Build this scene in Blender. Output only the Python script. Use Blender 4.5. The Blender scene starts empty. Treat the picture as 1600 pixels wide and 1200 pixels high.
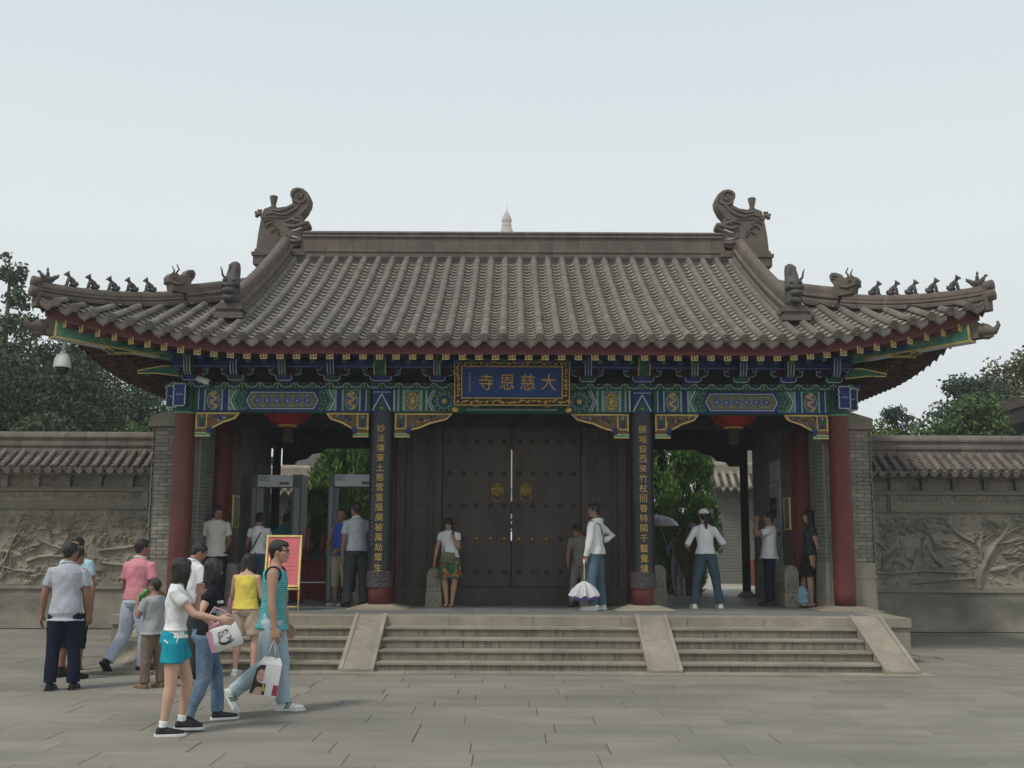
import bpy, bmesh, math, random
import numpy as np
from mathutils import Vector, Matrix, noise

random.seed(7); RNG = np.random.default_rng(7)
S = bpy.context.scene
C = S.collection
rad = math.radians

# ------------------------------------------------------------------ camera
cam_d = bpy.data.cameras.new('camera'); cam_d.sensor_width = 36; cam_d.lens = 38.03
cam_d.clip_start = 0.1; cam_d.clip_end = 2000
cam = bpy.data.objects.new('camera', cam_d); C.objects.link(cam)
cam.matrix_world = Matrix.Translation((0, 0, 1.68)) @ Matrix.Rotation(rad(90 + 8.415), 4, 'X') @ Matrix.Rotation(rad(0.25), 4, 'Z')
S.camera = cam

# ------------------------------------------------------------------ sky, sun, exposure
SUN = Vector((-0.62, -0.62, 1.25)).normalized()
W = bpy.data.worlds.new('World'); S.world = W; W.use_nodes = True
nt = W.node_tree; nt.nodes.clear()
wo = nt.nodes.new('ShaderNodeOutputWorld')
sky = nt.nodes.new('ShaderNodeTexSky'); sky.sky_type = 'NISHITA'; sky.sun_disc = False
sky.sun_elevation = math.asin(SUN.z); sky.sun_rotation = math.atan2(SUN.x, SUN.y)
sky.dust_density = 6; sky.air_density = 1.2
b1 = nt.nodes.new('ShaderNodeBackground'); b1.inputs[1].default_value = 0.05
nt.links.new(sky.outputs[0], b1.inputs[0])
# thin even cloud cover: pale at the horizon, a little bluer overhead
tc = nt.nodes.new('ShaderNodeTexCoord'); sp = nt.nodes.new('ShaderNodeSeparateXYZ')
cr = nt.nodes.new('ShaderNodeValToRGB')
cr.color_ramp.elements[0].position = 0.0; cr.color_ramp.elements[0].color = (0.70, 0.745, 0.76, 1)
cr.color_ramp.elements[1].position = 1.0; cr.color_ramp.elements[1].color = (0.42, 0.50, 0.56, 1)
e = cr.color_ramp.elements.new(0.27); e.color = (0.755, 0.81, 0.82, 1)
e = cr.color_ramp.elements.new(0.48); e.color = (0.61, 0.70, 0.74, 1)
b2 = nt.nodes.new('ShaderNodeBackground'); b2.inputs[1].default_value = 1.0
nt.links.new(tc.outputs['Generated'], sp.inputs[0]); nt.links.new(sp.outputs['Z'], cr.inputs[0])
nt.links.new(cr.outputs[0], b2.inputs[0])
mx = nt.nodes.new('ShaderNodeMixShader'); mx.inputs[0].default_value = 0.9
nt.links.new(b1.outputs[0], mx.inputs[1]); nt.links.new(b2.outputs[0], mx.inputs[2])
nt.links.new(mx.outputs[0], wo.inputs[0])
sl = bpy.data.lights.new('sun', 'SUN'); sl.energy = 2.0; sl.angle = rad(10); sl.color = (1, 0.95, 0.86)
so = bpy.data.objects.new('sun', sl); C.objects.link(so)
so.rotation_euler = SUN.to_track_quat('Z', 'Y').to_euler()
S.view_settings.view_transform = 'Standard'; S.view_settings.look = 'None'
S.view_settings.exposure = 0.27; S.view_settings.gamma = 1.0; S.view_settings.use_curve_mapping = False

# ------------------------------------------------------------------ materials
MATS = {}
def mat(name, col, rough=0.8, var=0.15, scale=6.0, bump=0.0, bscale=40.0, metal=0.0, col2=None,
        stretch=(1, 1, 1), rnd=0.0, dirt=None, dscale=1.2, damt=0.5, spec=0.3, world=None, detail=5):
    """procedural: base colour broken by noise, optional second colour in patches, per-object variation, bump"""
    if name in MATS: return MATS[name]
    m = bpy.data.materials.new(name); m.use_nodes = True; MATS[name] = m
    t = m.node_tree; N = t.nodes; L = t.links
    p = N['Principled BSDF']; p.inputs['Roughness'].default_value = rough; p.inputs['Metallic'].default_value = metal
    p.inputs['Specular IOR Level'].default_value = spec
    co = N.new('ShaderNodeTexCoord'); mp = N.new('ShaderNodeMapping'); mp.inputs['Scale'].default_value = stretch
    L.new(co.outputs['Object'], mp.inputs[0]); vec = mp.outputs[0]
    oi = N.new('ShaderNodeObjectInfo')
    if rnd > 0:                                  # shift the pattern per object
        ad = N.new('ShaderNodeVectorMath'); ad.operation = 'MULTIPLY_ADD'
        cb = N.new('ShaderNodeCombineXYZ'); L.new(oi.outputs['Random'], cb.inputs[0]); L.new(oi.outputs['Random'], cb.inputs[1]); L.new(oi.outputs['Random'], cb.inputs[2])
        L.new(cb.outputs[0], ad.inputs[0]); ad.inputs[1].default_value = (37, 53, 71); L.new(vec, ad.inputs[2]); vec = ad.outputs[0]
    n1 = N.new('ShaderNodeTexNoise'); n1.inputs['Scale'].default_value = scale; n1.inputs['Detail'].default_value = detail
    L.new(vec, n1.inputs['Vector'])
    mr = N.new('ShaderNodeMapRange'); mr.inputs['From Min'].default_value = 0.3; mr.inputs['From Max'].default_value = 0.7
    L.new(n1.outputs['Fac'], mr.inputs[0])
    mc = N.new('ShaderNodeMix'); mc.data_type = 'RGBA'
    c2 = col2 if col2 else tuple(c * (1 + var) for c in col)
    c1 = col if col2 else tuple(c * (1 - var) for c in col)
    mc.inputs[6].default_value = (*c1, 1); mc.inputs[7].default_value = (*c2, 1)
    L.new(mr.outputs[0], mc.inputs[0]); out = mc.outputs[2]
    if dirt:
        n2 = N.new('ShaderNodeTexNoise'); n2.inputs['Scale'].default_value = dscale; n2.inputs['Detail'].default_value = 7; n2.inputs['Roughness'].default_value = 0.65
        L.new(vec, n2.inputs['Vector'])
        m2 = N.new('ShaderNodeMapRange'); m2.inputs['From Min'].default_value = 0.48; m2.inputs['From Max'].default_value = 0.68
        m2.inputs['To Max'].default_value = damt
        L.new(n2.outputs['Fac'], m2.inputs[0])
        md = N.new('ShaderNodeMix'); md.data_type = 'RGBA'; md.inputs[7].default_value = (*dirt, 1)
        L.new(m2.outputs[0], md.inputs[0]); L.new(out, md.inputs[6]); out = md.outputs[2]
    if world:                                    # weathering patches that run on from piece to piece: (colour, scale, amount, stretch)
        ge = N.new('ShaderNodeNewGeometry'); wm = N.new('ShaderNodeMapping'); wm.inputs['Scale'].default_value = world[3]; L.new(ge.outputs['Position'], wm.inputs[0])
        n4 = N.new('ShaderNodeTexNoise'); n4.inputs['Scale'].default_value = world[1]; n4.inputs['Detail'].default_value = 8; n4.inputs['Roughness'].default_value = 0.62; L.new(wm.outputs[0], n4.inputs['Vector'])
        m4 = N.new('ShaderNodeMapRange'); m4.inputs['From Min'].default_value = 0.46; m4.inputs['From Max'].default_value = 0.66; m4.inputs['To Max'].default_value = world[2]; L.new(n4.outputs['Fac'], m4.inputs[0])
        mw_ = N.new('ShaderNodeMix'); mw_.data_type = 'RGBA'; mw_.inputs[7].default_value = (*world[0], 1); L.new(m4.outputs[0], mw_.inputs[0]); L.new(out, mw_.inputs[6]); out = mw_.outputs[2]
    if rnd > 0:
        m3 = N.new('ShaderNodeMapRange'); m3.inputs['To Min'].default_value = 1 - rnd; m3.inputs['To Max'].default_value = 1 + rnd
        L.new(oi.outputs['Random'], m3.inputs[0])
        vm = N.new('ShaderNodeVectorMath'); vm.operation = 'SCALE'; L.new(out, vm.inputs[0]); L.new(m3.outputs[0], vm.inputs['Scale']); out = vm.outputs[0]
    L.new(out, p.inputs['Base Color'])
    if bump > 0:
        n3 = N.new('ShaderNodeTexNoise'); n3.inputs['Scale'].default_value = bscale; n3.inputs['Detail'].default_value = 4
        L.new(vec, n3.inputs['Vector'])
        bp = N.new('ShaderNodeBump'); bp.inputs['Strength'].default_value = bump; bp.inputs['Distance'].default_value = 0.02
        L.new(n3.outputs['Fac'], bp.inputs['Height']); L.new(bp.outputs[0], p.inputs['Normal'])
    return m

TILE = mat('roof_tile_clay', (0.168, 0.142, 0.120), 0.85, 0.2, 5, 0.35, 60, rnd=0.16, dirt=(0.11, 0.105, 0.09), dscale=3, damt=0.5, world=((0.125, 0.12, 0.10), 0.8, .6, (1.6, .5, .6)))
TILES2 = mat('roof_tile_pan', (0.25, 0.222, 0.185), 0.85, 0.25, 9, 0.3, 60, dirt=(0.12, 0.115, 0.10), dscale=2.0, damt=0.6, world=((0.13, 0.12, 0.10), 1.1, .6, (1.2, .6, .6)))
TILEOLD = mat('wall_tile_clay', (0.165, 0.135, 0.118), 0.85, 0.22, 6, 0.35, 60, rnd=0.22, dirt=(0.07, 0.07, 0.06), dscale=3, damt=0.6)
MORTAR = mat('roof_bed_mortar', (0.05, 0.048, 0.044), 0.95, 0.3, 10)
RIDGE = mat('ridge_clay', (0.135, 0.108, 0.09), 0.85, 0.2, 4, 0.4, 45, rnd=0.10, dirt=(0.08, 0.08, 0.072), dscale=2.2, damt=0.6)
RIDGED = mat('ridge_clay_dark', (0.082, 0.077, 0.072), 0.8, 0.25, 8, 0.5, 50, rnd=0.08)
STONE = mat('platform_stone', (0.24, 0.22, 0.175), 0.85, 0.14, 3, 0.35, 70, rnd=0.07, dirt=(0.15, 0.14, 0.12), dscale=1.5, damt=0.5)
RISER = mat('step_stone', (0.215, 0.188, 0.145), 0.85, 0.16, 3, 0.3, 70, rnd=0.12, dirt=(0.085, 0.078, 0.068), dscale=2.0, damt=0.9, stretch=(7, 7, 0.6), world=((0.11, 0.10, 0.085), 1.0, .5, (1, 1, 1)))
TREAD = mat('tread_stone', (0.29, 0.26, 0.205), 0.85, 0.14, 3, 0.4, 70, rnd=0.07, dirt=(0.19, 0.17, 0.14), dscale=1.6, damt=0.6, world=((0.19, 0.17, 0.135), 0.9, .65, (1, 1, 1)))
PAVE = mat('paving_stone', (0.225, 0.208, 0.174), 0.8, 0.13, 1.6, 0.3, 80, rnd=0.055, dirt=(0.17, 0.162, 0.143), dscale=0.7, damt=0.5, stretch=(0.5, 1.6, 1), world=((0.155, 0.147, 0.128), 0.45, .75, (.55, 1.4, 1)))
JOINT = mat('joint_sand', (0.17, 0.16, 0.135), 0.95, 0.2, 8)
FLOOR = mat('platform_paving', (0.20, 0.205, 0.195), 0.42, 0.12, 3, 0.1, 60, rnd=0.08, dirt=(0.13, 0.13, 0.125), damt=0.5)
BRICK = mat('grey_brick', (0.265, 0.25, 0.205), 0.9, 0.2, 5, 0.45, 60, rnd=0.2, world=((0.17, 0.16, 0.135), 1.2, .6, (1, 1, 1)), dirt=(0.15, 0.15, 0.13), dscale=2.5, damt=0.5)
BRICKD = mat('grey_brick_inner', (0.235, 0.24, 0.22), 0.9, 0.16, 5, 0.4, 60, dirt=(0.13, 0.135, 0.125), dscale=2.0, damt=0.5)
WALLST = mat('relief_stone', (0.28, 0.25, 0.197), 0.9, 0.2, 3.5, 0.7, 50, dirt=(0.125, 0.125, 0.112), dscale=0.9, damt=0.7)
WALLB = mat('wall_base_render', (0.275, 0.252, 0.205), 0.9, 0.14, 2.0, 0.5, 50, world=((0.115, 0.112, 0.098), 0.9, .8, (.7, .7, 1.4)))
REDCOL = mat('red_lacquer_column', (0.135, 0.034, 0.030), 0.55, 0.14, 3, 0.12, 30, dirt=(0.13, 0.035, 0.03), dscale=1.4, damt=0.5, stretch=(1, 1, 0.5), world=((.16, .07, .06), 2.2, .5, (1.5, 1.5, .4)))
REDD = mat('dark_red_wood', (0.105, 0.022, 0.022), 0.6, 0.2, 4, 0.2, 30)
MAROON = mat('maroon_fascia', (0.13, 0.038, 0.04), 0.7, 0.2, 4, 0.1, 30)
DOORM = mat('brown_door_wood', (0.056, 0.042, 0.035), 0.6, 0.22, 5, 0.3, 40, stretch=(3, 3, 0.5), world=((.085, .07, .058), 1.3, .6, (1.5, 1, .5)))
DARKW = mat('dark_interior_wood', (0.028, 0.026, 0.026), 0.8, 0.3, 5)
GOLD = mat('gold_paint', (0.55, 0.36, 0.10), 0.5, 0.22, 14, metal=0.25)
GOLDP = mat('pale_gold_trim', (0.72, 0.53, 0.20), 0.6, 0.2, 10)
BRASS = mat('aged_brass', (0.30, 0.21, 0.055), 0.4, 0.3, 18, metal=0.6)
BLUE = mat('blue_paint', (0.022, 0.048, 0.165), 0.65, 0.35, 12)
BLUEL = mat('light_blue_paint', (0.16, 0.24, 0.44), 0.65, 0.25, 14)
GREEN = mat('green_paint', (0.025, 0.11, 0.072), 0.65, 0.35, 12)
GREENL = mat('light_green_paint', (0.12, 0.30, 0.20), 0.65, 0.25, 14)
WHITEP = mat('off_white_paint_line', (0.50, 0.55, 0.58), 0.7, 0.15, 20)
OLIVE = mat('olive_gold_paint', (0.21, 0.19, 0.05), 0.65, 0.4, 25)
PURPLE = mat('violet_paint', (0.10, 0.11, 0.22), 0.65, 0.3, 18)
BLACKL = mat('black_lacquer_board', (0.020, 0.021, 0.027), 0.35, 0.3, 5, 0.05, 20, spec=0.4)
BLACKM = mat('dark_stone_band', (0.075, 0.07, 0.068), 0.8, 0.4, 30, 0.8, 40)
REDLAN = mat('lantern_red_cloth', (0.27, 0.014, 0.012), 0.6, 0.15, 6)
GREYMETAL = mat('grey_enamel', (0.43, 0.45, 0.47), 0.45, 0.05, 5)
DARKMETAL = mat('dark_grey_enamel', (0.06, 0.075, 0.075), 0.5, 0.1, 5)
WHITEPL = mat('white_plastic', (0.62, 0.62, 0.58), 0.4, 0.06, 5)
BLACKPL = mat('black_plastic', (0.015, 0.015, 0.017), 0.25, 0.1, 5)
BARK = mat('bark', (0.09, 0.07, 0.05), 0.9, 0.3, 12, 0.6, 20)

# ------------------------------------------------------------------ object helpers
def _uniq(o, label=None, cat=None, group=None, kind=None):
    if label: o['label'] = label
    if cat: o['category'] = cat
    if group: o['group'] = group
    if kind: o['kind'] = kind
    return o
WM = {}
def attach(o, parent, mw):
    WM[o] = mw
    if parent is not None:
        o.parent = parent
        o.matrix_basis = WM[parent].inverted() @ mw
    else:
        o.matrix_basis = mw
def empty(name, loc, label, cat, group=None, rz=0.0):
    o = bpy.data.objects.new(name, None); o.empty_display_size = 0.1; C.objects.link(o)
    attach(o, None, Matrix.Translation(loc) @ Matrix.Rotation(rz, 4, 'Z'))
    return _uniq(o, label, cat, group)
def place(name, mesh, mw, parent=None, label=None, cat=None, group=None, kind=None):
    o = bpy.data.objects.new(name, mesh); C.objects.link(o)
    attach(o, parent, mw); return _uniq(o, label, cat, group, kind)

class MB:
    """collects shapes into one mesh, world or local coordinates"""
    def __init__(self): self.v = []; self.f = []; self.m = []; self.mats = []; self.n = 0; self.sm = []
    def mi(self, m):
        if m not in self.mats: self.mats.append(m)
        return self.mats.index(m)
    def add(self, vs, fs, m=None, smooth=False):
        i = self.mi(m); b = self.n
        self.v.extend([tuple(q) for q in vs]); self.n += len(vs)
        for f in fs: self.f.append(tuple(b + k for k in f)); self.m.append(i); self.sm.append(smooth)
    def box(self, x0, x1, y0, y1, z0, z1, m=None, M=None):
        vs = [(x0,y0,z0),(x1,y0,z0),(x1,y1,z0),(x0,y1,z0),(x0,y0,z1),(x1,y0,z1),(x1,y1,z1),(x0,y1,z1)]
        if M is not None: vs = [M @ Vector(q) for q in vs]
        self.add(vs, [(0,3,2,1),(4,5,6,7),(0,1,5,4),(1,2,6,5),(2,3,7,6),(3,0,4,7)], m)
    def prism(self, poly, y0, y1, m=None, axis='y', M=None):
        """polygon in (x,z) extruded along y (front face y0) – or (y,z) along x when axis='x', (x,y) along z when axis='z'"""
        n = len(poly)
        A = sum(poly[i][0]*poly[(i+1)%n][1]-poly[(i+1)%n][0]*poly[i][1] for i in range(n))
        if A < 0: poly = poly[::-1]
        mk = {'y': lambda a,b,t: (a,t,b), 'x': lambda a,b,t: (t,a,b), 'z': lambda a,b,t: (a,b,t)}[axis]
        vs = [mk(a,b,y0) for a,b in poly] + [mk(a,b,y1) for a,b in poly]
        if M is not None: vs = [M @ Vector(q) for q in vs]
        fs = [tuple(range(n)), tuple(range(2*n-1, n-1, -1))] + [(i, i+n, (i+1)%n+n, (i+1)%n) for i in range(n)]
        self.add(vs, fs, m)
    def tube(self, pts, rads, m=None, seg=8, cap=True, smooth=True, sx=1.0, up=None):
        """round tube along a polyline, radii per point; sx scales along the side axis"""
        pts = [Vector(q) for q in pts]; k = len(pts)
        if not hasattr(rads, '__len__'): rads = [rads]*k
        ref = Vector(up) if up else None; vs = []; prev = None
        for i, q in enumerate(pts):
            d = (pts[min(i+1,k-1)] - pts[max(i-1,0)]).normalized()
            if prev is None:
                a = ref if ref else (Vector((0,0,1)) if abs(d.z) < 0.9 else Vector((0,1,0)))
                s = d.cross(a).normalized()
            else:
                s = (prev - d*prev.dot(d)).normalized()
            prev = s; t = s.cross(d).normalized()
            for j in range(seg):
                an = 2*math.pi*j/seg
                r = rads[i]; rr = r if not hasattr(r,'__len__') else None
                if rr is None: vs.append(q + s*math.cos(an)*r[0] + t*math.sin(an)*r[1])
                else: vs.append(q + s*math.cos(an)*r*sx + t*math.sin(an)*r)
        fs = []
        for i in range(k-1):
            for j in range(seg):
                a = i*seg+j; b = i*seg+(j+1)%seg
                fs.append((a, b, b+seg, a+seg))
        if cap: fs += [tuple(range(seg-1,-1,-1)), tuple(range((k-1)*seg, k*seg))]
        self.add(vs, fs, m, smooth)
    def lathe(self, prof, cx, cy, m=None, seg=20, smooth=True, M=None):
        vs = []
        for r, z in prof:
            for j in range(seg):
                an = 2*math.pi*j/seg; vs.append((cx+r*math.cos(an), cy+r*math.sin(an), z))
        if M is not None: vs = [M @ Vector(q) for q in vs]
        k = len(prof); fs = [(i*seg+j, i*seg+(j+1)%seg, (i+1)*seg+(j+1)%seg, (i+1)*seg+j) for i in range(k-1) for j in range(seg)]
        fs += [tuple(range(seg-1,-1,-1)), tuple(range((k-1)*seg, k*seg))]
        self.add(vs, fs, m, smooth)
    def ball(self, c, r, m=None, seg=12, rings=7, R=None):
        if not hasattr(r,'__len__'): r = (r,r,r)
        vs = [];
        for i in range(rings+1):
            th = math.pi*i/rings
            for j in range(seg):
                an = 2*math.pi*j/seg
                q = Vector((r[0]*math.sin(th)*math.cos(an), r[1]*math.sin(th)*math.sin(an), r[2]*math.cos(th)))
                if R is not None: q = R @ q
                vs.append(Vector(c)+q)
        fs = [(i*seg+j, (i+1)*seg+j, (i+1)*seg+(j+1)%seg, i*seg+(j+1)%seg) for i in range(rings) for j in range(seg)]
        self.add(vs, fs, m, True)
    def mesh(self, name, mat=None):
        me = bpy.data.meshes.new(name); me.from_pydata(self.v, [], self.f)
        ms = [x if x else mat for x in self.mats] or [mat]
        for x in ms: me.materials.append(x)
        me.polygons.foreach_set('material_index', self.m)
        me.polygons.foreach_set('use_smooth', self.sm)
        me.validate(); me.update()
        return me
    def build(self, name, mat=None, parent=None, label=None, cat=None, group=None, kind=None, recalc=False, origin=None):
        if origin is not None:
            ov = Vector(origin); self.v = [tuple(Vector(q)-ov) for q in self.v]
        me = self.mesh(name, mat)
        if recalc:
            bm = bmesh.new(); bm.from_mesh(me); bmesh.ops.recalc_face_normals(bm, faces=bm.faces); bm.to_mesh(me); bm.free()
        return place(name, me, Matrix.Translation(origin) if origin is not None else Matrix(), parent, label, cat, group, kind)

def grid_mesh(name, P, m, smooth=True, flip=False):
    """P: array (rows, cols, 3) -> mesh"""
    P = np.asarray(P, dtype=np.float64); r, c = P.shape[:2]
    me = bpy.data.meshes.new(name); me.vertices.add(r*c); me.vertices.foreach_set('co', P.reshape(-1))
    i, j = np.meshgrid(np.arange(r-1), np.arange(c-1), indexing='ij'); a = (i*c+j).ravel()
    q = np.stack([a, a+1, a+c+1, a+c], 1)
    if flip: q = q[:, ::-1]
    n = len(q); me.loops.add(n*4); me.loops.foreach_set('vertex_index', q.ravel().astype(np.int32))
    me.polygons.add(n); me.polygons.foreach_set('loop_start', (np.arange(n)*4).astype(np.int32)); me.polygons.foreach_set('loop_total', np.full(n, 4, np.int32))
    me.polygons.foreach_set('use_smooth', np.full(n, smooth)); me.materials.append(m); me.update(); me.validate()
    return me

def text_mesh(s, size, m, depth=0.008, bold=0.0):
    cu = bpy.data.curves.new('t', 'FONT'); cu.body = s; cu.size = size; cu.extrude = depth/2; cu.offset = bold
    cu.align_x = 'CENTER'; cu.align_y = 'CENTER'; cu.resolution_u = 2
    o = bpy.data.objects.new('t', cu); C.objects.link(o)
    dg = bpy.context.evaluated_depsgraph_get()
    me = bpy.data.meshes.new_from_object(o.evaluated_get(dg)); me.materials.clear(); me.materials.append(m)
    # recentre on its own box
    n = len(me.vertices); co = np.empty(n*3); me.vertices.foreach_get('co', co); co = co.reshape(-1, 3)
    co[:, :2] -= (co[:, :2].max(0)+co[:, :2].min(0))/2; me.vertices.foreach_set('co', co.ravel()); me.update()
    bpy.data.objects.remove(o); bpy.data.curves.remove(cu)
    return me
FACE = Matrix.Rotation(rad(90), 4, 'X')          # text / discs lying in x-y turned to face -Y
# ================================================================== THE GROUND
def ground():
    g = MB(); g.box(-190, 190, -60, 22.4, -0.5, -0.02, JOINT); g.box(-190, 190, 22.4, 300, -0.5, -0.021, JOINT)
    G = g.build('ground', JOINT, kind='structure')
    rows = []; Y = 8.1; k = 0
    rr = random.Random(3)
    while Y < 21.8:
        d = 0.50 if Y < 17 else 0.6
        rows.append((Y, Y+d)); Y += d
    cells = []
    for (a, b) in rows:
        L = rr.choice([1.0, 1.15, 1.25]); x = -13 - rr.random()*1.3
        while x < 13:
            x2 = x + L*rr.choice([1, 1, 1, 0.75]); xm = (x+x2)/2
            half = 0.5*a + 0.8
            if abs(xm) < half + 0.5 and not (b > 14.6 and abs(xm) < 5.2) and not (a > 16 and abs(xm) < 6.0):
                cells.append((x, x2, a, b))
            x = x2
    near = cells[:280]; far = cells[280:]
    base = MB(); base.box(0, 1, 0, 1, -0.05, 0, None)
    bev = {}
    for (x, x2, a, b) in near:
        key = (round(x2-x, 2), round(b-a, 2))
        if key not in bev:
            w, d = key; m = MB(); c = 0.006
            m.add([(.002,.002,-.05),(w-.002,.002,-.05),(w-.002,d-.002,-.05),(.002,d-.002,-.05),
                   (.002,.002,-c),(w-.002,.002,-c),(w-.002,d-.002,-c),(.002,d-.002,-c),
                   (.002+c,.002+c,0),(w-.002-c,.002+c,0),(w-.002-c,d-.002-c,0),(.002+c,d-.002-c,0)],
                  [(0,1,5,4),(1,2,6,5),(2,3,7,6),(3,0,4,7),(4,5,9,8),(5,6,10,9),(6,7,11,10),(7,4,8,11),(8,9,10,11)], PAVE)
            bev[key] = m.mesh('paving_slab', PAVE)
        mw = Matrix.Translation((x, a, rr.uniform(-0.003, 0.002))) @ Matrix.Rotation(rr.uniform(-.002,.002), 4, 'X') @ Matrix.Rotation(rr.uniform(-.002,.002), 4, 'Y')
        place('paving_slab', bev[key], mw, G)
    m = MB()
    for (x, x2, a, b) in far: m.box(x+.005, x2-.005, a+.005, b-.005, -.05, rr.uniform(-.003,.002), PAVE)
    m.build('paving_slabs', PAVE, G, kind='stuff')
    m = MB()                                        # paving nearer than the frame and beyond its sides
    for a in np.arange(-12, 8.05, 0.5):
        for x in np.arange(-20, 20, 2.5): m.box(x+.005+(a%1), x+2.495+(a%1), a+.105, a+.595, -.05, -.004, PAVE)
    for s in (-1, 1):
        for a in np.arange(8.1, 21.5, 0.5):
            m.box(*sorted((s*13.6, s*40)), a+.005, a+.495, -.06, -.008, PAVE)
    m.build('outer_paving', PAVE, G, kind='stuff')
    c = MB(); c.box(-60, 60, 22.9, 90, -0.4, 0.45, mat('courtyard_concrete', (0.34, 0.325, 0.285), 0.8, 0.1, 1.5, 0.2, 40, dirt=(0.3, 0.29, 0.26), damt=0.5))
    c.build('courtyard_ground', None, kind='structure')
ground()

# ================================================================== PLATFORM AND STEPS
PZ = 0.64
def relief_field(w, h, res, strokes, blobs, seed=0, amp=0.035, rough=0.0):
    nx, nz = int(w/res)+1, int(h/res)+1
    X, Z = np.meshgrid(np.linspace(0, w, nx), np.linspace(0, h, nz)); H = np.zeros_like(X)
    for pts, r0, r1, a in strokes:
        for i in range(len(pts)-1):
            (x1, z1), (x2, z2) = pts[i], pts[i+1]; t0 = i/(len(pts)-1); t1 = (i+1)/(len(pts)-1)
            dx, dz = x2-x1, z2-z1; L2 = dx*dx+dz*dz+1e-9
            mR = max(r0, r1)*1.2
            xa, xb = min(x1,x2)-mR, max(x1,x2)+mR; za, zb = min(z1,z2)-mR, max(z1,z2)+mR
            i0, i1 = max(0,int(za/res)), min(nz,int(zb/res)+2); j0, j1 = max(0,int(xa/res)), min(nx,int(xb/res)+2)
            if i0 >= i1 or j0 >= j1: continue
            xs, zs = X[i0:i1, j0:j1], Z[i0:i1, j0:j1]
            t = np.clip(((xs-x1)*dx+(zs-z1)*dz)/L2, 0, 1)
            d = np.hypot(xs-x1-t*dx, zs-z1-t*dz); tt = t0+t*(t1-t0); r = r0+(r1-r0)*tt
            hh = a*np.sqrt(np.clip(1-(d/r)**2, 0, 1))
            H[i0:i1, j0:j1] = np.maximum(H[i0:i1, j0:j1], hh)
    for (x, z, rx, rz, a, n) in blobs:             # lobed leaf clump
        R = max(rx, rz)*1.25
        i0, i1 = max(0,int((z-R)/res)), min(nz,int((z+R)/res)+2); j0, j1 = max(0,int((x-R)/res)), min(nx,int((x+R)/res)+2)
        if i0 >= i1 or j0 >= j1: continue
        xs, zs = X[i0:i1, j0:j1]-x, Z[i0:i1, j0:j1]-z
        an = np.arctan2(zs/rz, xs/rx); q = np.hypot(xs/rx, zs/rz)*(1+0.16*np.cos(n*an))
        hh = a*np.sqrt(np.clip(1-q**2, 0, 1))*(0.75+0.25*np.cos(14*q))
        H[i0:i1, j0:j1] = np.maximum(H[i0:i1, j0:j1], hh)
    return X, Z, H

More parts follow.
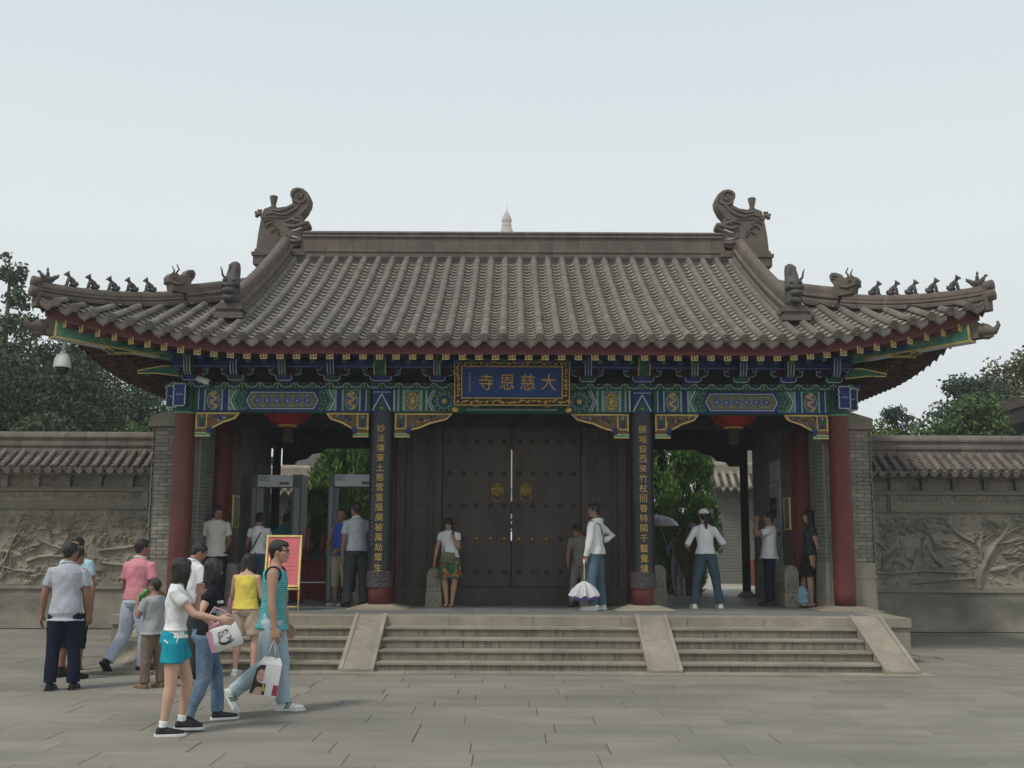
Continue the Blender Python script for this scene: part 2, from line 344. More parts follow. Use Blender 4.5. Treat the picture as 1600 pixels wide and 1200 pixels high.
def platform():
    P = empty('stone_platform', (0, 15.95, 0), 'low grey stone platform with three flights of five steps under the temple gate', 'platform')
    m = MB(); m.box(-5.75, 5.75, 16.02, 22.6, 0, PZ-.03, STONE); m.build('core', STONE, P)
    # edge stones along the front and sides
    rr = random.Random(5)
    x = -5.78
    while x < 5.75:
        w = min(rr.uniform(0.95, 1.3), 5.78-x)
        if 5.78-(x+w) < .4: w = 5.78-x
        m = MB(); m.box(x+.003, x+w-.003, 15.94, 16.45, PZ-.13, PZ, TREAD); m.build('edge_stone', TREAD, P); x += w
    for s in (-1, 1):
        y = 16.45
        while y < 22.6:
            m = MB(); m.box(*sorted((s*5.35, s*5.78)), y+.003, y+1.1, PZ-.13, PZ, TREAD); m.build('edge_stone', TREAD, P); y += 1.105
        m = MB(); m.box(*sorted((s*5.38, s*5.765)), 15.975, 16.02, 0, PZ-.135, STONE); m.box(*sorted((s*5.75, s*5.77)), 16.05, 22.5, 0.0, PZ-.135, STONE); m.build('side_panel', STONE, P)
    # floor slabs
    for iy, y in enumerate(np.arange(16.455, 22.5, 0.56)):
        x = -5.35 + (0.3 if iy % 2 else 0)
        if iy % 2: 
            m = MB(); m.box(-5.345, -5.055, y, min(y+.55, 22.6), PZ-.05, PZ-.001, FLOOR); m.build('floor_slab', FLOOR, P)
        while x < 5.3:
            w = min(0.89, 5.345-x)
            m = MB(); m.box(x+.003, x+w-.003, y, min(y+.554, 22.6), PZ-.05, PZ-rr.uniform(.001,.004), FLOOR); m.build('floor_slab', FLOOR, P); x += .89
    # steps
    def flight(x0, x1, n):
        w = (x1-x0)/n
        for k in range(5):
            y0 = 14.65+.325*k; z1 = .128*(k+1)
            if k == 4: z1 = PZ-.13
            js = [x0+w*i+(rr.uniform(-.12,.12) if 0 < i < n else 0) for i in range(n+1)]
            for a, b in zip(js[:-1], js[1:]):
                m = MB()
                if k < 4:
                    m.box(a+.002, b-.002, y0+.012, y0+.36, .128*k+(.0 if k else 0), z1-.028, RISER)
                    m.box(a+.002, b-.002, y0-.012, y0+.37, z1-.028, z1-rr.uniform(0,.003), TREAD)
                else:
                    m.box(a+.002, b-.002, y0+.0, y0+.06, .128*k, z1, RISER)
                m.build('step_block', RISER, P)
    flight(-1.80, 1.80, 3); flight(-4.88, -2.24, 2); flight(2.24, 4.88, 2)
    m = MB(); x = -5.5
    while x < 5.5:
        w = 1.375; m = MB(); m.box(x+.003, x+w-.003, 14.36, 14.72, 0.0, 0.022+rr.uniform(0,.003), TREAD); m.build('kerb_slab', TREAD, P); x += w
    # carved ramps
    for ri, xc in enumerate((-5.12, -2.02, 2.02, 5.12)):
        w = .46; y0, z0, y1, z1 = 14.50, 0.055, 15.96, 0.668
        m = MB(); m.prism([(y0, 0.023), (y0, z0), (y1, z1), (y1, 0.023)], xc-w/2, xc+w/2, TREAD, axis='x')
        rp = m.build('carved_ramp', TREAD, P)
        r2 = random.Random(ri); L = math.hypot(y1-y0, z1-z0)
        st = []; bl = []
        for i in range(22):
            a = r2.uniform(.03, .25); b = .05+(L-.2)*i/22+r2.uniform(-.02,.02)
            st.append(([(a, b), (a+r2.uniform(.03,.08), b+r2.uniform(-.03,.05)), (a+r2.uniform(.06,.14), b+r2.uniform(-.04,.04))], .02, .008, .016))
            bl.append((r2.uniform(.03,.30), b, r2.uniform(.02,.045), r2.uniform(.015,.03), .017, r2.choice([4,5,6])))
        X, Z, H = relief_field(.34, L-.12, .012, st, bl)
        H[0,:] = H[-1,:] = 0; H[:,0] = H[:,-1] = 0
        dy, dz = (y1-y0)/L, (z1-z0)/L
        Pt = np.stack([xc-.17+X, y0+.04+(Z)*dy - (H-.003)*dz, z0+.018+Z*dz+(H-.003)*dy], -1)
        place('carving', grid_mesh('ramp_carving', Pt, TREAD), Matrix(), rp)
        b = MB(); b.prism([(y0+.004, z0+.001), (y1-.004, z1+.001), (y1-.004, z1+.016), (y0+.004, z0+.016)], xc-.23, xc-.175, TREAD, axis='x')
        b.prism([(y0+.004, z0+.001), (y1-.004, z1+.001), (y1-.004, z1+.016), (y0+.004, z0+.016)], xc+.175, xc+.23, TREAD, axis='x')
        b.build('rim', TREAD, rp)
platform()

# ================================================================== THE GATE
GATE = empty('temple_gate', (0, 17.9, PZ), 'Chinese temple gate with grey tiled curved roof, red columns and painted blue and green beams', 'gate')
YC, HD, HW = 21.3, 5.2, 7.1        # roof centre line, half depth, half width
YE = YC-HD; Z0 = 4.79
def hz(s): return .42*s+.0185*s*s
def tf(x): return min(max((abs(x)-3.9)/3.4, 0), 1.06)
def ts(y): return min(max((abs(y-YC)-1.9)/3.4, 0), 1.06)
def lift(t): return .62*t**1.8
def Ff(x, s, off=0.0, back=False):
    """point on the front slope at distance s in from the eave, offset along z"""
    t = tf(x); y = YE+s-.1*t*t*max(1-s/2, 0)
    if back: y = 2*YC-y
    return Vector((x, y, Z0+hz(s)+lift(t)*max(1-s/4, 0)+off))
def Fs(y, s, sg, off=0.0):
    t = ts(y); x = HW-s+.1*t*t*max(1-s/2, 0)
    return Vector((sg*x, y, Z0+hz(s)+lift(t)*max(1-s/4, 0)+off))
GX = 4.53                           # plane of the gable ridges

def roof():
    R = MB()
    # bed of the front and back slopes (between ridge and eave, trimmed by the hips)
    for back in (False, True):
        xs = np.linspace(-7.18, 7.18, 90); P = np.zeros((24, 90, 3))
        for j, x in enumerate(xs):
            smax = 5.2 if abs(x) < GX+.1 else max(7.28-abs(x), .05)
            for i in range(24):
                P[i, j] = Ff(x, smax*i/23, -.06, back)
        R.add(P.reshape(-1, 3).tolist(), [(i*90+j, i*90+j+1, i*90+j+91, i*90+j+90) if not back else (i*90+j+90, i*90+j+91, i*90+j+1, i*90+j) for i in range(23) for j in range(89)], MORTAR, True)
    for sg in (-1, 1):
        ys = np.linspace(YC-5.3, YC+5.3, 70); P = np.zeros((12, 70, 3))
        for j, y in enumerate(ys):
            smax = min(HW-GX, max(5.36-abs(y-YC), .05))
            for i in range(12): P[i, j] = Fs(y, smax*i/11, sg, -.06)
        R.add(P.reshape(-1, 3).tolist(), [(i*70+j, i*70+j+1, i*70+j+71, i*70+j+70) for i in range(11) for j in range(69)], MORTAR, True)
    RF = R.build('roof', MORTAR, GATE)
    # triangular gable boards
    for sg in (-1, 1):
        pts = [(YC-s2, Ff(0, HD-s2).z-.06) for s2 in np.linspace(-0, 3.0, 8)]
        left = [(YC-a, Ff(0, HD-a).z-.05) for a in np.linspace(3.0, 0, 8)]; right = [(YC+a, Ff(0, HD-a).z-.05) for a in np.linspace(.4, 3.0, 7)]
        m = MB(); m.prism(left+right, sg*(GX-.10), sg*(GX-.02), MAROON, axis='x'); m.build('gable_board', MAROON, RF)
    # --- one cover tile (half round, lies along +y, slightly tapered), length 1 -> .30
    def cover(L, r, seg=8):
        m = MB(); vs = []
        prof = [(0, r), (L*.9, r*.97), (L, r*.985)]
        for y, q in ((-.012, r*1.05), (.02, r*1.05), (.022, r), (L+.004, r*.965)):
            for j in range(seg+1):
                a = math.pi*j/seg; vs.append((q*math.cos(a), y, q*math.sin(a)-.005))
        n = seg+1; fs = [(i*n+j, i*n+j+1, (i+1)*n+j+1, (i+1)*n+j) for i in range(3) for j in range(seg)]
        fs.append(tuple(range(seg, -1, -1)))
        m.add(vs, fs, TILE, True); return m
    LT = .285; cov = cover(LT, .066).mesh('cover_tile', TILE)
    covsm = cover(LT, .066, 6)
    disc = MB(); disc.lathe([(.069, 0), (.069, .035), (.058, .035), (.055, .027), (.046, .027), (.044, .034), (.022, .036), (.02, .029), (.008, .03)], 0, 0, TILE, 16)
    discm = disc.mesh('tile_end_disc', TILE)
    drip = MB(); n = 9; out = []
    for i in range(n): a = i/(n-1); out.append((-.115+.23*a, .012-.05*math.sin(math.pi*a)))
    low = [(.108, -.065), (.062, -.115), (.03, -.128), (0, -.155), (-.03, -.128), (-.062, -.115), (-.108, -.065)]
    drip.prism(out+low, -.012, .012, TILE); drip.prism([(a*.72, b*.8-.012) for a, b in low]+[(-.07, -.045), (.07, -.045)], -.018, -.012, TILE)
    dripm = drip.mesh('drip_tile', TILE)
    stuff = MB(); pans = MB(); cnt = 0
    def frame(p, q, up=Vector((0, 0, 1))):
        d = (q-p).normalized(); s = d.cross(up).normalized(); u = s.cross(d)
        M = Matrix((( s.x, d.x, u.x, p.x), (s.y, d.y, u.y, p.y), (s.z, d.z, u.z, p.z), (0, 0, 0, 1))); return M
    ncov = 0; jr = random.Random(77)
    def row(fn, smax, n_ind):
        nonlocal ncov
        s = -.02; k = 0
        while s < smax-.1:
            p, q = fn(s), fn(s+LT); M = frame(p, q) @ Matrix.Translation((jr.uniform(-.004, .004), jr.uniform(-.006, .006), jr.uniform(-.003, .003))) @ Matrix.Rotation(jr.uniform(-.014, .014), 4, 'Z')
            if k < n_ind and ncov < 300:
                place('cover_tile', cov, M, RF); ncov += 1
            else:
                stuff.add([M @ Vector(v) for v in covsm.v], covsm.f, TILE, True)
            s += LT/ math.sqrt(1+(.42+.05*s)**2); k += 1
        p, q = fn(-.03), fn(.2); M = frame(p, q)
        place('tile_end', discm, M @ Matrix.Rotation(rad(90), 4, 'X') , RF)
    def pan(fn_c, smax, w, nseg=6, step=.185):
        s = 0.0
        while s < smax:
            a, b = fn_c(s), fn_c(s+step+.05); M = frame(a, b); L = step+.05
            vs = []
            for (y, dz) in ((0, .030), (0, .008), (L, -.004)):
                for j in range(nseg+1):
                    t = -1+2*j/nseg; vs.append(M @ Vector((t*w/2, y, dz-.066+.052*t*t)))
            n = nseg+1
            vsf = vs[:n]+vs[2*n:]
            pans.add(vs, [(n+j, n+j+1, j+1, j) for j in range(nseg)] + [(j, j+1, 2*n+j+1, 2*n+j) for j in range(nseg)], TILES2, False)
            s += step
        p, q = fn_c(0), fn_c(.25); M = frame(p, q)
        place('drip_tile', dripm, Matrix.Translation(Vector(fn_c(0))+Vector((0, -.012, -.028))) @ Matrix.Rotation(math.atan2(-(q-p).x, (q-p).y), 4, 'Z') @ Matrix.Rotation(rad(8), 4, 'X'), RF)
    sp = .281
    for i in range(-25, 25):
        x = (i+.5)*sp
        smax = 4.95 if abs(x) < GX-.02 else max(6.93-abs(x), .25)
        row(lambda s, x=x: Ff(x, s, .0), smax, 6)
    for i in range(-25, 26):
        x = i*sp
        smax = 4.95 if abs(x) < GX-.02 else max(7.02-abs(x), .2)
        pan(lambda s, x=x: Ff(x, s, .0), smax, .20)
    # side slopes: rows run in x
    for sg in (-1, 1):
        for i in range(-18, 18):
            y = YC+(i+.5)*sp; smax = min(HW-GX-.1, max(4.9-abs(y-YC), .2))
            fn = lambda s, y=y: Fs(y, s, sg)
            s = 0
            while s < smax:
                p, q = fn(s), fn(s+LT); M = frame(p, q); stuff.add([M @ Vector(v) for v in covsm.v], covsm.f, TILE, True); s += LT*.92
            p, q = fn(-.03), fn(.2); M = frame(p, q) @ Matrix.Rotation(rad(90), 4, 'X')
            stuff.add([M @ Vector(v) for v in disc.v], disc.f, TILE, True)
        for i in range(-18, 19):
            y = YC+i*sp; smax = min(HW-GX-.1, max(5.15-abs(y-YC), .2))
            fn = lambda s, y=y: Fs(y, s, sg); s = 0
            while s < smax:
                a, b = fn(s), fn(s+.26); M = frame(a, b); vs = []
                for (yy, dz) in ((0, .03), (0, .008), (.26, -.004)):
                    for j in range(5): t = -1+2*j/4; vs.append(M @ Vector((t*.1, yy, dz-.066+.052*t*t)))
                pans.add(vs, [(5+j, 6+j, j+1, j) for j in range(4)]+[(j, j+1, 11+j, 10+j) for j in range(4)], TILES2); s += .213
            p, q = fn(0), fn(.25)
            M = Matrix.Translation(fn(0)+Vector((sg*.012, 0, -.028))) @ Matrix.Rotation(rad(90)*sg, 4, 'Z')
            stuff.add([M @ Vector(v) for v in drip.v], drip.f, TILE)
    # back slope cover rows
    for i in range(-25, 25):
        x = (i+.5)*sp; smax = 4.9 if abs(x) < GX else max(7.2-abs(x), .2); s = 0
        while s < smax:
            p, q = Ff(x, s, 0, True), Ff(x, s+LT, 0, True); M = frame(p, q); stuff.add([M @ Vector(v) for v in covsm.v], covsm.f, TILE, True); s += LT*.9
    stuff.build('cover_tiles', TILE, RF, kind='stuff'); pans.build('pan_tiles', TILES2, RF, kind='stuff')

    # --- main ridge in sections
    def ridge_prof(h):   # (offset, z) moulded section, total height h
        return [(-.19, 0), (-.19, .06), (-.15, .075), (-.15, .10), (-.17, .115), (-.17, .155), (-.12, .175), (-.12, h-.16), (-.15, h-.14), (-.15, h-.10), (-.13, h-.085), (-.16, h-.06), (-.12, h-.015), (-.04, h), (.04, h), (.12, h-.015), (.16, h-.06), (.13, h-.085), (.15, h-.10), (.15, h-.14), (.12, h-.16), (.12, .175), (.17, .155), (.17, .115), (.15, .10), (.15, .075), (.19, .06), (.19, 0)]
    zb = 7.32; h = .57; rp = ridge_prof(h); secs = np.linspace(-4.26, 4.26, 33)
    MR = MB(); MR.box(-4.3, 4.3, YC-.35, YC+.35, zb-.14, zb+.01, MORTAR); MR.box(-4.25, 4.25, YC-.22, YC+.22, zb-.02, zb+.02, RIDGE); MR.box(-4.25, 4.25, YC-.2, YC+.0, zb, zb+.5, MORTAR)
    mrid = MR.build('main_ridge', RIDGE, RF)
    for a, b in zip(secs[:-1], secs[1:]):
        m = MB(); m.prism([(YC-.1+p[0], zb+.02+p[1]) for p in rp], a+.002, b-.002, RIDGE, axis='x'); m.build('ridge_tile', RIDGE, mrid)
    # --- ridge running along an arbitrary curve
    def run_ridge(name, pts, w, h, parent, nsec, top_r, m=RIDGE, tsec=None):
        prof = [(-.5*w*1.0, -.16), (-.5*w*1.15, .05), (-.5*w*.8, .07), (-.5*w*.8, h*.38), (-.5*w*1.05, h*.42), (-.5*w*1.05, h*.52), (-.5*w*.72, h*.57), (-.5*w*.72, h-.07),
                (-top_r, h-.05), (-top_r*.85, h), (-top_r*.4, h+.035), (top_r*.4, h+.035), (top_r*.85, h), (top_r, h-.05), (.5*w*.72, h-.07), (.5*w*.72, h*.57), (.5*w*1.05, h*.52), (.5*w*1.05, h*.42), (.5*w*.8, h*.38), (.5*w*.8, .07), (.5*w*1.15, .05), (.5*w*1.0, -.16)]
        n = len(prof); per = (len(pts)-1)/nsec
        for k in range(nsec):
            i0, i1 = int(round(k*per)), int(round((k+1)*per)); seg = pts[i0:i1+1]; vs = []
            if len(seg) < 2: continue
            for i, q in enumerate(seg):
                gi = i0+i; d = (pts[min(gi+1, len(pts)-1)]-pts[max(gi-1, 0)]).normalized(); s = d.cross(Vector((0, 0, 1))).normalized(); u = s.cross(d).normalized()
                q2 = q + d*(.0015 if i == 0 else (-.0015 if i == len(seg)-1 else 0))
                for a, b in prof: vs.append(q2+s*a+u*b)
            fs = [(i*n+j, i*n+(j+1) % n, (i+1)*n+(j+1) % n, (i+1)*n+j) for i in range(len(seg)-1) for j in range(n)] + [tuple(range(n-1, -1, -1)), tuple(range((len(seg)-1)*n, len(seg)*n))]
            mm = MB(); mm.add(vs, fs, m); mm.build(name, m, parent, recalc=True)
    # --- dragon finials (outline x to the ridge centre positive, z up; facing inwards)
    def finial(sg):
        F = MB()
        def P(px, py): return ((px-478)/88*1.0, (372-py)/84.*1.0)      # pixels of the left finial -> metres
        sc = 1/77.5
        def q(px, py): return (sg*(-4.16+(px-478)*sc), 7.80+(372-py)*sc)
        body = [q(402, 397), (q(404, 372)), q(408, 345), q(410, 335), q(412, 330), q(420, 327), q(434, 328), q(447, 326), q(456, 321), q(455, 315), q(452, 308), q(452, 302), q(456, 297), q(463, 295),
                q(472, 297), q(480, 304), q(484, 313), q(483, 322), q(478, 333), q(471, 342), q(472, 350), q(477, 351), q(482, 349), q(484, 356), q(478, 361), q(470, 365), q(473, 372), q(472, 384), q(468, 388), q(440, 397)]
        Y0 = YC-.1
        F.prism(body, Y0-.15, Y0+.15, RIDGE)
        fm = F.build('dragon_finial', RIDGE, RF)
        # base block, brow, jaw, teeth, eye, fin ribs and spiral in relief
        d = MB()
        def rib(pts, r, mt=RIDGE, y=-.165, dd=None):
            (dd or d).tube([(q(a, b)[0], Y0+y, q(a, b)[1]) for a, b in pts], r, mt, 6)
        rib([(446, 351), (456, 347), (466, 350), (471, 354)], [.02, .035, .035, .02])
        rib([(449, 357), (460, 359), (470, 356), (480, 352)], [.03, .04, .035, .04])
        rib([(452, 380), (462, 383), (471, 381)], [.03, .035, .03]); rib([(450, 371), (455, 375), (449, 382)], [.03, .03, .02])
        rib([(416, 360), (423, 352), (431, 358), (437, 366)], [.015, .02, .02, .012]); rib([(412, 352), (420, 346), (428, 352)], .014); rib([(424, 368), (430, 362), (438, 372)], .014)
        rib([(414, 340), (426, 336), (438, 340), (450, 338), (462, 330), (470, 318)], [.012, .02, .022, .022, .02, .015])
        rib([(424, 332), (436, 334), (447, 330), (458, 325)], [.012, .018, .018, .01])
        rib([(406, 344), (440, 344), (468, 344)], .010)
        an = np.linspace(0, 2*math.pi*1.55, 26)
        rib([(465.5+(1.5+a*1.28)*math.cos(a+2.3), 307.5-(1.5+a*1.28)*math.sin(a+2.3)) for a in an], [.012+.010*i/26 for i in range(26)])
        rib([(479, 306), (482, 316), (479, 328), (470, 340)], [.016, .02, .02, .012])
        d.build('dragon_relief', RIDGE, fm)
        t = MB(); rib([(457, 366), (463, 365), (472, 361)], [.008, .014, .01], WHITEP, -.185, t); rib([(457, 375), (463, 376), (468, 378)], [.008, .012, .008], WHITEP, -.185, t); t.build('teeth', WHITEP, fm)
        e = MB(); x, z = q(460, 352); e.ball((x, Y0-.18, z), (.028, .02, .024), RIDGED); e.build('eye', RIDGED, fm)
        s = MB(); x, z = q(424, 330)
        s.lathe([(.075, z-.03), (.06, z+.02), (.07, z+.05), (.075, z+.085), (.05, z+.10), (.05, z+.12), (.085, z+.30), (.07, z+.315), (.03, z+.33)], x, Y0, RIDGE, 10, False); s.build('sword_hilt', RIDGE, fm)
        c = MB()
        for (a, b, r) in ((409, 338, .06), (403, 335, .05), (399, 338, .045), (401, 330, .03), (397, 333, .03), (405, 330, .03)):
            x, z = q(a, b); c.ball((x, Y0-.02, z), (r, r*1.3, r), RIDGE, 8, 5)
        c.build('tail_curl', RIDGE, fm)
        b = MB(); x0, x1 = sg*-5.16, sg*-4.2; x0, x1 = min(x0, x1), max(x0, x1)
        for z1, z2, g in ((7.18, 7.36, .02), (7.36, 7.43, .05), (7.43, 7.50, .0)): b.box(x0-g, x1+g, Y0-.2-g, Y0+.2+g, z1, z2, RIDGE)
        b.build('finial_base', RIDGE, fm)
    finial(1); finial(-1)
    # --- gable ridges
    for sg in (-1, 1):
        for back in (False, True):
            pts = [Ff(sg*(GX+.0), s, .02, back) for s in np.linspace(4.95, 1.05, 40)]
            run_ridge('gable_ridge_tile', pts, .26, .375, RF, 11, .09)
            # staggered tile ends below the outer side of the ridge
            if not back:
                for s in np.arange(1.3, 5.0, .21):
                    p = Ff(sg*(GX+.16), s, .10); M = Matrix.Translation(p) @ Matrix.Rotation(rad(90)*sg, 4, 'Z') @ Matrix.Rotation(rad(20), 4, 'X')
                    place('gable_edge_tile', cov, M, RF)
        # seated beast at the foot of the gable ridge
        p = Ff(sg*GX, .98, 0); pe = MB()
        for w, z1, z2 in ((.46, -.02, .07), (.36, .07, .13), (.42, .13, .19), (.34, .19, .24)): pe.box(p.x-w/2, p.x+w/2, p.y-w/2+.02, p.y+w/2+.15, p.z+z1, p.z+z2, RIDGE)
        pe.build('beast_pedestal', RIDGE, RF)
        z = p.z+.24; b = MB()
        b.tube([(p.x, p.y, z), (p.x, p.y-.01, z+.1), (p.x, p.y-.02, z+.25), (p.x, p.y, z+.38), (p.x+sg*.0, p.y+.05, z+.5), (p.x-sg*.01, p.y+.07, z+.62), (p.x-sg*.02, p.y+.08, z+.70), (p.x-sg*.02, p.y+.08, z+.73)], [(.115, .17), (.13, .19), (.13, .2), (.118, .17), (.112, .12), (.10, .10), (.075, .08), (.03, .03)], RIDGED, 12, up=(0, 1, 0))
        b.tube([(p.x+.05, p.y-.06, z+.44), (p.x+.045, p.y-.04, z+.66)], [.02, .015], RIDGED, 5); b.tube([(p.x-.05, p.y-.06, z+.44), (p.x-.045, p.y-.04, z+.66)], [.02, .015], RIDGED, 5)
        bb = b.build('gable_beast', RIDGED, RF)
        d = MB()
        d.tube([(p.x-.11, p.y-.2, z+.30), (p.x, p.y-.25, z+.26), (p.x+.11, p.y-.2, z+.30)], [.03, .05, .03], RIDGED); d.ball((p.x, p.y-.24, z+.18), (.105, .07, .06), RIDGED)
        d.ball((p.x, p.y-.22, z+.07), (.11, .06, .06), RIDGED)
        for s2 in (-1, 1):
            d.ball((p.x+s2*.075, p.y-.2, z+.36), .035, RIDGED, 8, 5); d.tube([(p.x+s2*.08, p.y-.14, z+.40), (p.x+s2*.12, p.y-.17, z+.45), (p.x+s2*.125, p.y-.2, z+.52), (p.x+s2*.15, p.y-.2, z+.58)], [.022, .018, .013, .006], RIDGED, 6) if s2*sg > 0 else None
            
            d.ball((p.x+s2*.11, p.y-.1, z+.3), (.04, .1, .06), RIDGED, 8, 5)
        d.build('beast_face', RIDGED, bb)
    # --- hip ridges with their beasts
    def hip(k, sg, back, off=0):
        q = Vector((sg*(7.25-k), (YC-5.25+k) if not back else (YC+5.25-k), 0))
        t = tf(abs(q.x)); s = k*.98; q.z = Z0+hz(s)+lift(t)*max(1-s/4, 0)+off; return q
    def beast(kind):
        m = MB()
        if kind == 'beast':      # small seated guardian facing +y
            m.tube([(0, -.07, .0), (0, -.085, .05), (0, -.05, .11), (0, -.005, .15), (0, .02, .175)], [.045, .058, .05, .038, .03], RIDGED, 8)
            m.ball((0, .035, .205), (.036, .046, .038), RIDGED, 8, 6); m.ball((0, .078, .195), (.02, .025, .018), RIDGED, 6, 4)
            for s in (-1, 1):
                m.tube([(s*.03, .015, .13), (s*.032, .045, .0)], [.02, .017], RIDGED, 6); m.ball((s*.032, .055, .008), (.02, .03, .012), RIDGED, 6, 4)
                m.ball((s*.045, -.06, .035), (.024, .05, .035), RIDGED, 6, 4); m.ball((s*.026, .02, .245), (.01, .012, .02), RIDGED, 6, 4)
            m.tube([(0, -.12, .02), (0, -.15, .05), (0, -.145, .10)], [.02, .022, .01], RIDGED, 6)
        else:                    # man riding a bird
            m.tube([(0, -.15, .14), (0, -.09, .07), (0, 0, .055), (0, .08, .09), (0, .12, .15)], [.02, .05, .065, .045, .026], RIDGED, 8)
            m.ball((0, .145, .165), (.025, .035, .025), RIDGED, 6, 4); m.tube([(0, -.1, .08), (0, -.17, .13), (0, -.19, .17)], [.04, .03, .012], RIDGED, 6)
            m.tube([(0, 0, .08), (0, -.005, .16), (0, 0, .20)], [.035, .032, .018], RIDGED, 8); m.ball((0, .005, .225), .024, RIDGED, 8, 6); m.ball((0, 0, .255), (.01, .01, .015), RIDGED, 6, 4)
            m.box(-.04, .04, -.08, .08, 0, .04, RIDGED)
        return m.mesh('small_beast', RIDGED)
    bm_, rm_ = beast('beast'), beast('rider')
    for sg in (-1, 1):
        for back in (False, True):
            lo = [hip(k, sg, back, -.02) for k in np.linspace(1.72, .0, 24)]
            hi = [hip(k, sg, back, .0) for k in np.linspace(2.75, 1.75, 16)]
            run_ridge('hip_ridge_tile', lo, .18, .205, RF, 7, .072); run_ridge('hip_ridge_tile', hi, .20, .285, RF, 4, .075)
            # end cap under the rider
            e0 = hip(-.03, sg, back, 0)
            m = MB(); m.tube([hip(.05, sg, back, .20), hip(-.04, sg, back, .205)], [.085, .085], RIDGE, 12); m.tube([hip(.06, sg, back, .05), hip(-.05, sg, back, .055)], [.095, .09], RIDGE, 12); m.build('hip_end_cap', RIDGE, RF)
            if back: continue
            dirn = Vector((sg, -1, 0)).normalized(); ang = math.atan2(-dirn.x, dirn.y)
            pos = [(.12, 'r')] + [(k, 'b') for k in (.36, .60, .84, 1.06, 1.28)]
            for k, kd in pos:
                p = hip(k, sg, back, .0); p.z += .205+.02
                sl = math.atan2(hip(k-.1, sg, back).z-hip(k+.1, sg, back).z, .28)
                M = Matrix.Translation(p) @ Matrix.Rotation(ang, 4, 'Z') @ Matrix.Rotation(sl*.5, 4, 'X') @ Matrix.Scale(.9, 4)
                place('ridge_rider' if kd == 'r' else 'ridge_beast', rm_ if kd == 'r' else bm_, M, RF)
            p = hip(1.66, sg, back, .19); M = Matrix.Translation(p) @ Matrix.Rotation(ang, 4, 'Z') @ Matrix.Scale(1.12, 4); m = MB()
            vv = lambda q: M @ Vector(q)
            m.prism([(-.16, 0), (.14, 0), (.16, .10), (.20, .14), (.21, .20), (.17, .26), (.10, .28), (.04, .25), (-.03, .26), (-.10, .36), (-.18, .37), (-.215, .32), (-.20, .25), (-.15, .18)], -.09, .09, RIDGE, axis='x', M=M)
            hb = m.build('hip_beast', RIDGE, RF); d = MB()
            for s2 in (-1, 1):
                d.tube([vv((s2*.06, .10, .26)), vv((s2*.07, .05, .34)), vv((s2*.07, .09, .41))], [.02, .015, .008], RIDGED, 6)
                d.ball(vv((s2*.09, .12, .2)), .03, RIDGED, 8, 5); d.tube([vv((s2*.095, .2, .13)), vv((s2*.1, .08, .10)), vv((s2*.1, -.04, .14))], [.015, .025, .02], RIDGE, 6)
                d.tube([vv((s2*.095, -.08, .3)), vv((s2*.1, -.15, .32)), vv((s2*.095, -.17, .27)), vv((s2*.095, -.12, .26))], .012, RIDGED, 6)
            d.build('hip_beast_face', RIDGED, hb)
roof()
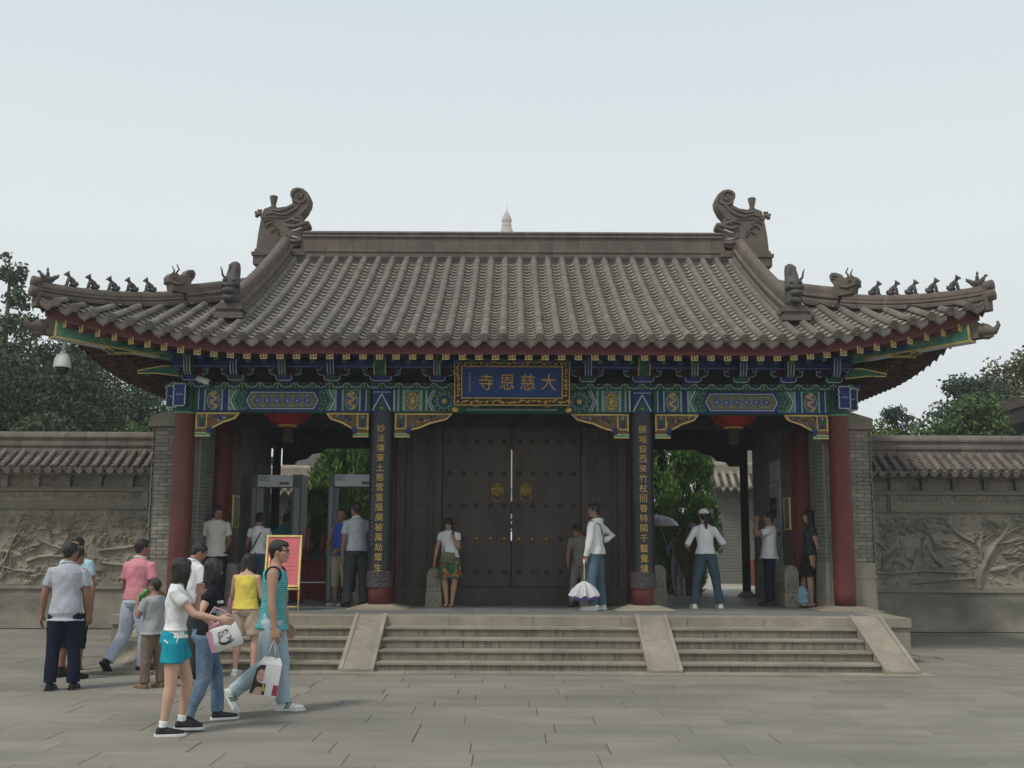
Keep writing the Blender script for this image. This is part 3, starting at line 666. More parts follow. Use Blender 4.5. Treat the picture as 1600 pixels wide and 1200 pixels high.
# ================================================================== EAVE TIMBERS
YP, YD, YB = 17.9, 19.0, 22.3       # front columns, door plane, back columns
CX = (-5.43, -2.15, 2.15, 5.43)
def wan(m, s, M, mt):
    """left-facing fylfot with a square border, lies in the plane z=0, side s"""
    t = s*.075; a = s/2
    def bar(x0, x1, y0, y1): m.box(x0, x1, y0, y1, 0, .006, mt, M)
    bar(-a, a, a-t, a); bar(-a, a, -a, -a+t); bar(-a, -a+t, -a+t, a-t); bar(a-t, a, -a+t, a-t)
    b = a-2.3*t; w = t*.48
    bar(-w, w, -b, b); bar(-b, -w, -w, w); bar(w, b, -w, w)
    bar(-b, -w, b-2*w, b); bar(w, b, -b, -b+2*w); bar(-b, -b+2*w, -b, -w); bar(b-2*w, b, w, b)
def timbers():
    T = MB()
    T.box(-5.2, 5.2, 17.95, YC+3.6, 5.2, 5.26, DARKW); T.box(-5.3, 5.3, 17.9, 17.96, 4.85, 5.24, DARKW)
    E0 = T.build('eave_frame', DARKW, GATE)
    RF = 'roof'
    # maroon board under the tiles, front and sides, and sheathing above the rafters
    def strip(name, fa, fb, n, mt, parent=E0):
        m = MB(); A = [fa(i/(n-1)) for i in range(n)]; B = [fb(i/(n-1)) for i in range(n)]
        m.add(A+B, [(i, i+1, n+i+1, n+i) for i in range(n-1)], mt, True); return m.build(name, mt, parent)
    X0 = 7.12
    for back in (False, True):
        strip('eave_board', lambda a: Ff(-X0+2*X0*a, .10, -.05, back), lambda a: Ff(-X0+2*X0*a, .14, -.315, back), 80, MAROON)
        strip('soffit_board', lambda a: Ff(-X0+2*X0*a, .12, -.245, back), lambda a: Ff((-X0+2*X0*a)*.86, 1.0, -.45, back), 80, MAROON)
        strip('soffit_board', lambda a: Ff((-X0+2*X0*a)*.86, .95, -.48, back), lambda a: Vector((-5.35+10.7*a, (YP+.1) if not back else 2*YC-YP-.1, 5.12)), 60, REDD)
    for sg in (-1, 1):
        yl = lambda a: YC-5.25+10.5*a
        strip('eave_board', lambda a: Fs(yl(a), .10, sg, -.05), lambda a: Fs(yl(a), .14, sg, -.315), 60, MAROON)
        strip('soffit_board', lambda a: Fs(yl(a), .12, sg, -.245), lambda a: Fs(YC+(yl(a)-YC)*.82, 1.0, sg, -.45), 60, MAROON)
        strip('soffit_board', lambda a: Fs(YC+(yl(a)-YC)*.82, .95, sg, -.48), lambda a: Vector((sg*5.35, YC-3.3+6.6*a, 5.12)), 60, REDD)
    # flying rafters (square, gold emblem on the end) and round rafters (blue / green ends)
    sp = .2525
    sq = MB(); sq.box(-.5, .5, 0, 1, -.5, .5, MAROON); sqm = sq.mesh('flying_rafter', MAROON)
    em = MB(); em.box(-.046, .046, -.046, .046, -.002, .001, DARKW); wan(em, .104, Matrix(), GOLDP); emm = em.mesh('rafter_emblem', GOLDP)
    rb = MB(); rb.lathe([(.045, 0), (.047, .01), (.047, 1)], 0, 0, None, 10, True, Matrix.Rotation(rad(-90), 4, 'X')); rb.ball((0, 0, 0), (.05, .012, .05), None, 10, 5)
    def dup(m, mt):
        me = rb.mesh('round_rafter', mt); return me
    rg, rbl = dup(rb, GREEN), dup(rb, BLUE)
    def frame2(p, q, sx=1, sz=1):
        d = q-p; L = d.length; d.normalize(); s = d.cross(Vector((0, 0, 1))).normalized(); u = s.cross(d)
        return Matrix(((s.x*sx, d.x*L, u.x*sz, p.x), (s.y*sx, d.y*L, u.y*sz, p.y), (s.z*sx, d.z*L, u.z*sz, p.z), (0, 0, 0, 1)))
    n = 27
    for i in range(-n, n+1):
        x = i*sp
        if abs(x) > 6.85: continue
        e = Ff(x, .15, -.345); k = min(abs(x)/5.2, 1); xi = x if abs(x) < 4.6 else math.copysign(4.6+(abs(x)-4.6)*.55, x)
        r = Ff(xi, 1.25, -.52); fan = xi != x
        place('flying_rafter', sqm, frame2(e, r, .092, .092), E0)
        d = (r-e).normalized(); s = d.cross(Vector((0, 0, 1))).normalized()
        M = Matrix.Translation(e-d*.004) @ Matrix.Rotation(math.atan2(s.y, s.x), 4, 'Z') @ FACE
        place('rafter_emblem', emm, M, E0)
    for i in range(-n, n):
        x = (i+.5)*sp
        if abs(x) > 6.3: continue
        e = Ff(x, .74, -.575); xi = x if abs(x) < 4.6 else math.copysign(4.6+(abs(x)-4.6)*.42, x)
        r = Vector((xi, YP+.15, 5.10))
        place('round_rafter', rg if i % 2 else rbl, frame2(e, r), E0)
    BR = mat('old_rafter_paint', (0.10, 0.06, 0.045), 0.8, 0.5, 6)
    for sg in (-1, 1):
        m = MB(); cubv = [(-.5,0,-.5),(.5,0,-.5),(.5,1,-.5),(-.5,1,-.5),(-.5,0,.5),(.5,0,.5),(.5,1,.5),(-.5,1,.5)]; cf = [(0,3,2,1),(4,5,6,7),(0,1,5,4),(1,2,6,5),(2,3,7,6),(3,0,4,7)]
        g = MB()
        for i in range(-19, 20):
            y = YC+i*sp
            if abs(y-YC) > 4.95: continue
            e = Fs(y, .19, sg, -.335); yi = YC+(y-YC)*(.88 if abs(y-YC) > 2.6 else 1.0); r = Fs(yi, 1.3, sg, -.52)
            M = frame2(e, r, .092, .092); m.add([M @ Vector(q) for q in cubv], cf, BR)
            M2 = frame2(e-(r-e).normalized()*.01, e, .08, .08); g.add([M2 @ Vector(q) for q in cubv], cf, GREEN)
            e = Fs(y+sp/2, .74, sg, -.575); r = Vector((sg*5.4, YC+(y+sp/2-YC)*.75, 5.10)); M = frame2(e, r)
            m.add([M @ Vector(q) for q in rb.v], rb.f, BR, True)
        m.build('side_rafters', BR, E0, kind='stuff'); g.build('side_rafter_ends', GREEN, E0, kind='stuff')
    # corner beams: upper green beam on the diagonal, lower one with scalloped end
    for sg in (-1, 1):
        for back in (False, True):
            yb = (lambda y: 2*YC-y) if back else (lambda y: y)
            A = Vector((sg*7.04, yb(16.26), 4.93)); Bp = Vector((sg*5.3, yb(18.0), 4.82)); d = (Bp-A); L = d.length; dn = d.normalized(); s = dn.cross(Vector((0, 0, 1))).normalized(); u = s.cross(dn)
            M = Matrix(((s.x, dn.x, u.x, A.x), (s.y, dn.y, u.y, A.y), (s.z, dn.z, u.z, A.z), (0, 0, 0, 1)))
            m = MB(); m.box(-.10, .10, 0, L, -.17, .15, GREENL, M)
            cb = m.build('corner_beam', GREEN, E0)
            m = MB()
            for xx in (-1, 1):
                for z1, z2 in ((-.172, -.145), (.125, .152)): m.box(*sorted((xx*.098, xx*.106)), .0, L*.7, z1, z2, GOLDP, M)
                m.box(*sorted((xx*.098, xx*.106)), -.004, .028, -.17, .15, GOLDP, M)
            m.box(-.1, .1, -.006, 0, -.17, -.14, GOLDP, M); m.box(-.1, .1, -.006, 0, .12, .15, GOLDP, M); m.box(-.085, .085, 0, L*.7, -.176, -.171, WHITEP, M)
            m.build('beam_trim', GOLDP, cb)
            if not back:
                # dragon head cap on the tip
                h = MB(); v = lambda q: M @ Vector(q)
                h.box(-.09, .09, -.12, -.002, -.13, .10, RIDGE, M)
                h.tube([v((0, -.1, 0)), v((0, -.22, -.02)), v((0, -.34, -.05)), v((0, -.40, .03)), v((0, -.39, .09))], [.11, .10, .06, .035, .02], RIDGE, 8)
                h.tube([v((0, -.12, -.08)), v((0, -.24, -.12)), v((0, -.31, -.11))], [.06, .05, .03], RIDGE, 8)
                for a in (-1, 1): h.ball(v((a*.07, -.20, .06)), .03, RIDGE, 8, 5); h.tube([v((a*.06, -.1, .09)), v((a*.08, -.05, .15)), v((a*.08, 0, .17))], [.02, .018, .008], RIDGE, 6)
                h.build('dragon_head_cap', RIDGE, cb)
            A2 = Vector((sg*6.50, yb(16.80), 4.76)); B2 = Vector((sg*5.25, yb(18.05), 4.98)); d = B2-A2; L = d.length; dn = d.normalized(); s = dn.cross(Vector((0, 0, 1))).normalized(); u = s.cross(dn)
            M = Matrix(((s.x, dn.x, u.x, A2.x), (s.y, dn.y, u.y, A2.y), (s.z, dn.z, u.z, A2.z), (0, 0, 0, 1)))
            prof = [(0, .12), (-.02, .04), (.03, .03), (.02, -.02), (.09, -.03), (.09, -.075), (.16, -.085), (.17, -.13), (L, -.13), (L, .12)]
            m = MB(); m.prism(prof, -.09, .09, GREEN, axis='x', M=M); c2 = m.build('lower_corner_beam', GREEN, E0)
            m = MB()
            for xx in (-.094, .094): m.tube([M @ Vector((xx, a, b)) for a, b in prof[:9]], .010, GOLDP, 5)
            m.build('beam_trim', GOLDP, c2)
timbers()

# ================================================================== PAINTED BEAMS
class Paint:
    """flat painted shapes as very thin raised sheets on a face looking to -Y; layer decides the order"""
    def __init__(self, y): self.y = y; self.d = {}
    def mb(self, m): return self.d.setdefault(m, MB())
    def poly(self, pts, m, layer=1):
        t = self.y-.0015*layer; pts = list(pts); n = len(pts)
        A = sum(pts[i][0]*pts[(i+1)%n][1]-pts[(i+1)%n][0]*pts[i][1] for i in range(n))
        if A < 0: pts = pts[::-1]
        self.mb(m).add([(a, t, b) for a, b in pts], [tuple(range(n))], m)
    def rect(self, x0, x1, z0, z1, m, layer=1): self.poly([(x0, z0), (x1, z0), (x1, z1), (x0, z1)], m, layer)
    def line(self, pts, w, m, layer=2, closed=False):
        if closed: pts = list(pts)+[pts[0]]
        for (a, b), (c, d) in zip(pts[:-1], pts[1:]):
            L = math.hypot(c-a, d-b)
            if L < 1e-6: continue
            nx, nz = -(d-b)/L*w/2, (c-a)/L*w/2
            self.poly([(a+nx, b+nz), (a-nx, b-nz), (c-nx, d-nz), (c+nx, d+nz)], m, layer)
    def disc(self, x, z, r, m, layer=2, n=12, rz=None):
        self.poly([(x+r*math.cos(2*math.pi*i/n), z+(rz or r)*math.sin(2*math.pi*i/n)) for i in range(n)], m, layer)
    def build(self, name, parent):
        for m, b in self.d.items(): b.build(name, m, parent, kind='stuff')

ZB0, ZB1 = 3.83, 4.205              # painted beam
def beam_side(p, x0, x1):
    """side bay: stripe, dragon panel, stripe, chevron, long hexagon with lozenges, mirrored"""
    z0, z1 = ZB0, ZB1; zm = (z0+z1)/2; h = z1-z0
    p.rect(x0, x1, z0, z1, GREEN, 0.5)
    xc = (x0+x1)/2; Lh = (x1-x0)/2
    for s in (-1, 1):
        X = lambda a: xc+s*(Lh-a)
        def R(a, b, m, ly=1, q0=z0, q1=z1): p.rect(*sorted((X(a), X(b))), q0, q1, m, ly)
        R(.0, .07, GREEN); R(.07, .085, WHITEP); R(.085, .17, BLUE); R(.17, .185, WHITEP)
        R(.185, .46, GREENL); R(.20, .445, GREEN, 2, z0+.02, z1-.02)
        # coiled golden dragon
        a = .322
        pts = []
        for i in range(26):
            t = i/25; pts.append((X(a)+.062*math.sin(t*13)*(1-.3*t), zm-.13+.27*t))
        p.disc(X(a), zm, .10, PURPLE, 2.5, 14, .155); p.line([(X(a)+.1*math.cos(q), zm+.155*math.sin(q)) for q in np.linspace(0, 6.28, 15)], .007, WHITEP, 2.8)
        p.line(pts, .030, GOLD, 3); p.disc(X(a)+.01, zm+.12, .032, GOLD, 3.2)
        for i in range(0, 25, 4): p.line([pts[i], (pts[i][0]+.05*(-1)**(i//4), pts[i][1]+.02)], .012, GOLD, 3.3)
        R(.46, .475, WHITEP); R(.475, .57, BLUE); R(.57, .585, WHITEP)
        # arrow shaped cloud heads
        def ch(a0, a1, m, ly): p.poly([(X(a0), z0), (X(a0-.10), zm), (X(a0), z1), (X(a1), z1), (X(a1-.10), zm), (X(a1), z0)], m, ly)
        R(.585, .66, GREENL)
        ch(.69, .715, WHITEP, 2); ch(.715, .735, BLUE, 2); ch(.735, .76, GREENL, 2)
        ch(.76, .94, GREEN, 2)
        for dz in (-.13, -.07, 0, .07, .13): p.disc(X(.80-.05*(1-abs(dz)/.19)), zm+dz, .008, GOLDP, 3, 6)
        for q in range(8): p.disc(X(.86)+.05*math.cos(q*.785), zm+.06*math.sin(q*.785), .007, GOLDP, 3, 6)
        p.line([(X(.80), z0+.02), (X(.90), z0+.09), (X(.86), zm)], .012, BLUEL, 2.6); p.line([(X(.80), z1-.02), (X(.90), z1-.09), (X(.86), zm)], .012, BLUEL, 2.6)
    # central cartouche
    hx = Lh-.90
    def hexa(k, m, ly): p.poly([(xc-hx+k*.9, z0+k), (xc-hx-.09+k*1.2, zm), (xc-hx+k*.9, z1-k), (xc+hx-k*.9, z1-k), (xc+hx+.09-k*1.2, zm), (xc+hx-k*.9, z0+k)], m, ly)
    hexa(-.0, BLUE, 3); hexa(.045, WHITEP, 3.4); hexa(.06, BLUE, 3.8); hexa(.075, OLIVE, 4.2)
    n = max(int(2*hx/.17), 3); w = 2*(hx-.07)/n
    for i in range(n):
        x = xc-hx+.07+w*(i+.5)
        p.poly([(x-w*.5, zm), (x, zm+.108), (x+w*.5, zm), (x, zm-.108)], PURPLE, 4.8)
        p.line([(x-w*.5, zm), (x, zm+.108), (x+w*.5, zm), (x, zm-.108)], .010, BLUEL, 5.2, True)
        p.disc(x, zm, .024, BLUEL, 5.4, 8); p.disc(x, zm, .012, GOLDP, 5.7, 6)
        for s in (-1, 1): p.disc(x+w*.5*(1 if i < n-1 else 0), zm+s*.085, .010, GOLDP, 5.4, 6); p.disc(x, zm+s*.055, .014, GREENL, 5.4, 6)
def beam_mid(p, x0, x1):
    z0, z1 = ZB0, ZB1; zm = (z0+z1)/2; xc = (x0+x1)/2; Lh = (x1-x0)/2
    p.rect(x0, x1, z0, z1, GREEN, .5)
    for s in (-1, 1):
        X = lambda a: xc+s*(Lh-a)
        def R(a, b, m, ly=1, q0=z0, q1=z1): p.rect(*sorted((X(a), X(b))), q0, q1, m, ly)
        R(0, .035, WHITEP); R(.035, .06, BLUE); R(.075, .09, WHITEP); R(.09, .17, GREENL); R(.11, .15, GREEN, 1.5); R(.17, .185, WHITEP)
        R(.185, .455, GREENL); a = .32
        p.rect(*sorted((X(.20), X(.44))), z0+.02, z1-.02, BLUEL, 2); p.rect(*sorted((X(.215), X(.425))), z0+.035, z1-.035, OLIVE, 2.3)
        for q in range(12):
            an = q*math.pi/6; p.line([(X(a)+.03*math.cos(an), zm+.045*math.sin(an)), (X(a)+.085*math.cos(an+.35), zm+.13*math.sin(an+.35))], .008, GOLDP, 3)
            p.disc(X(a)+.088*math.cos(an), zm+.13*math.sin(an), .013, GOLDP, 3.1, 6); p.disc(X(a)+.055*math.cos(an+.2), zm+.085*math.sin(an+.2), .009, GREEN, 3.2, 6)
        p.disc(X(a), zm, .028, GOLDP, 3.4)
        R(.455, .47, WHITEP); R(.47, .55, GREENL); R(.49, .53, GREEN, 1.5); R(.55, .565, WHITEP)
        def ch(a0, a1, m, ly): p.poly([(X(a0), z0), (X(a0-.08), zm), (X(a0), z1), (X(a1), z1), (X(a1-.08), zm), (X(a1), z0)], m, ly)
        ch(.65, .67, WHITEP, 2); ch(.67, .69, BLUE, 2); ch(.69, .705, WHITEP, 2)
        a = .85
        p.disc(X(a), zm, .15, BLUE, 2.5, 20); p.disc(X(a), zm, .135, GREENL, 2.8, 20); p.disc(X(a), zm, .115, BLUE, 3.1, 16); p.disc(X(a), zm, .085, GREEN, 3.4, 14); p.disc(X(a), zm, .042, GOLD, 3.8, 12)
        for q in range(12): p.disc(X(a)+.155*math.cos(q*.5236), zm+.155*math.sin(q*.5236), .010, GOLDP, 3.6, 6); p.disc(X(a)+.1*math.cos(q*.5236+.2), zm+.1*math.sin(q*.5236+.2), .012, BLUEL, 3.6, 6)
        p.line([(X(1.05), z0+.02), (X(1.0), zm), (X(1.05), z1-.02)], .014, BLUEL, 2.6)
    p.rect(xc-.75, xc+.75, z0, z0+.05, GREENL, 2.2); p.rect(xc-.75, xc+.75, z0+.05, z0+.06, WHITEP, 2.3)
def cloud_strip(p, x0, x1):
    z0, z1 = ZB1, 4.315; p.rect(x0, x1, z0, z1, mat('strip_dark_green', (0.025, 0.06, 0.055), .7, .3, 10), .5)
    n = max(1, round((x1-x0)/.29)); w = (x1-x0)/n
    for i in range(n):
        x = x0+w*(i+.5)
        p.disc(x, z0+.055, .055, GREEN, 1); p.poly([(x-w*.5, z0), (x-w*.36, z0+.05), (x-w*.22, z0+.035), (x-w*.16, z0+.085), (x+w*.16, z0+.085), (x+w*.22, z0+.035), (x+w*.36, z0+.05), (x+w*.5, z0)], GREEN, 1.4)
        p.line([(x-w*.5, z0+.012), (x-w*.38, z0+.045), (x-w*.24, z0+.03), (x-w*.17, z0+.08), (x-w*.07, z0+.10), (x+w*.07, z0+.10), (x+w*.17, z0+.08), (x+w*.24, z0+.03), (x+w*.38, z0+.045), (x+w*.5, z0+.012)], .010, WHITEP, 2)
        p.disc(x, z0+.02, .009, GOLDP, 2.4, 6); p.disc(x+w*.5, z0+.075, .028, BLUE, 1.2, 8); p.disc(x+w*.5, z0+.092, .007, GOLDP, 2.4, 6); p.disc(x, z0+.06, .022, OLIVE, 1.8, 8)

def front():
    # ---- columns
    for x in CX:
        m = MB(); m.lathe([(.168, PZ+.065), (.175, PZ+.3), (.172, 2.4), (.165, 3.85), (.165, 4.2)], x, YP, REDCOL, 28)
        c = m.build('column', REDCOL, GATE, origin=(x, YP, PZ))
        m = MB(); h = .50
        vs = [(x-h, YP-h, PZ+.001), (x+h, YP-h, PZ+.001), (x+h, YP+h, PZ+.001), (x-h, YP+h, PZ+.001)]
        m.add(vs+[(x-.42, YP-.42, PZ+.02), (x+.42, YP-.42, PZ+.02), (x+.42, YP+.42, PZ+.02), (x-.42, YP+.42, PZ+.02), (x-.23, YP-.23, PZ+.07), (x+.23, YP-.23, PZ+.07), (x+.23, YP+.23, PZ+.07), (x-.23, YP+.23, PZ+.07)],
              [(0, 1, 5, 4), (1, 2, 6, 5), (2, 3, 7, 6), (3, 0, 4, 7), (4, 5, 9, 8), (5, 6, 10, 9), (6, 7, 11, 10), (7, 4, 8, 11), (8, 9, 10, 11)], TREAD)
        m.build('column_base', TREAD, c)
    for x in (-5.1, -2.15, 2.15, 5.1):
        m = MB(); m.lathe([(.20, PZ), (.20, PZ+.03), (.15, PZ+.06), (.155, 2.2), (.15, 4.7)], x, YD, REDD, 24); m.build('inner_column', REDD, GATE, origin=(x, YD, PZ))
    for x in (-4.84, -2.2, 2.2, 4.78):
        m = MB(); m.lathe([(.085, PZ), (.085, 2.2), (.085, 4.7)], x, YB, DARKW, 20); c = m.build('rear_column', DARKW, GATE, origin=(x, YB, PZ))
        m = MB(); m.lathe([(.20, PZ), (.19, PZ+.03), (.10, PZ+.11)], x, YB, STONE, 20); m.build('column_base', STONE, c)
    # ---- beams
    bays = ((-5.27, -2.34, 's'), (-1.97, 1.97, 'm'), (2.34, 5.27, 's'))
    for a, b, k in bays:
        m = MB(); m.box(a, b, 17.78, 18.05, ZB0, ZB1, GREEN); bm = m.build('painted_beam', GREEN, GATE)
        p = Paint(17.778); (beam_side if k == 's' else beam_mid)(p, a, b); p.rect(a, b, ZB0-.001, ZB0+.02, BLUE if k == 's' else GREEN, 8); p.build('beam_painting', bm)
    m = MB(); m.box(-5.75, 5.75, 17.72, 18.12, ZB1+.003, 4.312, GREEN); cs = m.build('cloud_beam', GREEN, GATE); p = Paint(17.718); cloud_strip(p, -5.75, 5.75); p.build('cloud_painting', cs)
    # blue and green beam ends wrapping the corner and inner columns
    for x in CX:
        s = 1 if x > 0 else -1
        m = MB(); m.lathe([(.172, ZB0-.02), (.19, ZB0+.0), (.19, ZB1-.002)], x, YP-.0, GREEN, 24)
        cc = m.build('column_capital', GREEN, GATE)
        m = MB(); m.lathe([(.178, ZB0-.035), (.195, ZB0-.03), (.195, ZB0-.005), (.178, ZB0)], x, YP, GREENL, 24); m.build('capital_band', GREENL, cc)
        if abs(x) > 3:
            for (xa, ya, w) in ((x+s*.0, 17.50, .17), (x+s*.19, 17.72, .16)):
                m = MB(); n = 8; out = []
                for i in range(n+1):
                    z = ZB0+.06+(.36)*i/n; out.append((xa-w/2-(.014 if i % 2 else 0), z))
                R = [(xa+w/2+(.014 if i % 2 else 0), ZB0+.06+.36*i/n) for i in range(n, -1, -1)]
                m.prism(out+R, ya, 17.95, BLUE); be = m.build('beam_end', BLUE, GATE)
                m = MB(); m.tube([(a, ya-.004, b) for a, b in out+R+[out[0]]], .011, WHITEP, 5); m.box(xa-w*.3, xa+w*.3, ya-.006, ya, ZB0+.23, ZB0+.26, BLUEL); m.build('beam_end_trim', WHITEP, be)
            m = MB(); m.prism([(x-s*.05, 4.40), (x+s*.10, 4.50), (x+s*.22, 4.50), (x+s*.62, 4.42), (x+s*.60, 4.38), (x+s*.3, 4.385), (x-s*.05, 4.34)], 17.25, 17.35, GREEN); cw = m.build('wing_bracket', GREEN, GATE)
            m = MB(); m.tube([(x+s*.10, 17.245, 4.505), (x+s*.22, 17.245, 4.505), (x+s*.62, 17.245, 4.42), (x+s*.60, 17.245, 4.38), (x+s*.3, 17.245, 4.385), (x-s*.05, 17.245, 4.34)], .009, GOLDP, 5); m.build('bracket_trim', GOLDP, cw)
    # painted triangle over the couplet boards
    for x in (-2.15, 2.15):
        p = Paint(17.70)
        p.rect(x-.15, x+.15, ZB0+.10, ZB1, BLUE, 1); p.poly([(x-.15, ZB0+.02), (x, ZB1-.12), (x+.15, ZB0+.02)], GREEN, 2); p.line([(x-.15, ZB0+.02), (x, ZB1-.08), (x+.15, ZB0+.02)], .02, WHITEP, 3); p.line([(x-.12, ZB0+.0), (x, ZB1-.14), (x+.12, ZB0+.0)], .025, BLUE, 3.5)
        p.line([(x-.15, ZB1-.05), (x+.15, ZB1-.05)], .012, WHITEP, 3); p.disc(x, ZB0+.06, .03, GOLD, 4, 8, .012)
        m = MB(); m.box(x-.155, x+.155, 17.701, 17.74, ZB0, ZB1-.002, BLUE); t = m.build('painted_collar', BLUE, GATE); p.build('collar_painting', t)
    # ---- brackets in the frieze
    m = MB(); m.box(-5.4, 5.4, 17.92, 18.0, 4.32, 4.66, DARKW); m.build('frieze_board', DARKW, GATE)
    m = MB(); m.tube([(-5.6, 17.62, 4.62), (5.6, 17.62, 4.62)], .085, BLUE, 14); m.box(-5.6, 5.6, 17.56, 17.69, 4.70, 4.92, BLUE); pu = m.build('purlin', BLUE, GATE)
    m = MB(); m.box(-5.6, 5.6, 17.532, 17.545, 4.545, 4.558, BLUEL); m.build('purlin_line', BLUEL, pu)
    xs = [(-4.53, 0), (-3.74, 1), (-2.95, 0), (-2.15, 2), (-1.22, 1), (-.41, 0), (.41, 1), (1.24, 0), (2.15, 2), (2.97, 1), (3.76, 0), (4.53, 1), (5.28, 0), (-5.28, 1)]
    for x, k in xs:
        A, B = (BLUE, GREEN) if k in (0,) else (GREEN, BLUE)
        w = .135 if k != 2 else .18; y = 17.52
        m = MB(); m.prism([(x-w, 4.40), (x+w, 4.40), (x+w*.97, 4.345), (x+w*.7, 4.315), (x-w*.7, 4.315), (x-w*.97, 4.345)], y, 17.95, B); m.box(x-.05, x+.05, y+.02, 17.9, 4.27+.05, 4.33, B)
        bs = m.build('bracket_set', B, GATE)
        m = MB(); m.tube([(x-w*.98, y-.003, 4.40), (x-w*.95, y-.003, 4.345), (x-w*.7, y-.003, 4.318), (x+w*.7, y-.003, 4.318), (x+w*.95, y-.003, 4.345), (x+w*.98, y-.003, 4.40)], .008, WHITEP, 5)
        m.build('bracket_line', WHITEP, bs)
        nw = .052 if k != 2 else .10; mt = (GREEN if k == 2 else A)
        m = MB(); m.prism([(17.40, 4.395), (17.34, 4.46), (17.30, 4.78), (17.60, 4.78), (17.60, 4.395)], x-nw, x+nw, mt, axis='x'); ns = m.build('bracket_nose', mt, bs)
        m = MB()
        for q in ((-nw, nw) if k == 2 else (-nw, 0, nw)):
            m.tube([(x+q*.92, 17.395, 4.395), (x+q*.92, 17.337, 4.46), (x+q*.92, 17.297, 4.78)], .009 if q else .006, (GOLDP if k == 2 else WHITEP), 5)
        m.build('nose_line', WHITEP, ns)
        for s in (-1, 1):
            a = x+s*(w+.03)
            m = MB(); m.prism([(a, 4.42), (a+s*.05, 4.42), (a+s*.09, 4.45), (a+s*.10, 4.50), (a+s*.055, 4.50), (a+s*.02, 4.47), (a, 4.47)], 17.62, 17.70, A)
            m.prism([(a+s*.02, 4.545), (a+s*.11, 4.545), (a+s*.095, 4.505), (a+s*.035, 4.505)], 17.60, 17.72, B); am = m.build('bracket_arm', A, bs)
            m = MB(); m.tube([(a, 17.616, 4.42), (a+s*.05, 17.616, 4.42), (a+s*.09, 17.616, 4.45), (a+s*.10, 17.616, 4.50)], .007, WHITEP, 5)
            m.tube([(a+s*.02, 17.596, 4.545), (a+s*.035, 17.596, 4.505), (a+s*.095, 17.596, 4.505), (a+s*.11, 17.596, 4.545)], .006, WHITEP, 5); m.build('arm_line', WHITEP, am)
            m = MB(); m.box(*sorted((x+s*nw, a+s*.02)), 17.66, 17.72, 4.43, 4.53, REDD); m.build('arm_infill', REDD, bs)
    # ---- carved brackets under the beams
    CARV = mat('carved_bracket_ground', (0.17, 0.10, 0.05), .7, .3, 18)
    def queti(x, s, L, H):
        y = 17.82; z = ZB0-.012
        e = [(x, z), (x, z-.30), (x+s*.19, z-.30), (x+s*.22, z-H*.93), (x+s*L*.42, z-H*.78), (x+s*L*.52, z-H*.66), (x+s*L*.62, z-H*.52), (x+s*L*.72, z-H*.45), (x+s*L*.86, z-H*.34), (x+s*L*.9, z-H*.3), (x+s*L, z)]
        m = MB(); m.prism(e, y, y+.08, CARV); q = m.build('carved_bracket', CARV, GATE)
        t = MB(); yy = y-.006
        t.tube([(a, yy, b) for a, b in e[3:]], .017, GOLDP, 6); t.tube([(x+s*.015, yy, z-.012), (x+s*L*.97, yy, z-.012)], .017, GOLDP, 6)
        t.tube([(x+s*.015, yy, z), (x+s*.015, yy, z-.29)], .016, GOLDP, 6); t.tube([(x+s*.185, yy, z), (x+s*.185, yy, z-.25)], .012, GOLDP, 6); t.tube([(x, yy, z-.255), (x+s*.2, yy, z-.255)], .012, GOLDP, 6)
        t.build('bracket_gilding', GOLDP, q)
        g = MB(); g.box(*sorted((x, x+s*.25)), y-.02, y+.09, z-.40, z-.345, GREENL); g.box(*sorted((x+s*.0, x+s*.20)), y-.012, y+.08, z-.345, z-.30, CARV); g.box(*sorted((x+.0, x+s*.26)), y-.024, y-.018, z-.402, z-.385, GOLDP)
        g.box(*sorted((x, x+s*.2)), y-.018, y-.01, z-.345, z-.333, GOLDP); g.build('bracket_foot', GREENL, q)
        b = MB(); b.prism([(x+s*.19, z-.24), (x+s*.28, z-.24), (x+s*.27, z-.31), (x+s*.235, z-.335), (x+s*.2, z-.31)], y-.03, y+.08, BLUE); b.build('bracket_boss', BLUE, q)
        v = {BLUE: MB(), GREEN: MB(), BLUEL: MB(), GOLD: MB()}
        rr = random.Random(int((x+20)*10+s)); ks = list(v)
        for i in range(15):
            a = rr.uniform(.24, .92); px = x+s*L*a; zmx = H*(1-a)*1.0
            pz = z-.03-rr.uniform(.02, max(zmx-.04, .03)); r = rr.uniform(.02, .04); a0 = rr.uniform(0, 6.28)
            m0 = v[ks[i % 4]]; m0.tube([(px+r*(1-k*.13)*math.cos(a0+k*.9), y-.004, pz+r*(1-k*.13)*.8*math.sin(a0+k*.9)) for k in range(6)], [.012, .014, .013, .011, .009, .006], ks[i % 4], 5)
        v[BLUE].ball((x+s*.1, y-.002, z-.2), (.035, .012, .045), BLUE, 8, 5); v[GREEN].ball((x+s*.1, y-.002, z-.13), (.045, .012, .05), GREEN, 8, 5); v[BLUEL].ball((x+s*.1, y-.006, z-.07), (.03, .012, .03), BLUEL, 8, 5); v[GOLD].ball((x+s*.1, y-.01, z-.05), .014, GOLD, 6, 4)
        for k, b in v.items(): b.build('bracket_carving', k, q, kind='stuff')
    for x, s, L in ((-5.24, 1, .72), (-2.37, -1, .70), (-1.94, 1, .95), (1.94, -1, .95), (2.37, 1, .72), (5.24, -1, .72)): queti(x, s, L, .31)
front()

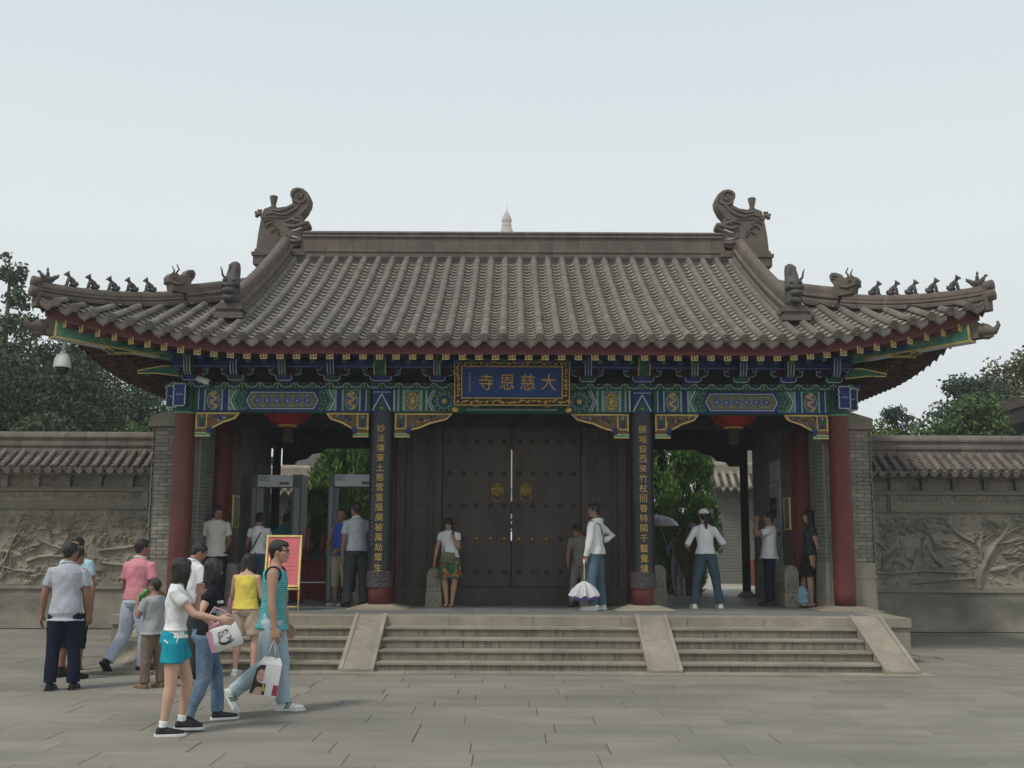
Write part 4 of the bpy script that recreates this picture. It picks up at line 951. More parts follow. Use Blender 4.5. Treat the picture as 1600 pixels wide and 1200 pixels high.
# ================================================================== SIDE WALLS WITH BRICK PIERS
def piers():
    rr = random.Random(11)
    for s in (-1, 1):
        m = MB(); m.box(*sorted((s*5.24, s*5.97)), 18.06, 22.28, 0, 3.60, MORTARL); m.box(*sorted((s*5.24, s*5.5)), 18.06, 22.28, 3.60, 4.9, DARKW)
        w = m.build('side_wall', MORTARL, GATE)
        meshes = {}
        H = .066; k = 0; z = 1.42
        while z < 3.58:                                    # brick courses on the street face
            x = 5.26+(0 if k % 2 else -.12)
            while x < 5.985:
                a, b = max(x, 5.26), min(x+.235, 5.985)
                if b-a > .05:
                    key = round(b-a, 3)
                    if key not in meshes: q = MB(); q.box(0, key-.004, 0, .05, 0, H-.007, BRICK); meshes[key] = q.mesh('brick', BRICK)
                    X = a if s > 0 else -b
                    place('brick', meshes[key], Matrix.Translation((X+.003, 18.035+rr.uniform(0, .012), z)), w)
                x += .241
            z += H; k += 1
        # smooth dressed blocks below
        zz = 0.02
        for hh in (.62, .50, .27):
            for (a, b) in (((5.26, 5.62), (5.625, 5.985)) if hh != .50 else ((5.26, 5.985),)):
                q = MB(); q.box(*sorted((s*a, s*b)), 18.012, 18.06, zz, zz+hh-.006, WALLB); q.build('stone_block', WALLB, w)
            zz += hh
        if s: 
            q = MB(); q.box(*sorted((s*5.98, s*5.992)), 18.01, 21.9, .0, 3.6, BRICKD)
            for i in range(50):
                q.box(*sorted((s*5.98, s*6.0)), 18.0+(.0 if i % 2 else .1), 21.9, .02+.071*i, .02+.071*i+.060, BRICK)
            q.build('outer_brick_courses', BRICK, w, kind='stuff')
        # cap
        q = MB(); q.box(*sorted((s*5.22, s*6.06)), 17.94, 22.3, 3.60, 3.66, STONE); q.box(*sorted((s*5.24, s*6.03)), 17.965, 22.3, 3.66, 3.74, STONE)
        q.prism([(s*5.24, 3.74), (s*6.04, 3.74), (s*6.02, 3.78), (s*5.62, 3.90), (s*5.24, 4.06)], 17.955, 22.3, STONE); q.build('pier_cap', STONE, w)
        # inner brick face, fine courses
        q = MB()
        X0, X1 = 5.20, 5.24
        q.box(*sorted((s*5.225, s*5.24)), 18.06, 22.28, 1.42, 4.6, MORTARL)
        z = 1.42; k = 0
        while z < 4.4:
            y = 18.06+(0 if k % 2 else -.12)
            while y < 22.2:
                a, b = max(y, 18.06), min(y+.24, 22.25)
                q.box(*sorted((s*5.19, s*5.226)), a+.003, b-.003, z, z+.058, BRICKD); y += .243
            z += .066; k += 1
        q.build('inner_bricks', BRICKD, w, kind='stuff')
        q = MB(); q.box(*sorted((s*4.965, s*5.185)), 19.86, 22.28, PZ, 4.6, MORTARL); z = 1.42; k = 0
        while z < 4.4:
            y = 19.86+(0 if k % 2 else -.12)
            while y < 22.2:
                a, b = max(y, 19.86), min(y+.24, 22.27); q.box(*sorted((s*4.95, s*4.966)), a+.003, b-.003, z, z+.055, BRICKD); y += .243
            z += .066; k += 1
        q.build('passage_bricks', BRICKD, w, kind='stuff')
        q = MB(); q.box(*sorted((s*4.94, s*4.966)), 19.86, 22.28, PZ, 1.415, WALLB); q.box(*sorted((s*5.18, s*5.24)), 18.06, 22.28, PZ, 1.416, WALLB); q.build('inner_plinth', WALLB, w)
MORTARL = mat('grey_mortar', (0.165, 0.155, 0.128), .9, .15, 6)
piers()


# ================================================================== DOORS
def doors():
    D = MB(); y = YD
    D.box(-2.0, 2.0, y-.06, y+.14, PZ+.001, .94, DOORM); D.box(-1.22, 1.22, y+.055, y+.139, .90, 1.02, DOORM)
    fr = D.build('door_threshold', DOORM, GATE); D = MB(); D.box(-2.15, 2.15, y-.05, y+.12, 3.69, 4.72, DARKW); D.build('door_lintel', DARKW, GATE)
    D = MB()
    for a, b in ((1.0, 1.74), (1.95, 2.03), (2.07, 2.12), (2.2, 2.42)): D.box(-.03, .03, y+.052, y+.075, a, b, DOORM)  # pieces added behind the slit to block daylight except at the gaps
    D.build('slit_light_block', DOORM, GATE, kind='stuff')
    for s in (-1, 1):
        m = MB(); m.box(*sorted((s*1.86, s*2.0)), y-.08, y+.1, .942, 3.72, DOORM); m.box(*sorted((s*1.215, s*1.34)), y-.09, y+.1, .942, 3.72, DOORM); m.box(*sorted((s*1.17, s*1.215)), y+.053, y+.1, .942, 3.72, DOORM); m.build('door_post', DOORM, fr)
        m = MB(); m.box(*sorted((s*1.342, s*1.858)), y+.0, y+.06, .942, 3.72, DOORM); sp = m.build('side_panel', DOORM, fr)
        zs = [.942, 1.02, 1.92, 2.04, 2.36, 2.50, 3.50, 3.72]
        m = MB()
        m.box(*sorted((s*1.342, s*1.44)), y-.035, y-.001, .942, 3.72, DOORM); m.box(*sorted((s*1.76, s*1.858)), y-.035, y-.001, .942, 3.72, DOORM)
        for a, b in ((.942, 1.02), (1.92, 2.04), (2.36, 2.50), (3.50, 3.72)): m.box(*sorted((s*1.442, s*1.758)), y-.032, y-.001, a, b, DOORM)
        m.build('panel_frame', DOORM, sp)
        m = MB()
        for a, b in ((1.02, 1.92), (2.04, 2.36), (2.50, 3.50)): m.box(*sorted((s*1.47, s*1.73)), y-.012, y-.001, a+.035, b-.035, DOORM)
        m.build('raised_panel', DOORM, sp)
        m = MB(); m.box(*sorted((s*.010, s*1.205)), y-.03, y+.05, .95, 3.70, DOORM); lf = m.build('door_leaf', DOORM, GATE)
        for k in range(5):                                    # vertical planks
            m = MB(); a, b = .012+k*.2378, .016+(k+1)*.2378-.004; m.box(*sorted((s*a, s*b)), y-.038, y-.03, .952, 3.698, DOORM); m.build('plank', DOORM, lf)
        stud = MB(); stud.lathe([(.040, 0), (.042, .006), (.036, .018), (.024, .034), (.010, .042)], 0, 0, None, 12, True, Matrix.Rotation(rad(90), 4, 'X'))
        sd, sg = stud.mesh('door_stud', mat('iron_stud', (.05, .042, .036), .4, .2, 10, metal=.3)), stud.mesh('door_stud', BRASS)
        for iz, z in enumerate((1.20, 1.77, 2.34, 2.90, 3.46)):
            for k in range(5):
                worn = iz == 1 and k < 3
                place('door_stud', sg if worn else sd, Matrix.Translation((s*(.13+.239*k), y-.038, z)), lf, 'worn brass coloured stud' if worn else None)
        x = s*.245; z = 2.62; m = MB(); Mx = Matrix.Translation((x, y-.038, z)) @ Matrix.Rotation(rad(90), 4, 'X') @ Matrix.Scale(.86, 4)
        m.lathe([(.128, 0), (.13, .012), (.118, .024), (.108, .014), (.098, .02), (.07, .045), (.03, .058)], 0, 0, BRASS, 24, True, Mx)
        kn = m.build('door_knocker', BRASS, lf); m = MB()
        for a in (-1, 1): m.ball((x+a*.04, y-.088, z+.035), .020, BRASS, 8, 5); m.tube([(x+a*.02, y-.09, z+.06), (x+a*.05, y-.085, z+.075), (x+a*.08, y-.07, z+.05)], [.01, .014, .006], BRASS, 6)
        m.ball((x, y-.1, z+.0), (.025, .02, .03), BRASS, 8, 5); m.tube([(x-.06, y-.075, z-.02), (x-.03, y-.09, z-.05), (x+.03, y-.09, z-.05), (x+.06, y-.075, z-.02)], .012, BRASS, 6)
        for q in range(12): m.ball((x+.1*math.cos(q*.524), y-.066, z+.1*math.sin(q*.524)), .014, BRASS, 6, 4)
        m.build('lion_face', BRASS, kn)
        m = MB(); m.tube([(x+.095*math.cos(a), y-.085-.01*math.sin(a), z-.115+.095*math.sin(a)) for a in np.linspace(0, 2*math.pi, 25)], .0085, BRASS, 8, False); m.build('knocker_ring', BRASS, kn)
        # open leaves in the side bays, folded back against the walls, and the frame above
        for side in (1, -1):
            m = MB(); xw = s*4.98 if side == 1 else s*2.36
            m.box(min(xw-.035, xw+.035), max(xw-.035, xw+.035), 19.16, 19.78, PZ+.06, 3.62, REDD); l2 = m.build('side_door_leaf', REDD, GATE)
            xi = xw-s*.036 if side == 1 else xw+s*.036
            if side == 1:
                q = MB(); dd = -s
                for (a, b, c, d2) in ((19.26, 19.66, 1.95, 1.97), (19.26, 19.66, 2.5, 2.52), (19.26, 19.28, 1.97, 2.5), (19.64, 19.66, 1.97, 2.5)): q.box(*sorted((xi, xi+dd*.03)), a, b, c, d2, GOLDP)
                q.build('plaque_frame', GOLDP, l2, 'gold frame of the small green plaque'); q = MB(); q.box(*sorted((xi, xi+dd*.02)), 19.28, 19.64, 1.97, 2.5, mat('plaque_green', (.02, .08, .05), .5)); q.build('plaque', None, l2, 'small green plaque')
        m = MB(); m.box(*sorted((s*2.30, s*4.95)), y-.05, y+.1, 3.70, 4.72, DARKW); m.build('side_lintel', DARKW, GATE)
    # rear beams with open fretwork
    m = MB(); m.box(-5.2, 5.2, YB-.12, YB+.12, 3.62, 4.05, mat('rear_beam_paint', (.03, .04, .05), .7, .5, 6)); m.box(-5.2, 5.2, YB-.1, YB+.1, 4.27, 4.9, DARKW)
    rb = m.build('rear_beam', None, GATE); m = MB()
    for x in np.arange(-5.1, 5.2, .34):
        if abs(abs(x)-3.2) > .55: m.box(x-.10, x+.13, YB-.05, YB+.05, 4.052, 4.268, DARKW)
        else: m.prism([(x-.10, 4.052), (x+.10, 4.052), (x+.06, 4.12), (x+.10, 4.268), (x-.10, 4.268), (x-.05, 4.15)], YB-.05, YB+.05, DARKW)
    m.build('rear_fretwork', DARKW, rb)
    for s in (-1, 1):
        m = MB(); x = s*4.72; m.prism([(x, 3.615), (x-s*.9, 3.615), (x-s*.78, 3.53), (x-s*.6, 3.50), (x-s*.5, 3.40), (x-s*.3, 3.36), (x-s*.24, 3.28), (x, 3.28)], YB-.05, YB+.05, DARKW); m.build('rear_carved_bracket', DARKW, rb)
    m = MB(); m.box(-5.2, 5.2, 18.1, YB, 4.88, 4.92, DARKW); m.build('ceiling', DARKW, GATE)
    # walls between centre bay and side bays behind the door line
    for s in (-1, 1):
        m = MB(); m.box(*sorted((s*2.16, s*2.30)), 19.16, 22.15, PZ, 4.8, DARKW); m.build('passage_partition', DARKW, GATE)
    # noticeboard on the right side wall
    N = empty('notice_board', (4.93, 20.2, 1.9), 'tall pale notice board with dark plaques on the inner wall of the right passage', 'notice board')
    m = MB(); m.box(4.905, 4.938, 19.88, 20.62, 1.0, 3.25, mat('pale_board', (.33, .34, .34), .6)); m.build('board', None, N)
    m = MB(); m.tube([(4.90, 20.25, 2.2), (4.90, 20.25, 2.55)], [.1, .1], BLACKL, 10); m.box(4.885, 4.903, 19.9, 20.6, 1.85, 1.92, BLACKL); m.box(4.885, 4.903, 19.9, 20.6, 2.74, 2.81, BLACKL); m.build('dark_plaque', BLACKL, N)
    m = MB()
    for k in range(5): m.box(4.893, 4.903, 19.93+k*.14, 19.99+k*.14, 2.86, 3.2, mat('pale_strip', (.5, .5, .5), .7))
    m.build('paper_strip', None, N)
doors()

# ================================================================== BOARDS, LANTERNS, STONES
def boards():
    # name board, leaning forward
    B = empty('name_board', (0, 17.3, 3.86), 'blue temple name board in a black and gold frame with four gold characters', 'sign board')
    w, h = .93, .755; tilt = rad(16)
    M0 = Matrix.Translation((0, 17.36, 3.905)) @ Matrix.Rotation(tilt, 4, 'X')
    WM_B = M0
    m = MB(); m.box(-w+.10, w-.10, -.02, .03, .10, h-.10, mat('board_blue', (.018, .055, .20), .6, .15, 6), M0); m.build('panel', None, B)
    fr = MB(); t = .125
    for a, b, c, d in ((-w, w, 0, t), (-w, w, h-t, h), (-w, -w+t, t, h-t), (w-t, w, t, h-t)): fr.box(a, b, -.05, .04, c, d, mat('frame_dark_brown', (.035, .025, .018), .5, .3, 10), M0)
    f = fr.build('frame', None, B)
    g = MB()
    for k in (0, t-.012):
        e = .016
        for a, b, c, d in ((-w+k, w-k, k, k+e), (-w+k, w-k, h-k-e, h-k), (-w+k, -w+k+e, k+e, h-k-e), (w-k-e, w-k, k+e, h-k-e)): g.box(a, b, -.062, -.05, c, d, GOLD, M0)
    g.build('frame_edge', GOLD, f)
    rr = random.Random(4); g = MB()
    def scroll(x, z, r, a0):
        g.tube([M0 @ Vector((x+r*(1-k*.12)*math.cos(a0+k*.8), -.058, z+r*(1-k*.12)*math.sin(a0+k*.8))) for k in range(7)], [.014, .017, .016, .014, .012, .010, .006], GOLD, 5)
    for x in np.arange(-w+.07, w-.03, .092):
        for z in (t/2, h-t/2): scroll(x+rr.uniform(-.01, .01), z+rr.uniform(-.012, .012), rr.uniform(.02, .032), rr.uniform(0, 6.3)); g.ball(M0 @ Vector((x+.046, -.052, z+rr.uniform(-.02, .02))), (rr.uniform(.012, .03), .012, .014), GOLD, 6, 4)
    for z in np.arange(t+.05, h-t, .085):
        for x in (-w+t/2, w-t/2): scroll(x, z, rr.uniform(.02, .03), rr.uniform(0, 6.3)); g.ball(M0 @ Vector((x, -.052, z+.042)), (.02, .012, rr.uniform(.012, .024)), GOLD, 6, 4)
    g.build('frame_carving', GOLD, f)
    for i, ch in enumerate('寺恩慈大'):
        me = text_mesh(ch, .285, GOLD, .016, .0); x = -.415+.335*i
        place('character', me, M0 @ Matrix.Translation((x, -.03, h/2+.0)) @ FACE @ Matrix.Rotation(rad(-2), 4, 'Z') @ Matrix.Scale(.9, 4, (1, 0, 0)), B)
    g = MB()
    for k in range(5):
        z = h/2+.14-k*.065; x = -.68
        g.box(x-.018, x+.016, -.026, -.021, z, z+.008, GOLD, M0); g.box(x-.004, x+.004, -.026, -.021, z-.03, z+.02, GOLD, M0); g.box(x-.016, x+.018, -.026, -.021, z-.03, z-.022, GOLD, M0)
    g.build('signature_marks', GOLD, B)
    for s in (-1, 1):
        m = MB(); m.ball(M0 @ Vector((s*.58, -.05, .0)), (.06, .03, .035), BRASS, 10, 6); m.build('board_boss', BRASS, B)
        m = MB(); m.ball((s*.93, 17.70, 3.87), (.06, .05, .045), GOLDP, 10, 6); m.build('support_knob', GOLDP, B)
    # couplet boards wrapped round the inner columns
    for x, txt, lab in ((-2.15, '妙法傳東土慈雲重蔭廣被萬劫眾生', 'black couplet board with gold characters on the column left of the main door'), (2.15, '勝地自西來竹杖回春特開千載覺境', 'black couplet board with gold characters on the column right of the main door')):
        c = empty('couplet_board', (x, YP, PZ+.36), lab, 'couplet board')
        def arc(r0, r1, z0, z1, mt, mb, n=14):
            A = [math.pi*(1+i/n) for i in range(n+1)]
            ring = [(x+r1*math.cos(a), YP+r1*math.sin(a)) for a in A]+[(x+r0*math.cos(a), YP+r0*math.sin(a)) for a in A[::-1]]
            mb.prism(ring, z0, z1, mt, axis='z')
        m = MB(); arc(.178, .198, 1.24, 3.83, BLACKL, m); m.build('board', BLACKL, c)
        m = MB(); arc(.18, .202, 1.00, 1.24, BLACKM, m); arc(.18, .207, .985, 1.0, BLACKM, m)
        for i in range(60): a = math.pi*(1+random.random()); m.ball((x+.2*math.cos(a), YP+.2*math.sin(a), random.uniform(1.01, 1.23)), (.018, .018, .012), BLACKM, 6, 4)
        m.build('carved_base_band', BLACKM, c)
        for i, ch in enumerate(txt):
            z = 3.555-i*.1612; me = text_mesh(ch, .138, GOLD, .012, .0)
            place('character', me, Matrix.Translation((x+.0, YP-.204, z)) @ FACE, c)
        m = MB(); s0 = -1
        for i in range(21):
            a = rad(232); z = 3.1-i*.07+(0 if i < 9 else -.03); q = Vector((x+.199*math.cos(a), YP+.199*math.sin(a), z)); m.box(-.006, .008, -.002, .002, -.012, .014, mat('faint_inscription', (.25, .26, .26), .6), Matrix.Translation(q) @ Matrix.Rotation(a-rad(270), 4, 'Z'))
        if x < 0: m.build('small_inscription', None, c)
    # lanterns
    for x, lab in ((-3.84, 'red round palace lantern with gold fringe hanging in the left passage'), (3.80, 'red round palace lantern with gold fringe hanging in the right passage')):
        Ln = empty('red_lantern', (x, 18.45, 3.62), lab, 'lantern', 'red lanterns in the side bays')
        m = MB(); n = 36; pr = [(.13, -.27), (.20, -.25), (.32, -.18), (.40, -.07), (.42, .03), (.39, .13), (.30, .22), (.18, .27), (.13, .28)]; vs = []
        for r, z in pr:
            for j in range(n): a = 2*math.pi*j/n; rr2 = r*(1+(.018 if j % 3 == 0 else -.004)); vs.append((x+rr2*math.cos(a), 18.45+rr2*math.sin(a), 3.94+z))
        m.add(vs, [(i*n+j, i*n+(j+1) % n, (i+1)*n+(j+1) % n, (i+1)*n+j) for i in range(len(pr)-1) for j in range(n)]+[tuple(range(n-1, -1, -1))], REDLAN, True); m.build('lantern_body', REDLAN, Ln)
        m = MB(); m.lathe([(.10, 3.655), (.15, 3.67), (.13, 3.70)], x, 18.45, GOLD, 24); m.lathe([(.14, 4.20), (.16, 4.22), (.14, 4.25)], x, 18.45, GOLD, 24)
        for j in range(24): a = 2*math.pi*j/24; m.ball((x+.15*math.cos(a), 18.45+.15*math.sin(a), 3.67), (.018, .018, .016), GOLD, 6, 4)
        m.build('gold_collar', GOLD, Ln)
        m = MB()
        for j in range(22): a = 2*math.pi*j/22; r = .05+.03*(j % 2); m.tube([(x+r*math.cos(a), 18.45+r*math.sin(a), 3.66), (x+r*1.1*math.cos(a), 18.45+r*1.1*math.sin(a), 3.38)], .0045, mat('fringe_yellow', (.09, .07, .035), .8), 4)
        m.build('fringe', None, Ln); m = MB(); m.tube([(x, 18.45, 4.22), (x, 18.45, 4.88)], .01, BLACKPL, 6); m.build('cord', BLACKPL, Ln)
    # stone door piers
    for x, y, lab, hh in ((-1.30, 18.62, 'carved grey stone pier left of the main door beside the woman in a floral skirt', .62), (1.30, 18.62, 'carved grey stone pier right of the main door behind the man with an umbrella', .62),
                      (2.52, 18.85, 'carved grey stone door pier just right of the right couplet column', .68), (-2.52, 18.85, 'carved grey stone door pier just left of the left couplet column', .68), (4.78, 18.85, 'carved grey stone door pier by the woman in the black dress', .68), (-4.78, 18.85, 'carved grey stone pier behind the leaning man in the left passage', .68)):
        q = empty('stone_door_pier', (x, y, PZ), lab, 'stone pier'); w = .12
        m = MB(); m.box(x-w-.015, x+w+.015, y-.16, y+.2, PZ, PZ+.24, STONE); m.build('pier_base', STONE, q)
        pr = [(x-w, PZ+.245)]+[(x-w*math.cos(a), PZ+hh-.12+.14*math.sin(a)) for a in np.linspace(0, math.pi, 9)]+[(x+w, PZ+.245)]
        m = MB(); m.prism(pr, y-.14, y+.18, STONE); ps = m.build('pier_stone', STONE, q)
        m = MB(); m.tube([(x-.06, y-.143, PZ+.3), (x-.07, y-.143, PZ+.42), (x, y-.145, PZ+.52), (x+.07, y-.143, PZ+.42), (x+.06, y-.143, PZ+.3)], .012, STONE, 5); m.ball((x, y-.14, PZ+.38), (.035, .02, .06), STONE, 8, 5)
        for a in (-1, 1): m.tube([(x+a*.09, y-.163, PZ+.05), (x+a*.04, y-.163, PZ+.12), (x, y-.163, PZ+.19)], .01, STONE, 5)
        m.build('pier_carving', STONE, ps)
    # cameras
    K = empty('dome_camera', (-6.90, 16.35, 4.25), 'white dome security camera hanging under the left roof corner', 'security camera')
    x, y = -6.90, 16.38
    m = MB(); m.tube([(x+.01, y+.01, 4.80), (x, y, 4.56)], [.025, .025], GREYMETAL, 10); m.build('mount_tube', GREYMETAL, K)
    m = MB(); m.lathe([(.04, 4.58), (.045, 4.54), (.09, 4.525), (.12, 4.45), (.132, 4.34), (.128, 4.325)], x, y, WHITEPL, 24); m.build('housing', WHITEPL, K)
    m = MB(); m.lathe([(.106, 4.323), (.103, 4.28), (.08, 4.24), (.04, 4.215), (.01, 4.21)], x, y, BLACKPL, 20); m.build('dome', BLACKPL, K)
    K = empty('bullet_camera', (-4.98, 17.4, 4.22), 'small pale bullet camera pointing right on the beam above the left corner column', 'security camera')
    m = MB(); m.tube([(-5.12, 17.45, 4.33), (-4.88, 17.35, 4.24)], [.05, .05], WHITEPL, 12); m.build('camera_body', WHITEPL, K)
    m = MB(); m.tube([(-4.88, 17.35, 4.24), (-4.84, 17.333, 4.225)], [.058, .055], BLACKPL, 12); m.build('lens_hood', BLACKPL, K); m = MB(); m.tube([(-5.05, 17.45, 4.30), (-5.05, 17.75, 4.28)], .015, GREYMETAL, 6); m.build('bracket', GREYMETAL, K)
boards()
# ================================================================== PERIMETER WALLS WITH CARVED RELIEFS
def perimeter(s):
    Y = 21.6; x0, x1 = 5.995, 16.0
    lab = 'grey stone wall with tiled coping and carved tree relief panel %s of the gate' % ('right' if s > 0 else 'left')
    Wl = empty('relief_wall', (s*11, Y, 0), lab, 'wall')
    def bx(a, b, y0, y1, z0, z1, m, mb): mb.box(*sorted((s*a, s*b)), y0, y1, z0, z1, m)
    rr = random.Random(20+s)
    m = MB(); bx(x0, x1, Y+.03, Y+.55, 0, 3.1, WALLST, m); m.build('wall_core', WALLST, Wl)
    # base of dressed blocks
    for k in range(3):
        x = x0+(0 if k % 2 else -.5)
        while x < 12.2:
            a, b = max(x, x0), x+.98
            m = MB(); bx(a+.001, b-.001, Y-.03-rr.uniform(0, .003), Y+.03, .02+k*.25, .02+(k+1)*.25-.0015, WALLB, m); m.build('base_block', WALLB, Wl); x += 1.0
    m = MB(); bx(x0, 12.2, Y-.0285, Y+.028, .021, .768, WALLB, m); m.build('base_backing', WALLB, Wl)
    m = MB(); bx(x0, 12.4, Y-.07, Y+.03, .775, .80, STONE, m); bx(x0, 12.4, Y-.055, Y+.03, .80, .845, STONE, m)
    bx(x0, 12.4, Y-.05, Y+.03, 2.335, 2.365, STONE, m); bx(x0, 12.4, Y-.075, Y+.03, 2.68, 2.745, STONE, m); bx(x0, 12.4, Y-.09, Y+.03, 2.745, 2.765, STONE, m)
    bx(x0, x0+.13, Y-.045, Y+.03, .85, 2.33, STONE, m); m.build('ledge', STONE, Wl)
    # main relief
    W, H = 5.6, 1.47; st = []; bl = []
    def limb(x, z, a, L, r, d=0):
        pts = [(x, z)]; 
        for i in range(6): a += rr.uniform(-.35, .35); x += L/6*math.cos(a); z += L/6*math.sin(a); z = min(z, H-.08); pts.append((x, z))
        st.append((pts, r, r*.5, .05+.4*r))
        if d < 2:
            for k in (2, 4, 5): limb(pts[k][0], pts[k][1], a+rr.choice([-1, 1])*rr.uniform(.6, 1.2), L*.5, r*.5, d+1)
        else:
            for k in range(5): bl.append((pts[-1][0]+rr.uniform(-.12, .12), min(pts[-1][1]+rr.uniform(-.05, .08), H-.05), rr.uniform(.05, .11), rr.uniform(.03, .06), rr.uniform(.045, .075), rr.choice([5, 6, 7])))
    if s < 0:
        for (a, b, c, L, r) in ((4.1, .0, 1.35, 1.2, .07), (3.4, .45, .3, 1.5, .055), (2.3, .62, .2, 1.0, .045), (5.2, .1, 1.4, 1.3, .07)): limb(a if 1 else a, b, math.pi-c if a > 3 else c, L, r*.65)
        for q in range(44): bl.append((rr.uniform(1.2, 5.5), rr.uniform(1.08, 1.40), rr.uniform(.07, .13), rr.uniform(.045, .08), rr.uniform(.04, .07), rr.choice([5, 6, 8])))
        # pavilion, cliffs and waterfall on the right part
        def rx(v): return v
        st += [([(.12, .98), (.5, 1.02), (.8, .96), (1.0, 1.0)], .035, .03, .05), ([(.12, .80), (.9, .82)], .025, .025, .045), ([(.35, .40), (.9, .48), (1.5, .38), (1.9, .42)], .04, .03, .06),
               ([(.62, .95), (.55, .7), (.5, .45)], .07, .10, .05), ([(.75, .95), (.78, .7), (.9, .45)], .03, .05, .06), ([(1.0, .8), (1.5, .72), (2.0, .66)], .03, .03, .05),
               ([(.25, 1.05), (.28, 1.25), (.3, 1.4)], .03, .02, .05), ([(.40, 1.05), (.42, 1.28)], .03, .02, .05), ([(1.1, 1.1), (1.0, 1.25), (1.3, 1.35), (1.6, 1.3)], .03, .02, .05)]
        for q in range(9): x = 3.9+rr.uniform(-.3, .3); st.append(([(3.9, .1), (x, .35), (x+rr.uniform(-.1, .1), .62)], .02, .015, .05)); bl.append((x, .64, .08, .035, .06, 7))
        for q in range(14): bl.append((rr.uniform(3.2, 5.5), rr.uniform(.05, .35), rr.uniform(.06, .14), rr.uniform(.03, .06), rr.uniform(.03, .06), 5))
        for q in range(12): bl.append((rr.uniform(1.4, 2.2), rr.uniform(.8, 1.0), rr.uniform(.03, .05), rr.uniform(.05, .09), .05, 4))
    else:
        limb(3.05, .0, 1.4, 1.4, .075); limb(3.0, .9, 2.9, 1.4, .035); limb(4.6, 0, 1.6, 1.2, .06)
        for q in range(50): bl.append((rr.uniform(1.2, 2.6), 1.42-abs(rr.gauss(0, .12))-.03, rr.uniform(.05, .10), rr.uniform(.03, .05), rr.uniform(.04, .07), rr.choice([5, 6, 8])))
        for q in range(12): bl.append((rr.uniform(.05, .5), rr.uniform(1.1, 1.4), rr.uniform(.04, .08), rr.uniform(.03, .06), .05, 5))
        st += [([(.1, 1.12), (.6, 1.08), (1.1, 1.1)], .03, .02, .04), ([(.9, .85), (1.1, .9), (1.25, .75)], .03, .02, .05), ([(.9, .3), (1.4, .28), (2.0, .34), (2.8, .3)], .03, .03, .05), ([(1.8, .1), (2.4, .16), (3.0, .2)], .03, .03, .04),
               ([(1.75, .35), (1.85, .55), (1.9, .75)], .05, .02, .05), ([(2.1, .8), (2.2, .6), (2.35, .45)], .05, .05, .06), ([(3.35, .35), (3.6, .4)], .05, .05, .06)]
        for q in range(26): bl.append((rr.uniform(1.3, 2.9), rr.uniform(.3, .75), rr.uniform(.04, .12), rr.uniform(.03, .08), rr.uniform(.035, .065), rr.choice([3, 4, 5])))
        for q in range(5): st.append(([(1.2, .35), (1.2+.1*q, .6+.05*q)], .025, .012, .045))
        for q in range(8): bl.append((2.55+rr.uniform(-.15, .15), .85+rr.uniform(-.08, .08), .07, .035, .06, 7))
    X, Z, Hh = relief_field(W, H, .0115, st, bl)
    Hh += .006*np.sin(X*9+3*np.sin(Z*7))*np.cos(Z*8); 
    st2 = []
    for q in range(420): a, b, t = rr.uniform(.1, W-.1), rr.uniform(.05, H-.05), rr.uniform(0, 3.1); st2.append(([(a, b), (a+.05*math.cos(t), b+.05*math.sin(t)), (a+.09*math.cos(t+.6), b+.09*math.sin(t+.6))], .014, .008, .02))
    Hh = np.maximum(Hh, relief_field(W, H, .0115, st2, [])[2]); Hh *= 1.2
    for zz in (.36, .73, 1.1): Hh[np.abs(Z-zz) < .006] -= .006
    for k in range(int(W/.62)): Hh[np.abs(X-.62*(k+.5)) < .006] -= .006
    PX = s*(x0+.135+X); P = np.stack([PX, Y+.028-Hh, .855+Z], -1)
    place('relief_panel', grid_mesh('relief_panel', P, WALLST, flip=(s < 0)), Matrix(), Wl)
    # narrow carved friezes in frames
    fx = [x0, 7.55, 10.3, 12.4] if s > 0 else [x0, 7.25, 10.4, 12.4]
    for a, b in zip(fx[:-1], fx[1:]):
        a2, b2 = a+.09, b-.09; w = b2-a2; st = []; bl = []
        for i in range(int(w/.075)):
            xx = .04+i*.075; zz = .085+rr.uniform(-.03, .03); a0 = rr.uniform(0, 6)
            st.append(([(xx+.03*math.cos(a0+q), zz+.03*math.sin(a0+q)) for q in range(5)], .014, .008, .03)); bl.append((xx+rr.uniform(-.03, .03), rr.uniform(.02, .15), .02, .014, .025, 5))
        Xf, Zf, Hf = relief_field(w, .17, .011, st, bl); P = np.stack([s*(a2+Xf), Y+.0-Hf, 2.50+Zf], -1)
        place('frieze_carving', grid_mesh('frieze', P, WALLST, flip=(s < 0)), Matrix(), Wl)
        m = MB(); bx(a2, b2, Y-.005, Y+.03, 2.368, 2.495, STONE, m); bx(a+.055, a2-.002, Y-.04, Y+.03, 2.368, 2.678, STONE, m); bx(b2+.002, b-.055, Y-.04, Y+.03, 2.368, 2.678, STONE, m); bx(b-.05, b+.05, Y-.065, Y+.03, 2.37, 2.677, STONE, m); bx(b-.055, b+.055, Y-.09, Y-.066, 2.37, 2.46, STONE, m); m.build('frieze_frame', STONE, Wl)
    # bracket row
    m = MB(); bx(x0, 12.4, Y-.02, Y+.03, 2.766, 3.0, WALLST, m); m.build('bracket_band', WALLST, Wl)
    x = x0+.32
